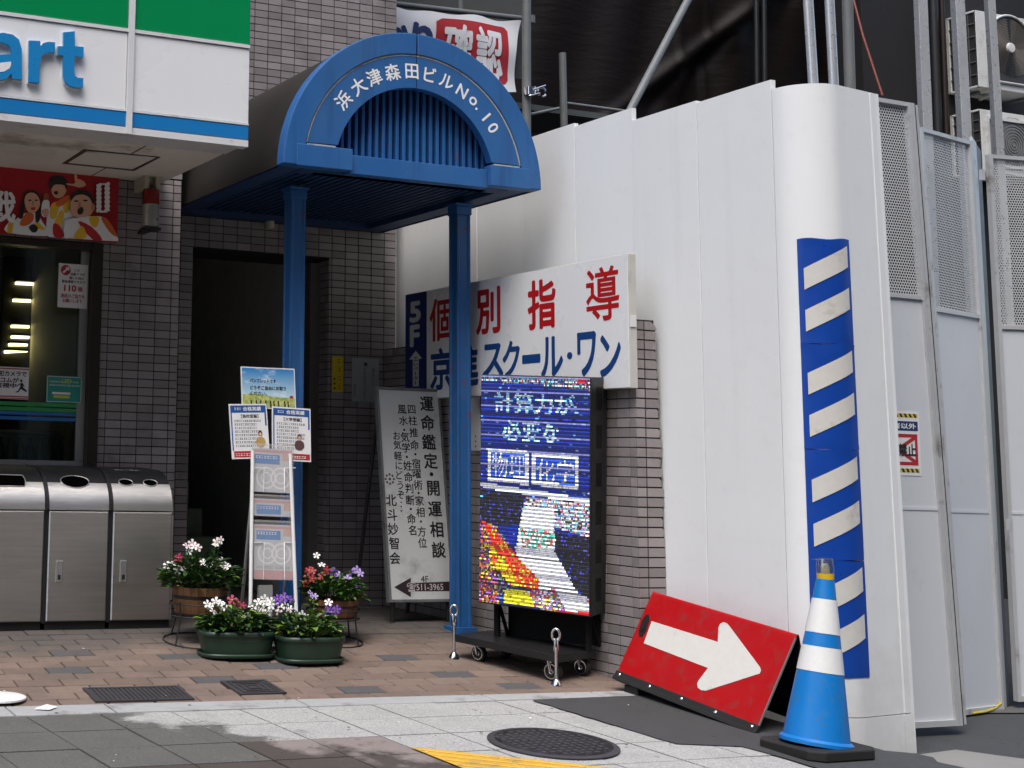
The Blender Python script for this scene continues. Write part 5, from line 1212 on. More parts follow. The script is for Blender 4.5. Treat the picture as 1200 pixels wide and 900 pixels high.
b = MB(); b.lathe(tip, [(r_l * .98, hl * .285), (r_l, hl * .6), (r_l * .9, hl * .97), (r_l * .6, hl), (0, hl)], 24); obj('lens', b, M['clear'], lp)
b = MB(); b.lathe(tip, [(0, hl * .285), (r_l * .5, hl * .285), (r_l * .5, hl * .6), (r_l * .3, hl * .75), (0, hl * .75)], 16); obj('bulb', b, simple('lamp_inner', (.45, .42, .33), .3), lp)

# ------------------------------------------------------------------ folding gate
class Quad:
    def __init__(s, TL, TR, BR_, BL): s.c = [Vector(v) for v in (TL, TR, BR_, BL)]; s.n = (s.c[2] - s.c[3]).cross(s.c[0] - s.c[3]).normalized(); s.w = (s.c[2] - s.c[3]).length; s.h = (s.c[0] - s.c[3]).length
    def p(s, a, t_, d=0): A = s.c[3].lerp(s.c[2], a); B = s.c[0].lerp(s.c[1], a); return A.lerp(B, t_) + s.n * d
    def bar(s, b, a0, a1, t0, t1, d0, d1, m=0):
        P_ = [s.p(a, t_, d_) for d_ in (d0, d1) for a, t_ in ((a0, t0), (a1, t0), (a1, t1), (a0, t1))]; b.mesh(P_, [(3, 2, 1, 0), (4, 5, 6, 7), (0, 1, 5, 4), (1, 2, 6, 5), (2, 3, 7, 6), (3, 0, 4, 7)], m)
t = NT('perforated_steel'); P = t.coord('Object')
def cell(off):
    v = t.n('ShaderNodeVectorMath', {0: P, 1: off}, operation='ADD').outputs[0]; sx = t.n('ShaderNodeSeparateXYZ', {0: v})
    px_ = .0165; py2 = .0286
    fx = t.math('SUBTRACT', t.math('FRACT', t.math('DIVIDE', sx.outputs[0], px_)), .5); fy = t.math('SUBTRACT', t.math('FRACT', t.math('DIVIDE', sx.outputs[1], py2)), .5)
    fx = t.math('MULTIPLY', fx, px_); fy = t.math('MULTIPLY', fy, py2)
    return t.math('SQRT', t.math('ADD', t.math('MULTIPLY', fx, fx), t.math('MULTIPLY', fy, fy)))
dd = t.math('MINIMUM', cell((5, 5, 0)), cell((5 + .00825, 5 + .0143, 0))); al = t.math('GREATER_THAN', dd, .0060)
n = t.noise(t.pos(), 6, 4); t.set(col=t.mix(n, (.56, .58, .59), (.70, .71, .72)), metal=.1, rough=.42, alpha=al); M['perf'] = t.m
gwhite = simple('gate_white_sheet', (.62, .65, .69), .38, var=.04, scale=3, dirt=(.56, .59, .62), dirt_amt=.1)
gfr = simple('gate_frame_steel', (.56, .57, .58), .42, metal=.25, var=.12, scale=10, dirt=(.22, .20, .18), dirt_amt=.2)
gate = thing('folding_gate', 'half folded white site gate of tall leaves with perforated tops, right of the hoarding corner', 'gate', (6.2, 5.6, -.1))
ZG = 1.955 + ZO
def leaf(TL, TR, BR_, BL, tsplit, tmid, rail=True):
    Q = Quad(TL, TR, BR_, BL); fx = .022 / Q.w; fy = .022 / Q.h
    r = obj('gate_leaf', (lambda b: (Q.bar(b, 0, fx, 0, 1, -.02, .014), Q.bar(b, 1 - fx, 1, 0, 1, -.02, .014), Q.bar(b, fx, 1 - fx, 1 - fy, 1, -.02, .012), Q.bar(b, fx, 1 - fx, 0, fy * 1.3, -.02, .012), Q.bar(b, fx, 1 - fx, tsplit - fy * .5, tsplit + fy * .5, -.02, .010), b)[-1])(MB()), gfr, gate)
    f = Fr(Q.p(0, 0), Q.c[2] - Q.c[3], Q.c[0] - Q.c[3])
    b = MB()
    for q in ((fx, tsplit + fy * .5), (1 - fx, tsplit + fy * .5), (1 - fx, 1 - fy), (fx, 1 - fy)): pass
    P_ = [Q.p(fx, tsplit + fy * .5, -.004), Q.p(1 - fx, tsplit + fy * .5, -.004), Q.p(1 - fx, 1 - fy, -.004), Q.p(fx, 1 - fy, -.004)]
    b.face([((p - f.O).dot(f.u), (p - f.O).dot(f.v), (p - f.O).dot(f.n)) for p in P_]); fobj('perforated_sheet', b, M['perf'], f, r)
    b = MB(); Q.bar(b, fx, 1 - fx, fy * 1.3, tmid - .002, -.006, .0); Q.bar(b, fx, 1 - fx, tmid + .001, tsplit - fy * .5, -.006, .0)
    obj('white_sheet', b, gwhite, r); b = MB(); Q.bar(b, fx, 1 - fx, tmid - .003, tmid + .002, -.004, .003); obj('seam', b, gwhite, r)
    return r, Q
R1b = PZ(1122, 850, -.055); Y1 = R1b.y; R1t = PY(1065, 121, Y1); R1t = R1t * (1.0)
L1b = Vector((R1b.x - .62, Y1 + .0, R1b.z)); L1t = Vector((R1t.x - .62, Y1, R1t.z + .01))
sp1 = (PY(1090, 350, Y1).z - R1b.z) / (R1t.z - R1b.z); md1 = (PY(1095, 596, Y1).z - R1b.z) / (R1t.z - R1b.z)
lf1, Q1 = leaf(L1t, R1t, R1b, L1b, sp1, md1)
# edge profile of the first leaf: light and dark upright strips
b = MB()
for k, (o_, w_) in enumerate(((.004, .02), (.03, .012), (.05, .02))):
    A0, A1 = R1b + Vector((o_, .01 * k, 0)), R1t + Vector((o_, .01 * k, 0)); Qs = Quad(A1, A1 + Vector((w_, 0, 0)), A0 + Vector((w_, 0, 0)), A0); Qs.bar(b, 0, 1, 0, 1, -.03, .012, 1 if k == 1 else 0)
obj('edge_profile', b, [gfr, M['black']], lf1)
T2l, T2r = PZ(1076, 149, ZG - .06), PZ(1137, 166, ZG - .06)
B2l, B2r = PY(1127, 838, T2l.y), PY(1174, 832, T2r.y)
sp2 = (PY(1142, 371, T2r.y).z - B2r.z) / (T2r.z - B2r.z); md2 = (PY(1120, 598, (T2l.y + T2r.y) / 2).z - B2l.z) / (T2l.z - B2l.z)
lf2, Q2 = leaf(T2l, T2r, B2r, B2l, sp2, md2)
T3l, T3r = PZ(1157, 181, ZG - .12), PZ(1225, 186, ZG - .12); B3l, B3r = PY(1191, 822, T3l.y), PY(1255, 820, T3r.y)
sp3 = (PY(1180, 384, T3l.y).z - B3l.z) / (T3l.z - B3l.z); md3 = (PY(1190, 601, T3l.y).z - B3l.z) / (T3l.z - B3l.z)
lf3, Q3 = leaf(T3l, T3r, B3r, B3l, sp3, md3)
# fold between leaves: dark edge leaves seen end on
foldm = simple('fold_grey', (.14, .145, .15), .5, metal=.4, var=.2)
for TLx, TRx, BLx, BRx, yy in (((1139, 160), (1150, 176), (1177, 833), (1184, 828), T2r.y), ):
    TLv, TRv = PY(*TLx, yy + .02), PY(*TRx, yy + .14); BLv, BRv = PY(*BLx, yy + .02), PY(*BRx, yy + .14); Q4 = Quad(TLv, TRv, BRv, BLv); b = MB(); Q4.bar(b, 0, .45, 0, 1, -.012, 0); Q4.bar(b, .5, 1, 0, 1, -.02, -.004, 1); obj('folded_leaf_edge', b, [gfr, foldm], gate)
b = MB()
for x, y in ((1079, 262), (1080, 300), (1151, 205), (1183, 615)): p = PY(x, y, T2l.y - .02); b.box(p.x - .012, p.x + .012, p.y - .01, p.y + .01, p.z - .03, p.z + .03)
obj('hinge', b, gfr, gate)
# keep-out notice on the first leaf
nf = Fr(Q1.p(0, 0, .0), Q1.c[2] - Q1.c[3], Q1.c[0] - Q1.c[3])
r, a0, a1, b0, b1 = sheet('keep_out_sign', 'white notice with black yellow hazard edges and red crossed frame on the gate leaf', 'notice', nf, 1024, 482, 1078, 557, paper, .002)
f = nf.shift(.002); w, h = a1 - a0, b1 - b0; b = MB(); Y_, K_, N_, R_ = 0, 1, 2, 3
for z0, z1 in ((b1 - h * .09, b1 - h * .03), (b0 + h * .05, b0 + h * .11)):
    b.fbox(f, a0 + w * .04, a1 - w * .04, z0, z1, 0, .0004, Y_)
    for k in range(9): x = a0 + w * (.06 + .1 * k); b.poly(f, [(x, z1), (x + w * .05, z1), (x + w * .085, z0), (x + w * .035, z0)], .0007, K_)
b.fbox(f, a0 + w * .04, a1 - w * .04, b1 - h * .30, b1 - h * .15, 0, .0004, N_)
q0, q1, z0, z1 = a0 + w * .06, a1 - w * .06, b0 + h * .16, b1 - h * .35; tk = h * .055
for q in ((q0, q1, z0, z0 + tk), (q0, q1, z1 - tk, z1), (q0, q0 + tk, z0 + tk, z1 - tk), (q1 - tk, q1, z0 + tk, z1 - tk)): b.fbox(f, *q, 0, .0004, R_)
for s in (0, 1):
    A_, B_ = ((q0 + tk, z0 + tk), (q1 - tk, z1 - tk)) if s else ((q0 + tk, z1 - tk), (q1 - tk, z0 + tk)); b.poly(f, [(A_[0], A_[1] - tk * .6), (B_[0], B_[1] - tk * .6), (B_[0], B_[1] + tk * .6), (A_[0], A_[1] + tk * .6)], .0006 + .0002 * s, R_)
b.text(f, '関係者以外', a0 + w * .08, b1 - h * .27, a1 - w * .08, b1 - h * .18, .0010, 4, .03); b.text(f, '立入禁止', a0 + w * .12, b0 + h * .30, a1 - w * .1, b0 + h * .50, .0012, K_, .03)
obj('print', b, [simple('hazard_yellow', (.65, .5, .03), .5), ink, inkblue, inkred, paper], r)
# ------------------------------------------------------------------ steel posts, pipes and scaffold behind the hoarding
def pxline(x0, y0, x1, y1, Y0, Y1=None, ext0=0.0, ext1=0.0):
    a, c = PY(x0, y0, Y0), PY(x1, y1, Y1 or Y0); v = c - a; return a - v * ext0, c + v * ext1
def post(x0, y0, x1, y1, Y, w, lab, ext1=3.2):
    a, c = pxline(x0, y0, x1, y1, Y, None, 1.2, 0); k = (c.z + .1) / max(.05, (a.z - c.z)); c = c + (c - a) * k
    f = Fr(c, (1, -.35, 0), a - c); b = MB(); b.fbox(f, -w / 2, w / 2, 0, (a - c).length, -w / 2, w / 2); o = obj('steel_post', b, M['galv'], at=(c.x, c.y, c.z), bevel=.004)
    return tag(o, lab, 'post', 'galvanised gate posts')
post(1056, 0, 1066, 148, 5.95, .055, 'square galvanised post rising between the first and second gate leaf')
post(1132, 0, 1139, 175, 6.45, .062, 'square galvanised post rising in front of the air conditioners')
post(1180, 0, 1186, 180, 6.55, .05, 'rightmost square galvanised post, in front of the round fan grille')
def pipe(x0, y0, x1, y1, Y, r_, lab, m='galv', Y1=None, grp=None, ext=True, cat='pipe', name='steel_pipe'):
    a, c = pxline(x0, y0, x1, y1, Y, Y1, 1.0 if ext else 0, 0)
    if ext == 'down' or ext is True:
        v = (c - a).normalized(); 
        if abs(v.z) > .6: c = c + v * ((c.z - .02) / abs(v.z))
    b = MB(); b.tube([a, c], r_, seg=16); o = obj(name, b, M[m], at=c); return tag(o, lab, cat, grp)
pipe(947, 0, 953, 97, 5.45, .0245, 'shiny round steel pipe behind the corner, leftmost of the three upright pipes', grp='upright pipes behind the hoarding corner')
pipe(972, 0, 977, 97, 5.6, .0245, 'round steel pipe behind the corner, middle of the three upright pipes', grp='upright pipes behind the hoarding corner')
pipe(993, 0, 996, 98, 5.5, .027, 'duller round steel pipe behind the corner, rightmost of the three upright pipes', 'galvdull', grp='upright pipes behind the hoarding corner')
a, c = pxline(806, 0, 737, 132, 7.3, 7.0, .8, .4); b = MB(); b.tube([a, c + Vector((0, 0, -.0))], .0243, seg=16); tag(obj('brace_pipe', b, M['galvdull'], at=c), 'grey slanting brace pipe rising behind the hoarding panels', 'pipe')
pipe(617, 60, 617, 170, 8.9, .034, 'thick grey scaffold standard beside the banner', 'galvdull', cat='scaffold pole', name='scaffold_pole')
pipe(660, 107, 661, 152, 9.6, .03, 'short scaffold standard with cap carrying the guard rails', 'galvdull', cat='scaffold pole', name='scaffold_pole')
for q, lab in (((622, 134, 655, 127, 9.3), 'thin steel guard rail left of the short standard'), ((664, 121, 738, 131, 9.6), 'thin steel guard rail right of the short standard')):
    a, c = PY(q[0], q[1], q[4]), PY(q[2], q[3], q[4]); b = MB(); b.tube([a, c], .013); tag(obj('guard_rail', b, M['galvdull'], at=c), lab, 'rail', 'scaffold guard rails')
b = MB(); A0, A1 = PY(600, 150, 9.8), PY(740, 140, 9.8); b.box(A0.x, A1.x + .6, 9.8, 10.5, A1.z - .03, A1.z + .02); o = obj('scaffold_deck', b, simple('deck_steel', (.09, .10, .095), .5, metal=.3, var=.3), at=A0); tag(o, 'grey steel scaffold deck below the guard rails', 'deck')
cl_ = PY(628, 108, 8.86); r = thing('pipe_clamp', 'bright steel scaffold clamp on the thick grey standard', 'clamp', cl_)
b = MB(); b.lathe(cl_ + Vector((-.05, 0, -.03)), [(.037, 0), (.045, 0), (.045, .06), (.037, .06)], 18); obj('collar', b, M['chrome'], r)
b = MB(); ctr = cl_ + Vector((.03, -.02, -.005)); b.tube([ctr + Vector((.035 * math.cos(t * .5), -.01, .035 * math.sin(t * .5))) for t in range(-3, 9)], .010); b.tube([cl_ + Vector((-.06, -.045, .0)), cl_ + Vector((.05, -.05, .045))], .008); b.tube([cl_ + Vector((-.09, -.04, -.05)), cl_ + Vector((-.0, -.05, -.02))], .007); obj('bolt', b, M['chrome'], r)
a, c = pxline(1000, 0, 1034, 112, 6.6, 6.4, .6, .0); b = MB(); b.tube([a, a.lerp(c, .3) + Vector((.006, 0, 0)), a.lerp(c, .6) + Vector((-.008, 0, -.01)), c], .007); tag(obj('orange_cord', b, simple('orange_plastic', (.20, .04, .02), .5), at=c), 'thin orange cord hanging slantwise behind the hoarding corner', 'cord')
pts = [PZ(1128, 834, -.08), PZ(1140, 836, -.085), PZ(1155, 834, -.085), PZ(1166, 830, -.08), PZ(1173, 824, -.06)]
b = MB(); b.tube(pts, .006); tag(obj('yellow_cable', b, simple('yellow_rubber', (.5, .38, .03), .5), at=pts[0]), 'thin yellow cable lying on the ground under the gate leaves', 'cable')

# ------------------------------------------------------------------ dark sheeted building behind
t = NT('dark_tarpaulin'); P = t.pos(); n = t.noise(P, 1.1, 6, .65); n2 = t.noise(P, 7, 6, .7, (1, 1, .6)); n3 = t.noise(P, 3, 4, .6, (.4, 1, 2.2))
cc = t.mix(n, (.005, .0032, .0028), (.010, .006, .0052)); t.set(col=cc, rough=.55, spec=.16); t.bump(t.math('ADD', t.math('MULTIPLY', n2, .12), n3), .22, .06); M['tarp'] = t.m
YT = 12.6
A0, A1 = PY(645, 190, YT), PY(900, -5, YT)
def tarp(u, v):
    x = 4.97 + 11.5 * u; z = -.1 + 9.0 * v
    y = YT + .04 * math.sin(x * 3.1 + z) + .03 * math.sin(x * 7.3 - z * 2.1)
    # a slanting seam with bunched cloth
    tt = (x - A0.x) / (A1.x - A0.x); zs = A0.z + (A1.z - A0.z) * tt
    dz = z - zs; y += -.10 * math.exp(-(dz / .10) ** 2) + .06 * (1 - sstep(-.1, .1, dz)) + .04 * math.exp(-((dz + .22) / .12) ** 2) * math.sin(x * 9)
    for xv in (PY(797, 60, YT).x, PY(830, 60, YT).x): y += -.03 * math.exp(-((x - xv) / .03) ** 2)
    return (x, y, z)
b = MB(); b.grid(tarp, 260, 200); o = obj('building_sheet', b, M['tarp'], at=(8, YT, 0)); tag(o, 'dark brown wrinkled protective sheet over the building behind the hoarding', 'sheet')
b = MB(); b.box(4.97, 15, YT + .25, 20, -.2, 8); tag(obj('sheeted_building', b, M['darkwall'], at=(9, 15, 0)), 'dark building wrapped in brown sheets behind the site', 'building')
for x, lab in ((886, 'thin dark upright pipe on the brown sheet, left of its twin'), (895, 'thin dark upright pipe on the brown sheet, right of its twin')):
    a, c = pxline(x, -20, x + 1, 110, YT - .2, None, .5, 1.5); b = MB(); b.tube([a, c], .028); tag(obj('drain_pipe', b, M['black'], at=c), lab, 'pipe', 'dark twin pipes on the sheet')
# air conditioners on the right
r1, r2 = ray(1145, 60), ray(1110, 60); q1, q2 = r1[0] / r1[1], r2[0] / r2[1]; dA = .36; YA = dA * q2 / (q1 - q2); XA = q1 * YA
acw = simple('ac_cream', (.60, .60, .57), .45, var=.05, dirt=(.36, .34, .30), dirt_amt=.3, dscale=4)
acd = simple('ac_grille_dark', (.03, .028, .026), .5)
def aircon(y0, y1, lab, big):
    zt_, zb = PY(1145, y0, YA).z, PY(1145, y1, YA).z; h = zt_ - zb; w = .88
    r = thing('air_conditioner', lab, 'air conditioner', (XA + w / 2, YA, zb), 'outdoor units on the dark wall')
    f = Fr((XA, YA, zb), (1, 0, 0), (0, 0, 1)); b = MB(); b.fbox(f, 0, w, 0, h, -.02, 0); b.box(XA, XA + .03, YA + .001, YA + .02, zb, zt_); b.box(XA, XA + .03, YA + dA - .03, YA + dA, zb, zt_); b.box(XA + w - .02, XA + w, YA + .02, YA + dA, zb, zt_); b.box(XA, XA + w, YA + .02, YA + dA, zt_ - .02, zt_ + .004); b.box(XA, XA + w, YA + .02, YA + dA, zb - .004, zb + .02); b.box(XA, XA + w, YA + dA - .0, YA + dA + .01, zb, zt_)
    obj('casing', b, acw, r, bevel=.006)
    b = MB(); b.box(XA + .012, XA + .02, YA + .021, YA + dA - .031, zb + .021, zt_ - .021); obj('coil', b, acd, r)
    sf2 = Fr((XA + .001, YA + dA, zb), (0, -1, 0), (0, 0, 1))
    b = MB()
    for k in range(1, 6): b.fbox(sf2, .03, dA - .02, h * k / 6 - .006, h * k / 6 + .006, -.008, .0)
    for k in range(1, 4): b.fbox(sf2, .03 + (dA - .05) * k / 4 - .005, .03 + (dA - .05) * k / 4 + .005, .02, h - .02, -.008, -.001)
    obj('side_grille', b, simple('ac_grille_grey', (.10, .10, .095), .5), r)
    b = MB()
    if big:
        a0 = f.px(1157, 60)[0]; cxx = f.px(1182, 60)[0] + .02; rr2 = cxx - a0; cy_ = h * .50
        P_ = [(cxx + rr2 * math.cos(R(t)), cy_ + .08 + rr2 * math.sin(R(t))) for t in range(90, 181, 10)] + [(a0, cy_ - rr2 + .04), (a0 + .03, cy_ - rr2), (cxx + rr2 - .03, cy_ - rr2), (cxx + rr2, cy_ - rr2 + .03)] + [(cxx + rr2 * math.cos(R(t)), cy_ + .08 + rr2 * math.sin(R(t))) for t in range(0, 90, 10)]
        b.prism(f, P_, .0005, .004); obj('fan_opening', b, acd, r)
        b = MB(); b.tube([f.p(x, y, .012) for x, y in P_ + P_[:1]], .014, seg=8, cap=False); obj('fan_rim', b, acw, r)
        b = MB(); b.lathe(f.p(cxx, cy_ + .06, .004), [(0, 0), (.06, 0), (.05, .02), (0, .024)], 20, 0, f.n); obj('hub', b, acw, r)
        b = MB()
        for k in range(1, 19): b.tube([f.p(cxx + rr2 * k / 19.2 * math.cos(t * .35), cy_ + .06 + rr2 * k / 19.2 * math.sin(t * .35), .009) for t in range(19)], .0028, seg=5, cap=False)
        for k in range(0): b.tube([f.p(cxx + .06 * math.cos(k * .262), cy_ + .06 + .06 * math.sin(k * .262), .011), f.p(cxx + rr2 * .95 * math.cos(k * .262), cy_ + .06 + rr2 * .95 * math.sin(k * .262), .011)], .0024, seg=5)
        obj('fan_guard', b, simple('guard_brown', (.20, .17, .14), .5), r)
    else:
        a0 = f.px(1158, 150)[0]; b.fbox(f, a0, w - .06, .10, h - .10, .0005, .004); obj('fan_opening', b, simple('ac_mesh_grey', (.19, .19, .185), .5), r)
        b = MB()
        for q in ((a0 - .03, a0, .07, h - .07), (a0, w - .06, h - .10, h - .07), (a0, w - .06, .07, .10)): b.fbox(f, *q, 0, .02)
        obj('fan_frame', b, acw, r)
        b = MB()
        for k in range(1, 10): b.tube([f.p((a0 + w - .06) / 2 + .032 * k * math.cos(t * .35), h / 2 + .032 * k * math.sin(t * .35), .007) for t in range(19)], .003, seg=5, cap=False)
        obj('fan_guard', b, acd, r)
    b = MB(); b.tube([f.p(.12, -.03, -.1), f.p(.12, -.03, -dA - .3)], .02); b.tube([f.p(w - .1, -.03, -.1), f.p(w - .1, -.03, -dA - .3)], .02); obj('bracket', b, M['galvdull'], r)
aircon(12, 101, 'large cream outdoor unit with an arched dark fan grille, the upper of two', True)
aircon(127, 200, 'smaller cream outdoor unit with square grey fan mesh, the lower of two', False)
b = MB(); b.box(XA - 1.2, XA + 5, YA + dA + .012, YA + dA + .4, -.2, 8.5); tag(obj('dark_wall', b, simple('dark_brown_wall', (.007, .005, .0045), .7, var=.3, scale=4, bump=.2, bscale=20), at=(XA, YA + .5, 0)), 'dark brown wall that carries the two outdoor units', 'wall')
for x, w_, m in ((1093, .045, 'black'), (1103, .03, 'brownframe')):
    a, c = pxline(x, -10, x + 6, 150, YA + dA - .08, None, .5, 1.5); b = MB(); b.tube([a, c], w_); tag(obj('drain_pipe', b, M[m], at=c), {'black': 'black drain pipe left of the outdoor units, the thicker one', 'brownframe': 'thin bronze pipe between the black drain pipe and the outdoor units'}[m], 'pipe')
b = MB(); b.tube([PY(1148, 116, YA + .2), PY(1168, 107, YA + .15), PY(1180, 106, YA + .15)], .025); tag(obj('ac_hose', b, simple('hose_cream', (.45, .43, .38), .5), at=PY(1160, 110, YA)), 'short cream hose between the two outdoor units', 'hose')

# ------------------------------------------------------------------ banner beside the building corner
YBn = 9.05
bf = Fr(PY(455, 100, YBn), (1, 0, 0), (0, 0, 1))
bn = thing('site_banner', 'white cloth banner with a red box and white characters, above the blue canopy', 'banner', PY(540, 110, YBn))
def wav(p):
    a = (p - bf.O).dot(bf.u); z = (p - bf.O).dot(bf.v); return p + bf.n * (.022 * math.sin(a * 9 + z * 3) + .012 * math.sin(z * 14 + a * 2))
cA = [PY(448, 6, YBn), PY(612, 23, YBn), PY(607, 107, YBn), PY(448, 118, YBn)]
def bq(u, v): 
    top = cA[0].lerp(cA[1], u) + Vector((0, 0, -.02 * math.sin(u * math.pi * 3) ** 2)); bot = cA[3].lerp(cA[2], u); return wav(top.lerp(bot, v) + Vector((-.03 * math.sin(v * math.pi) * (u > .5) * (u - .5) * 2, 0, 0)))
b = MB(); b.grid(lambda u, v: bq(u, v), 40, 24); obj('cloth', b, simple('banner_cloth', (.66, .67, .70), .8, var=.05), bn)
def wtext(items, m, name, d, bold):
    b = MB()
    for it in items:
        if isinstance(it[0], str): b.text_px(bf, it[0], *it[1:], d, 0, bold)
        else: b.poly(bf, [bf.px(*p) for p in it], d)
    b.V = [tuple(wav(Vector(v))) for v in b.V]; obj(name, b, m, bn)
wtext([('か', 445, 24, 480, 62), ('り', 482, 27, 509, 66)], simple('banner_navy', (.012, .03, .13), .7), 'navy_lettering', .006, .05)
bxr = []
for (cx, cy, a0) in ((584, 33, 90), (522, 28, 90)): pass
rp = lambda x, y: (440 + x / 6, y / 6)
redbox = [rp(x, y) for x, y in ((440, 150), (455, 135), (480, 130), (560, 135), (700, 158), (910, 182), (935, 192), (940, 210), (938, 560), (930, 585), (905, 592), (870, 585), (430, 585))]
b = MB(); bpts = [bf.px(*p) for p in redbox]
# subdivided so that it follows the cloth
gridb = MB(); import itertools
xs_ = np.linspace(430, 940, 26); 
for i in range(25):
    xa, xb = xs_[i], xs_[i + 1]
    top = lambda x: 128 + (x - 470) * .125 + max(0, x - 915) * 1.2 if x > 470 else 128 + (470 - x) * .5
    bot = lambda x: 590 - (max(0, x - 915) * 1.2) - max(0, 450 - x)
    for j in range(14):
        ta, tb = j / 14, (j + 1) / 14
        P_ = [rp(xa, top(xa) + (bot(xa) - top(xa)) * ta), rp(xa, top(xa) + (bot(xa) - top(xa)) * tb), rp(xb, top(xb) + (bot(xb) - top(xb)) * tb), rp(xb, top(xb) + (bot(xb) - top(xb)) * ta)]
        gridb.face([wav(bf.p(*bf.px(*p), .004)) for p in P_], 0, True)
obj('red_box', gridb, simple('banner_red', (.36, .012, .02), .7, var=.05), bn, merge=True)
wtext([('確', *rp(478, 175), *rp(668, 560)), ('認', *rp(688, 200), *rp(895, 560))], simple('banner_white', (.66, .67, .70), .8), 'white_lettering', .010, .03)
a, c = pxline(440, 2, 622, 23, YBn + .05); b = MB(); b.tube([a - (c - a) * .2, c], .022); b.lathe(c + Vector((0, 0, -.03)), [(0, 0), (.034, 0), (.034, .06), (0, .06)], 12); tag(obj('banner_rail', b, M['galvdull'], at=c), 'horizontal scaffold rail from which the white banner hangs', 'rail')
b = MB(); A0, A1 = PY(450, 25, YBn + .12), PY(614, -60, YBn + .12); b.box(A0.x, A1.x, YBn + .12, YBn + .126, A0.z - .3, A1.z + .5); tag(obj('scaffold_net', b, simple('scaffold_net_grey', (.06, .065, .065), .8, var=.2, scale=5), at=A0), 'dark grey scaffold net above and behind the white banner', 'net')
pipe(539, 0, 540, 20, YBn + .07, .02, 'thin upright scaffold pipe above the banner', 'galvdull', ext=False, cat='scaffold pole', name='scaffold_pole')

# ------------------------------------------------------------------ flowers
lm = [simple('leaf_green', (.030, .085, .016), .45, var=.35, scale=14, island=.35), simple('leaf_light', (.14, .24, .035), .45, var=.25, scale=14, island=.3)]
petal = {'white': simple('petal_white', (.80, .80, .78), .55, var=.04), 'pink': simple('petal_pink', (.82, .70, .71), .55, var=.1, island=.15), 'magenta': simple('petal_magenta', (.36, .012, .07), .55, var=.12), 'violet': simple('petal_violet', (.17, .06, .40), .55, var=.15), 'red': simple('petal_red', (.42, .03, .05), .55, var=.15), 'lilac': simple('petal_lilac', (.38, .28, .62), .55, var=.15)}
eyem = simple('flower_eye', (.55, .45, .12), .6); soilm = simple('soil', (.03, .022, .016), .95, bump=.4)
def flower_mesh(k):
    b = MB(); fr_ = Fr((0, 0, 0), (1, 0, 0), (0, 1, 0))
    n = 5
    for i in range(n):
        a = 2 * math.pi * i / n + .2; w = .52; P_ = []
        for rr3, da, z in ((.12, -.3, 0), (.55, -w * .85, .12), (.92, -w * .62, .10), (1.0, 0, .02), (.92, w * .62, .10), (.55, w * .85, .12), (.12, .3, 0)):
            P_.append((rr3 * math.cos(a + da), rr3 * math.sin(a + da), z * (1 + .3 * math.sin(i * 2.1))))
        b.face(P_, 0, True)
    b.face([(.14 * math.cos(t), .14 * math.sin(t), .03) for t in np.linspace(0, 5.2, 6)], 1)
    return newmesh('flower', b, [petal[k], eyem])
fm = {k: flower_mesh(k) for k in petal}
def leaf_add(b, p, dr, l, m):
    dr = dr.normalized(); sd = dr.cross(Vector((0, 0, 1)));
    if sd.length < .1: sd = Vector((1, 0, 0))
    sd.normalize(); nn = sd.cross(dr); w = l * .30; e = l * .12
    P_ = [p, p + dr * l * .35 + sd * w + nn * e, p + dr * l * .75 + sd * w * .7 + nn * e * .5, p + dr * l - nn * e, p + dr * l * .75 - sd * w * .7 + nn * e * .5, p + dr * l * .35 - sd * w + nn * e]
    mid = p + dr * l * .5
    b.face([P_[0], P_[1], P_[2], P_[3]], m); b.face([P_[0], P_[3], P_[4], P_[5]], m)
def plant(name_l, c, rx, ry, hgt, nleaf, flowers, light, Yp_, group=None, lsz=.05):
    c = Vector(c); r = thing('flowering_plant', name_l, 'plant', c, 'flowering plants in front of the entrance')
    b = MB(); st = MB()
    for k in range(nleaf):
        a = random.uniform(0, 2 * math.pi); q = math.sqrt(random.random()); z = (.25 * q + (1 - .25 * q) * random.random() ** .8) * hgt * (1.05 - .45 * q * q)
        p = c + Vector((rx * q * math.cos(a), ry * q * math.sin(a), z - .01)); dr = Vector((math.cos(a) * (.4 + q) + random.uniform(-.6, .6), math.sin(a) * (.4 + q) + random.uniform(-.6, .6), random.uniform(-.1, .7)))
        leaf_add(b, p, dr, lsz * random.uniform(.5, 1.45), 1 if random.random() < light else 0)
    for (x, y, k, s) in flowers:
        dy = random.uniform(-.06, .05); p = PY(x, y, Yp_ + dy)
        base = c + Vector(((p.x - c.x) * .45, (p.y - c.y) * .4, 0)); st.tube([base, base.lerp(p, .6) + Vector((0, 0, .01)), p], .0025, seg=4)
        for j in range(5): 
            t_ = random.uniform(.45, .95); leaf_add(b, base.lerp(p, t_), Vector((random.uniform(-1, 1), random.uniform(-1, 1), random.uniform(-.2, .5))), lsz * random.uniform(.5, .9), 1 if random.random() < light else 0)
        cam_d = (Vector((0, 0, ZO)) - p).normalized() * .7 + Vector((random.uniform(-.5, .5), random.uniform(-.5, .5), random.uniform(.0, .9))); 
        o = inst('flower', fm[k], p, r); o.rotation_mode = 'QUATERNION'; o.rotation_quaternion = cam_d.to_track_quat('Z', 'Y'); o.scale = (s * 1.18,) * 3
    obj('stems', st, lm[0], r); o = obj('foliage', b, lm, r, kind='stuff')
greenp = simple('green_plastic', (.014, .038, .022), .42, var=.08, scale=6, dirt=(.03, .04, .03), dirt_amt=.2)
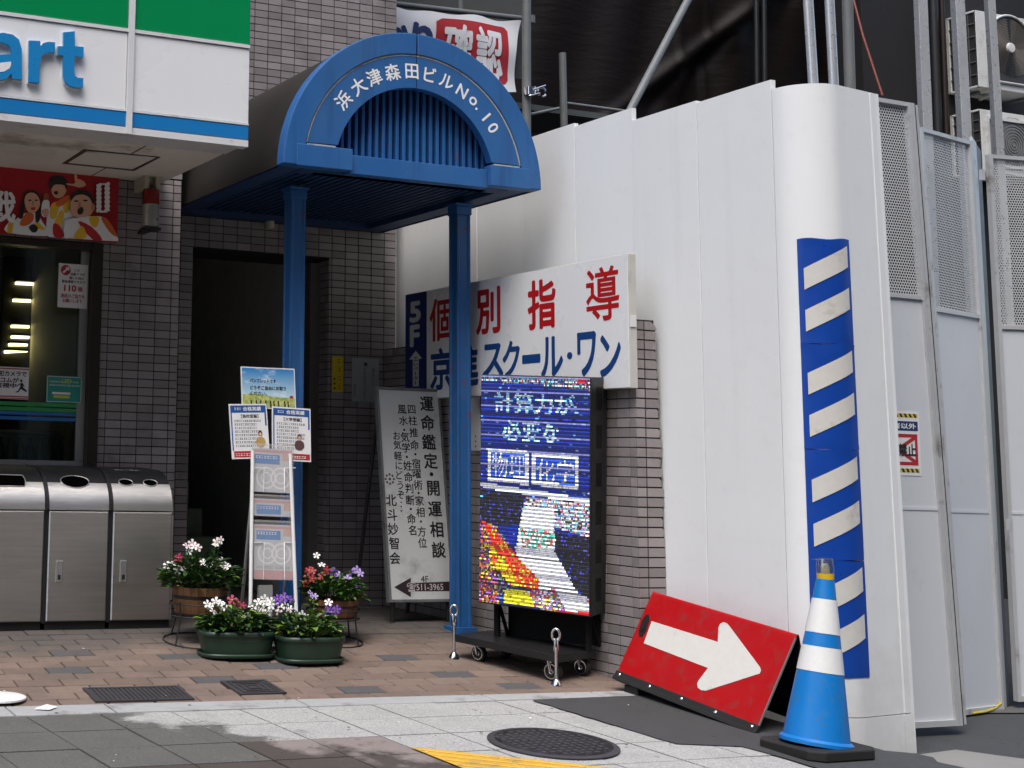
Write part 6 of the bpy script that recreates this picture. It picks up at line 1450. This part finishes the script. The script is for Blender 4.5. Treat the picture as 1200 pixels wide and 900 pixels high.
def tub(cx_, y_b, Yp_, wpx, y_rim, lab, rot):
    pB = PG(cx_, y_b); Yp_ = pB.y + .13; g = gz(pB.x, Yp_); wm = PY(cx_ + wpx / 2, y_rim, Yp_).x - PY(cx_ - wpx / 2, y_rim, Yp_).x; zr = PY(cx_, y_rim, Yp_ - .11).z
    c = Vector((PY(cx_, y_b, Yp_).x, Yp_, g + .004)); h = zr - c.z; r = thing('flower_tub', lab, 'planter', c, 'green plastic planters in front of the entrance'); rx, ry = wm / 2, .135
    def oval(k, z, n=36): 
        P_ = []
        for i in range(n):
            t_ = 2 * math.pi * i / n; cx2, s2 = math.cos(t_), math.sin(t_); q = 2 / 3.2; X = math.copysign(abs(cx2) ** q, cx2) * rx * k; Y = math.copysign(abs(s2) ** q, s2) * (ry - rx * (1 - k) * .6); P_.append(c + Vector((X * math.cos(rot) - Y * math.sin(rot), X * math.sin(rot) + Y * math.cos(rot), z)))
        return P_
    def loft(rings, b, m=0):
        for A_, B_ in zip(rings, rings[1:]):
            for i in range(len(A_)): j = (i + 1) % len(A_); b.face([A_[i], A_[j], B_[j], B_[i]], m, True)
    b = MB(); loft([oval(.85, .012), oval(.86, .02), oval(.955, h - .03), oval(.955, h - .028), oval(1.0, h - .024), oval(1.0, h), oval(.97, h), oval(.94, h - .05)], b); obj('tub', b, greenp, r, merge=True)
    b = MB(); rs_ = [oval(.90, 0), oval(.96, .004), oval(.98, .022), oval(.955, .022), oval(.9, .010)]; loft(rs_, b); b.face(rs_[-1]); obj('saucer', b, greenp, r, merge=True)
    b = MB(); b.face(oval(.945, h - .035)); obj('soil', b, soilm, r)
    return c + Vector((0, 0, h - .03)), rx, ry
s1, rx1, ry1 = tub(276, 777, 6.9, 84, 741, 'left green plastic flower tub with white and magenta flowers', -.16)
plant('bushy plant with white flowers and two magenta ones in the left green tub', s1, rx1 * 0.92, ry1 * .85, .14, 360, [(243, 708, 'white', .020), (253, 705, 'white', .022), (262, 711, 'white', .02), (250, 717, 'white', .022), (258, 706, 'white', .018), (272, 703, 'magenta', .024), (278, 707, 'magenta', .02), (285, 710, 'magenta', .018), (296, 712, 'white', .022), (303, 706, 'white', .024), (310, 702, 'white', .022), (308, 712, 'white', .022), (317, 710, 'white', .022), (314, 717, 'white', .02), (290, 722, 'white', .018), (291, 735, 'white', .018), (302, 715, 'white', .02), (313, 707, 'white', .02), (246, 711, 'white', .018)], .3, s1.y)
s2, rx2, ry2 = tub(361, 783, 6.8, 74, 747, 'right green plastic flower tub with white and violet flowers', -.03)
plant('bushy plant with white, pink and violet flowers in the right green tub', s2, rx2 * 0.92, ry2 * .85, .14, 300, [(318, 705, 'white', .02), (325, 702, 'violet', .022), (333, 700, 'violet', .022), (341, 703, 'violet', .02), (334, 710, 'white', .022), (329, 713, 'pink', .02), (340, 714, 'pink', .02), (326, 717, 'pink', .018), (354, 721, 'white', .022), (360, 724, 'white', .018), (364, 696, 'lilac', .02), (369, 699, 'lilac', .016), (385, 706, 'pink', .02), (387, 714, 'violet', .026), (391, 717, 'violet', .024), (384, 718, 'violet', .022), (395, 714, 'violet', .02), (322, 708, 'lilac', .02)], .55, s2.y)
wood = simple('barrel_wood', (.16, .075, .03), .6, var=.35, scale=20, stretch=(1, 1, .12), island=.2); hoop = simple('black_hoop', (.012, .011, .01), .5)
def barrel(cx_, Yp_, y_top, y_bot, wpx, lab, lab2, ring_y, ring_w):
    cT, cB = PY(cx_, y_top, Yp_ - .1), PY(cx_, y_bot, Yp_ - .1); c = Vector((PY(cx_, y_top, Yp_).x, Yp_, cB.z)); h = cT.z - cB.z; rT = (PY(cx_ + wpx / 2, y_top, Yp_).x - c.x); r = thing('wooden_barrel', lab, 'planter', c, 'wooden barrel planters on wire stands')
    n = 22
    for k in range(n):
        a0, a1 = 2 * math.pi * k / n + .006, 2 * math.pi * (k + 1) / n - .006; b = MB(); P_ = []
        for rr4, z in ((rT * .86, 0), (rT * .97, h * .55), (rT, h)): P_ += [c + Vector((rr4 * math.cos(a), rr4 * math.sin(a), z)) for a in (a0, a1)]
        for rr4, z in ((rT * .80, 0), (rT * .94, h)): P_ += [c + Vector((rr4 * math.cos(a), rr4 * math.sin(a), z)) for a in (a0, a1)]
        b.mesh(P_, [(0, 1, 3, 2), (2, 3, 5, 4), (4, 5, 9, 8), (7, 6, 8, 9), (0, 2, 4, 8, 6), (1, 7, 9, 5, 3), (0, 6, 7, 1)]); obj('stave', b, wood, r)
    for z0, z1 in ((h * .60, h * .72), (.0, h * .1)): b = MB(); k0 = rT * (.86 + .14 * z0 / h) + .004; b.lathe(c, [(k0 - .01, z0), (k0 + .002, z0), (k0 + .005, z1), (k0 - .01, z1)], 32); obj('hoop', b, hoop, r)
    b = MB(); b.lathe(c, [(0, h * .8), (rT * .93, h * .8)], 24); obj('soil', b, soilm, r)
    st = thing('wire_stand', lab2, 'plant stand', (c.x, c.y, gz(c.x, c.y)), 'black wire plant stands'); b = MB(); g = gz(c.x, Yp_) + .006; rg = ring_w
    for rr5, z in ((rg, g), (rT * .93 + .012, c.z - .004), (rT + .012, c.z + h * .42)): b.tube([(c.x + rr5 * math.cos(t * .2618), c.y + rr5 * math.sin(t * .2618), gz(c.x, c.y + rr5 * math.sin(t * .2618)) + .006 if z == g else z) for t in range(25)], .004, seg=6, cap=False)
    obj('ring', b, M['black'], st)
    for k in range(4): a = .5 + k * math.pi / 2; b = MB(); b.tube([(c.x + rg * math.cos(a), c.y + rg * math.sin(a), gz(c.x, c.y + rg * math.sin(a)) + .006), (c.x + rT * 1.02 * math.cos(a), c.y + rT * 1.02 * math.sin(a), c.z), (c.x + (rT + .014) * math.cos(a), c.y + (rT + .014) * math.sin(a), c.z + h * .5)], .0045, seg=6); obj('leg', b, M['black'], st)
    return c + Vector((0, 0, h * .8)), rT
s3, r3 = barrel(234, 7.22, 689, 723, 60, 'wooden barrel planter on a stand between the bins and the green tub', 'black wire stand under the left wooden barrel', 756, .19)
plant('tall plant with pink and white flowers in the left wooden barrel', s3, r3 * 1.3, r3 * 1.05, .19, 380, [(219, 640, 'pink', .022), (225, 637, 'pink', .022), (232, 642, 'pink', .02), (222, 646, 'white', .018), (228, 640, 'pink', .02), (254, 635, 'pink', .022), (259, 633, 'pink', .02), (252, 639, 'white', .018), (209, 654, 'magenta', .024), (212, 658, 'magenta', .018), (196, 663, 'white', .022), (202, 661, 'white', .022), (208, 668, 'white', .022), (214, 673, 'white', .024), (220, 660, 'white', .02), (238, 659, 'white', .018), (247, 662, 'pink', .022), (254, 659, 'pink', .022), (261, 657, 'white', .022), (266, 664, 'white', .02), (274, 668, 'white', .022), (251, 667, 'white', .016), (215, 667, 'white', .018), (262, 664, 'pink', .02)], .12, s3.y, lsz=.055)
s4_, r4 = barrel(391, 7.15, 704, 726, 52, 'darker wooden barrel planter on a stand behind the right green tub', 'black wire stand under the right wooden barrel', 770, .16)
plant('plant with red and violet flowers in the right wooden barrel', s4_, r4 * 1.15, r4, .17, 300, [(362, 668, 'red', .022), (366, 669, 'red', .02), (361, 677, 'red', .022), (366, 678, 'red', .02), (377, 675, 'red', .02), (383, 668, 'red', .02), (358, 684, 'red', .018), (371, 651, 'white', .018), (377, 662, 'white', .020), (391, 670, 'violet', .022), (397, 674, 'lilac', .02), (407, 678, 'lilac', .022), (413, 682, 'violet', .022), (417, 687, 'violet', .022), (418, 668, 'lilac', .022), (422, 672, 'lilac', .02), (416, 669, 'violet', .018), (409, 674, 'violet', .018)], .35, s4_.y, lsz=.05)

# ------------------------------------------------------------------ brochure rack
YR = 7.02
p0, p1 = PY(297, 535, YR), PY(341, 545, YR)
rk = thing('brochure_rack', 'white A frame rack with three clear pockets of leaflets between the flower tubs', 'rack', PG(322, 764))
wm_ = simple('rack_white', (.74, .74, .74), .35, var=.05); gl_z = lambda x, y: gz(x, y)
def foot(x, y, Yf): p = PY(x, y, Yf); return Vector((p.x, Yf, gz(p.x, Yf)))
fl, fr2 = PY(293.5, 705, YR - .04), PY(346.5, 700, YR - .04)
tl_, tr2 = PY(296, 528, YR + .06), PY(340, 532, YR + .06)
b = MB()
for t0, f0 in ((tl_, fl), (tr2, fr2)): v = (f0 - t0); e = t0 + v * ((t0.z - gz(f0.x, YR - .05)) / -v.z); b.tube([t0, e], .010); 
obj('front_leg', b, wm_, rk)
b = MB()
for t0, (x, y) in ((tl_.lerp(fl, .3), (284, 700)), (tr2.lerp(fr2, .3), (332, 705))): q = PY(x, y, YR + .32); v = q - t0; e = t0 + v * ((t0.z - gz(q.x, YR + .36)) / -v.z); b.tube([t0, e], .009)
obj('back_leg', b, simple('rack_grey', (.40, .40, .40), .4), rk)
p = PG(322, 766); b = MB(); b.box(p.x - .06, p.x + .06, p.y + .05, p.y + .4, gz(p.x, p.y) + .012, gz(p.x, p.y) + .03); b.tube([(p.x - .10, p.y + .02, gz(p.x, p.y) + .03), (p.x + .12, p.y + .02, gz(p.x, p.y) + .03)], .012); b.tube([(p.x - .10, p.y + .12, gz(p.x, p.y + .1) + .09), (p.x + .12, p.y + .12, gz(p.x, p.y + .1) + .09)], .012); b.box(p.x - .05, p.x + .03, p.y + .1, p.y + .12, gz(p.x, p.y) + .03, gz(p.x, p.y) + .34); obj('base', b, simple('silver_base', (.5, .5, .5), .35, metal=.6), rk)
rf = Fr(PY(294, 690, YR + .02), (1, -.0, -.03), (0, .10, 1))
pc = {'sky': simple('leaflet_blue', (.05, .20, .48), .5, var=.1), 'peach': simple('leaflet_peach', (.55, .36, .30), .5, var=.1), 'grey': simple('leaflet_grey', (.52, .53, .55), .5, var=.15, scale=40), 'pink': simple('leaflet_pink', (.55, .28, .29), .5, var=.1)}
t = NT('pocket_film'); mixn = t.n('ShaderNodeMixShader', {0: .16}); tr_ = t.n('ShaderNodeBsdfTransparent', {0: (.92, .92, .92, 1)}); df = t.n('ShaderNodeBsdfPrincipled', {'Base Color': (.8, .78, .78, 1), 'Roughness': .15}); t.link(tr_.outputs[0], mixn.inputs[1]); t.link(df.outputs[0], mixn.inputs[2]); t.link(mixn.outputs[0], t.o.inputs[0])
for k, (x0, y0, x1, y1, low) in enumerate(((294, 521, 343, 577, False), (296, 580, 344, 605, False), (296, 610, 343.5, 679, True))):
    f = rf.shift(.012 + .004 * k); nm = ['topmost', 'middle', 'lowest'][k]
    r, a0, a1, b0, b1 = sheet('leaflet', nm + ' stack of pale leaflets with two big rings, in the white rack', 'leaflet', f, x0 + 1, y0 + 5, x1 - 1, y1, pc['grey'], .008)
    r['group'] = 'leaflets in the white rack'
    w = a1 - a0; h = b1 - b0; H1 = w * 1.4; g = f.shift(.008); b = MB()
    b.fbox(g, a0 + .004, a1 - .004, b1 - .022, b1 - .008, 0, .0004, 3)
    b.fbox(g, a0 + w * .06, a0 + w * .68, b1 - w * .35, b1 - w * .14, 0, .0004, 0); b.fbox(g, a0 + w * .75, a1 - .006, b1 - w * .26, b1 - w * .1, 0, .0004, 4)
    dashes(b, g.shift(.0005), a0 + w * .08, a0 + w * .62, b1 - w * .2, .016, .0004, 1)
    for cx2 in (.34, .70):
        if h < w * .55 and False: continue
        cyy = b1 - w * .66
        for r_o, r_i in ((.25, .21), (.13, .10)):
            n = 24; 
            for i in range(n):
                t0, t1 = 2 * math.pi * i / n, 2 * math.pi * (i + 1) / n; P_ = [(a0 + w * (cx2 + rr6 * math.cos(tt2)), cyy + w * rr6 * math.sin(tt2)) for rr6, tt2 in ((r_i, t0), (r_o, t0), (r_o, t1), (r_i, t1))]
                if min(q[1] for q in P_) > b0: b.poly(g, P_, .0006 + .0001 * (cx2 > .5), 1)
    for i in range(7):
        zz2 = b1 - w * (.98 + .09 * i)
        if zz2 > b0 + .03: dashes(b, g, a0 + w * .06, a0 + w * .48, zz2, .012, .0004, 2); dashes(b, g, a0 + w * .54, a0 + w * .94, zz2, .012, .0004, 2)
    if low: b.fbox(g, a0 + .003, a1 - .003, b0 + .002, b0 + .045, 0, .0005, 3)
    obj('print', b, [pc['sky'], paper, simple('print_mid_grey', (.2, .21, .23), .5) if k == 0 else bpy.data.materials['print_mid_grey'], pc['pink'], pc['peach']], r)
    g2 = f.shift(.014); A0, A1 = f.px(x0, (y0 + y1) / 2)[0], f.px(x1, (y0 + y1) / 2)[0]; B0, B1 = f.px((x0 + x1) / 2, y1)[1], f.px((x0 + x1) / 2, y0)[1]
    b = MB(); b.poly(g2, [(A0, B0 - .004), (A1, B0 - .004), (A1, B1), (A0, B1)]); b.fbox(g2, A0, A1, B1 - .010, B1, 0, .002); obj('pocket', b, t.m, rk)
b = MB()
for yb0, ybt in ((577, 549), (679, 636)):
    for xa, xb in ((294, 306), (330, 343)):
        A_, B_ = rf.px(xa, ybt), rf.px(xb, ybt); C_ = rf.px(xb if xa < 300 else xa, yb0); i_ = B_ if xa < 300 else A_
        o_ = A_ if xa < 300 else B_
        b = MB(); b.tube([rf.p(*o_, .035), rf.p(*i_, .035), rf.p(i_[0], C_[1], .035)], .0028, seg=6); obj('wire_hoop', b, wm_, rk)
# posters clipped to the rack
def framed(lab, pts, d, fn, name='rack_poster'):
    f0 = rf.shift(d); TL, TR, BRq, BLq = [Vector(f0.p(*f0.px(*p))) for p in pts]; f = Fr(BLq, BRq - BLq, TL - BLq); w, h = (BRq - BLq).length, (TL - BLq).length
    r = thing(name, lab, 'poster', BLq, 'posters on the white rack'); b = MB(); b.fbox(f, 0, w, 0, h, -.004, 0); obj('board', b, paper, r); fn(f, w, h, r); return r
def sky_poster(f, w, h, r):
    t = NT('printed_sky'); P = t.coord('Object'); sx = t.n('ShaderNodeSeparateXYZ', {0: P}); n = t.noise(P, 9, 5, .6, (1, 2.2, 1)); g_ = t.n('ShaderNodeMapRange', {0: sx.outputs[1], 1: h * .3, 2: h * .95}).outputs[0]
    cc = t.mix(g_, (.42, .62, .72), (.02, .21, .50)); cc = t.mix(t.ramp(n, .52, .72), cc, (.66, .72, .76)); t.set(col=cc, rough=.45)
    b = MB(); b.poly(WORLD, [(.006, h * .28), (w - .006, h * .28), (w - .006, h - .006), (.006, h - .006)], .0008); fobj('sky_print', b, t.m, f, r)
    t = NT('printed_meadow'); P = t.coord('Object'); n = t.noise(P, 45, 4, .7); cc = t.mix(t.ramp(n, .35, .65), (.16, .30, .05), (.62, .56, .20)); t.set(col=cc, rough=.45)
    b = MB(); b.poly(WORLD, [(.006, .006), (w - .006, .006), (w - .006, h * .275), (w * .6, h * .29), (w * .4, h * .33), (w * .2, h * .36), (.006, h * .33)], .0012); fobj('meadow_print', b, t.m, f, r)
    b = MB(); b.line(f, 'パンフレットです', w * .16, h * .67, h * .105, .002, 0, .02, 'L', w * .48); b.line(f, 'どうぞご自由にお取り', w * .16, h * .50, h * .105, .002, 0, .02, 'L', w * .66); b.line(f, 'ください。', w * .16, h * .36, h * .105, .002, 0, .02, 'L', w * .3)
    random.seed(3)
    for k in range(9): x = w * (.18 + .085 * k + random.uniform(-.02, .02)); b.prism(f, [(x + .004 * math.cos(q) * 1.2, h * .16 + .010 * math.sin(q)) for q in np.linspace(0, 5.4, 7)], .002, .0024); b.fbox(f, x - .003, x + .006, .008, h * .12, .002, .0024)
    obj('lettering', b, ink, r); b = MB(); b.prism(f, [(w * .92 + .012 * math.cos(q), h * .30 + .008 * math.sin(q)) for q in np.linspace(0, 5.4, 7)], .002, .0028); obj('red_mark', b, inkred, r)
framed('poster of blue sky and meadow with black writing, topmost on the white rack', [(282.5, 429.5), (346, 432), (347, 480), (283.5, 478)], .0, sky_poster)
hb_ = simple('poster_blue', (.012, .08, .30), .45, var=.05)
def result_poster(nm, person_x, person_c, red_full):
    def fn(f, w, h, r):
        b = MB(); b.fbox(f, .007, w - .007, h * .84, h - .008, 0, .0008, 0); b.fbox(f, .007, .014, h * .15, h * .84, 0, .0008, 0); b.fbox(f, w - .016, w - .007, h * .60, h * .84, 0, .0008, 0); b.fbox(f, .014, w - .007, .008, h * .14, 0, .0008, 1)
        b.text(f, '合格実績', w * .36, h * .87, w * .84, h * .95, .0012, 2, .02); dashes(b, f.shift(.0008), w * .14, w * .30, h * .91, .014, .0004, 2); b.text(f, nm, w * .3, h * .74, w * .76, h * .81, .001, 3, .01)
        for k in range(8): dashes(b, f, w * .12, w * (.85 if k in (0, 3, 4) else .7), h * (.69 - .065 * k), h * .04, .0008, 3)
        dashes(b, f.shift(.0008), w * .1, w * .9, h * .075, h * .05, .0004, 2)
        px_ = w * person_x; py2 = h * .30
        b.prism(f, [(px_ + w * .13 * math.cos(q), py2 + h * .10 * math.sin(q)) for q in np.linspace(0, 5.8, 10)], .0009, .0018, 4); b.prism(f, [(px_ - w * .0 + w * .055 * math.cos(q), py2 + h * .16 + h * .045 * math.sin(q)) for q in np.linspace(0, 5.8, 10)], .0009, .0022, 3); b.prism(f, [(px_ + w * .035 * math.cos(q), py2 + h * .145 + h * .03 * math.sin(q)) for q in np.linspace(0, 5.8, 9)], .0022, .0026, 5)
        obj('print', b, [hb_, inkred, paper, ink, simple('print_person', person_c, .5), skin], r)
    return fn
framed('white and blue results poster with seated figure in tan, left of the pair', [(270, 473.5), (315.5, 476), (316.5, 537), (272, 538)], .010, result_poster('【高校受験】', .78, (.45, .30, .10), False))
framed('white and blue results poster with small dark figure, right of the pair', [(317.5, 476), (361.5, 478), (364.5, 541.5), (319, 539)], .012, result_poster('【大学受験】', .70, (.10, .05, .05), True))

# ------------------------------------------------------------------ the other side of the street (seen in reflections, built taller and longer to cut sky light)
cream_b, tan_b = simple('opposite_render', (.26, .235, .20), .8), simple('opposite_tiles', (.16, .13, .10), .8)
for x0, x1, h, m, lab in ((-34, -3.5, 17, cream_b, 'cream building across the street behind the viewer'), (-3, 7, 18, tan_b, 'brown building across the street behind the viewer'), (7.5, 40, 19, cream_b, 'taller cream building across the street behind the viewer')):
    r = thing('opposite_building', lab, 'building', ((x0 + x1) / 2, -11, -.2)); b = MB(); b.box(x0, x1, -22, -11, -.3, h); obj('wall', b, m, r)
    for k in range(int(h / 3)):
        for i in range(int((x1 - x0) / 2.2)):
            b = MB(); b.box(x0 + .6 + i * 2.2, x0 + 1.9 + i * 2.2, -11, -10.96, .9 + k * 3, 2.3 + k * 3); obj('window', b, M['blackgloss'], r)

# ------------------------------------------------------------------ grit and fallen petals on the ground
random.seed(21); b = MB()
for k in range(150):
    px_, py2 = random.uniform(0, 900), random.uniform(752, 898); p = PG(px_, py2)
    if p.x > 4.95 or p.y > 7.6: continue
    r_ = random.choice((.004, .005, .006, .009)); a = random.uniform(0, 6.28); m = 0 if random.random() < .88 else 2; n = 5
    z = gz(min(p.x, 4.5), p.y) + .0065
    b.face([(p.x + r_ * math.cos(a + q * 1.256) * random.uniform(.6, 1.2), p.y + r_ * math.sin(a + q * 1.256) * random.uniform(.6, 1.2), z + random.uniform(0, .004)) for q in range(n)], m)
p = PG(757, 765); b.face([(p.x, p.y, p.z + .01), (p.x + .02, p.y, p.z + .012), (p.x + .022, p.y + .02, p.z + .012), (p.x + .004, p.y + .018, p.z + .01)], 3)
o = obj('litter', b, [simple('dry_leaf_bits', (.06, .05, .035), .8), petal['white'], petal['pink'], petal['violet']], kind='stuff'); tag(o, 'grit, leaf bits and fallen petals strewn over the paving', 'litter')
p = PG(53, 833); b = MB(); b.face([(p.x - .05, p.y, p.z + .008), (p.x + .01, p.y - .03, p.z + .009), (p.x + .06, p.y + .02, p.z + .012), (p.x + .02, p.y + .045, p.z + .02), (p.x - .03, p.y + .03, p.z + .010)]); tag(obj('paper_scrap', b, paper, at=p), 'small white paper scrap lying on the kerb at the left', 'paper scrap')

r = thing('left_sky_blocker', 'unseen block added left of the shop to cut low sky light', 'building', (-18, 8, -.2)); b = MB(); b.box(-34, -4.2, 8.0, 20, -.3, 11); obj('wall', b, tan_b, r)  # unseen block, added to close off low sky and deepen the shade
for k in range(3):
    for i in range(11): b = MB(); b.box(-33 + i * 2.6, -31.4 + i * 2.6, 7.96, 8.0, 1 + k * 3.2, 2.6 + k * 3.2); obj('window', b, M['blackgloss'], r)
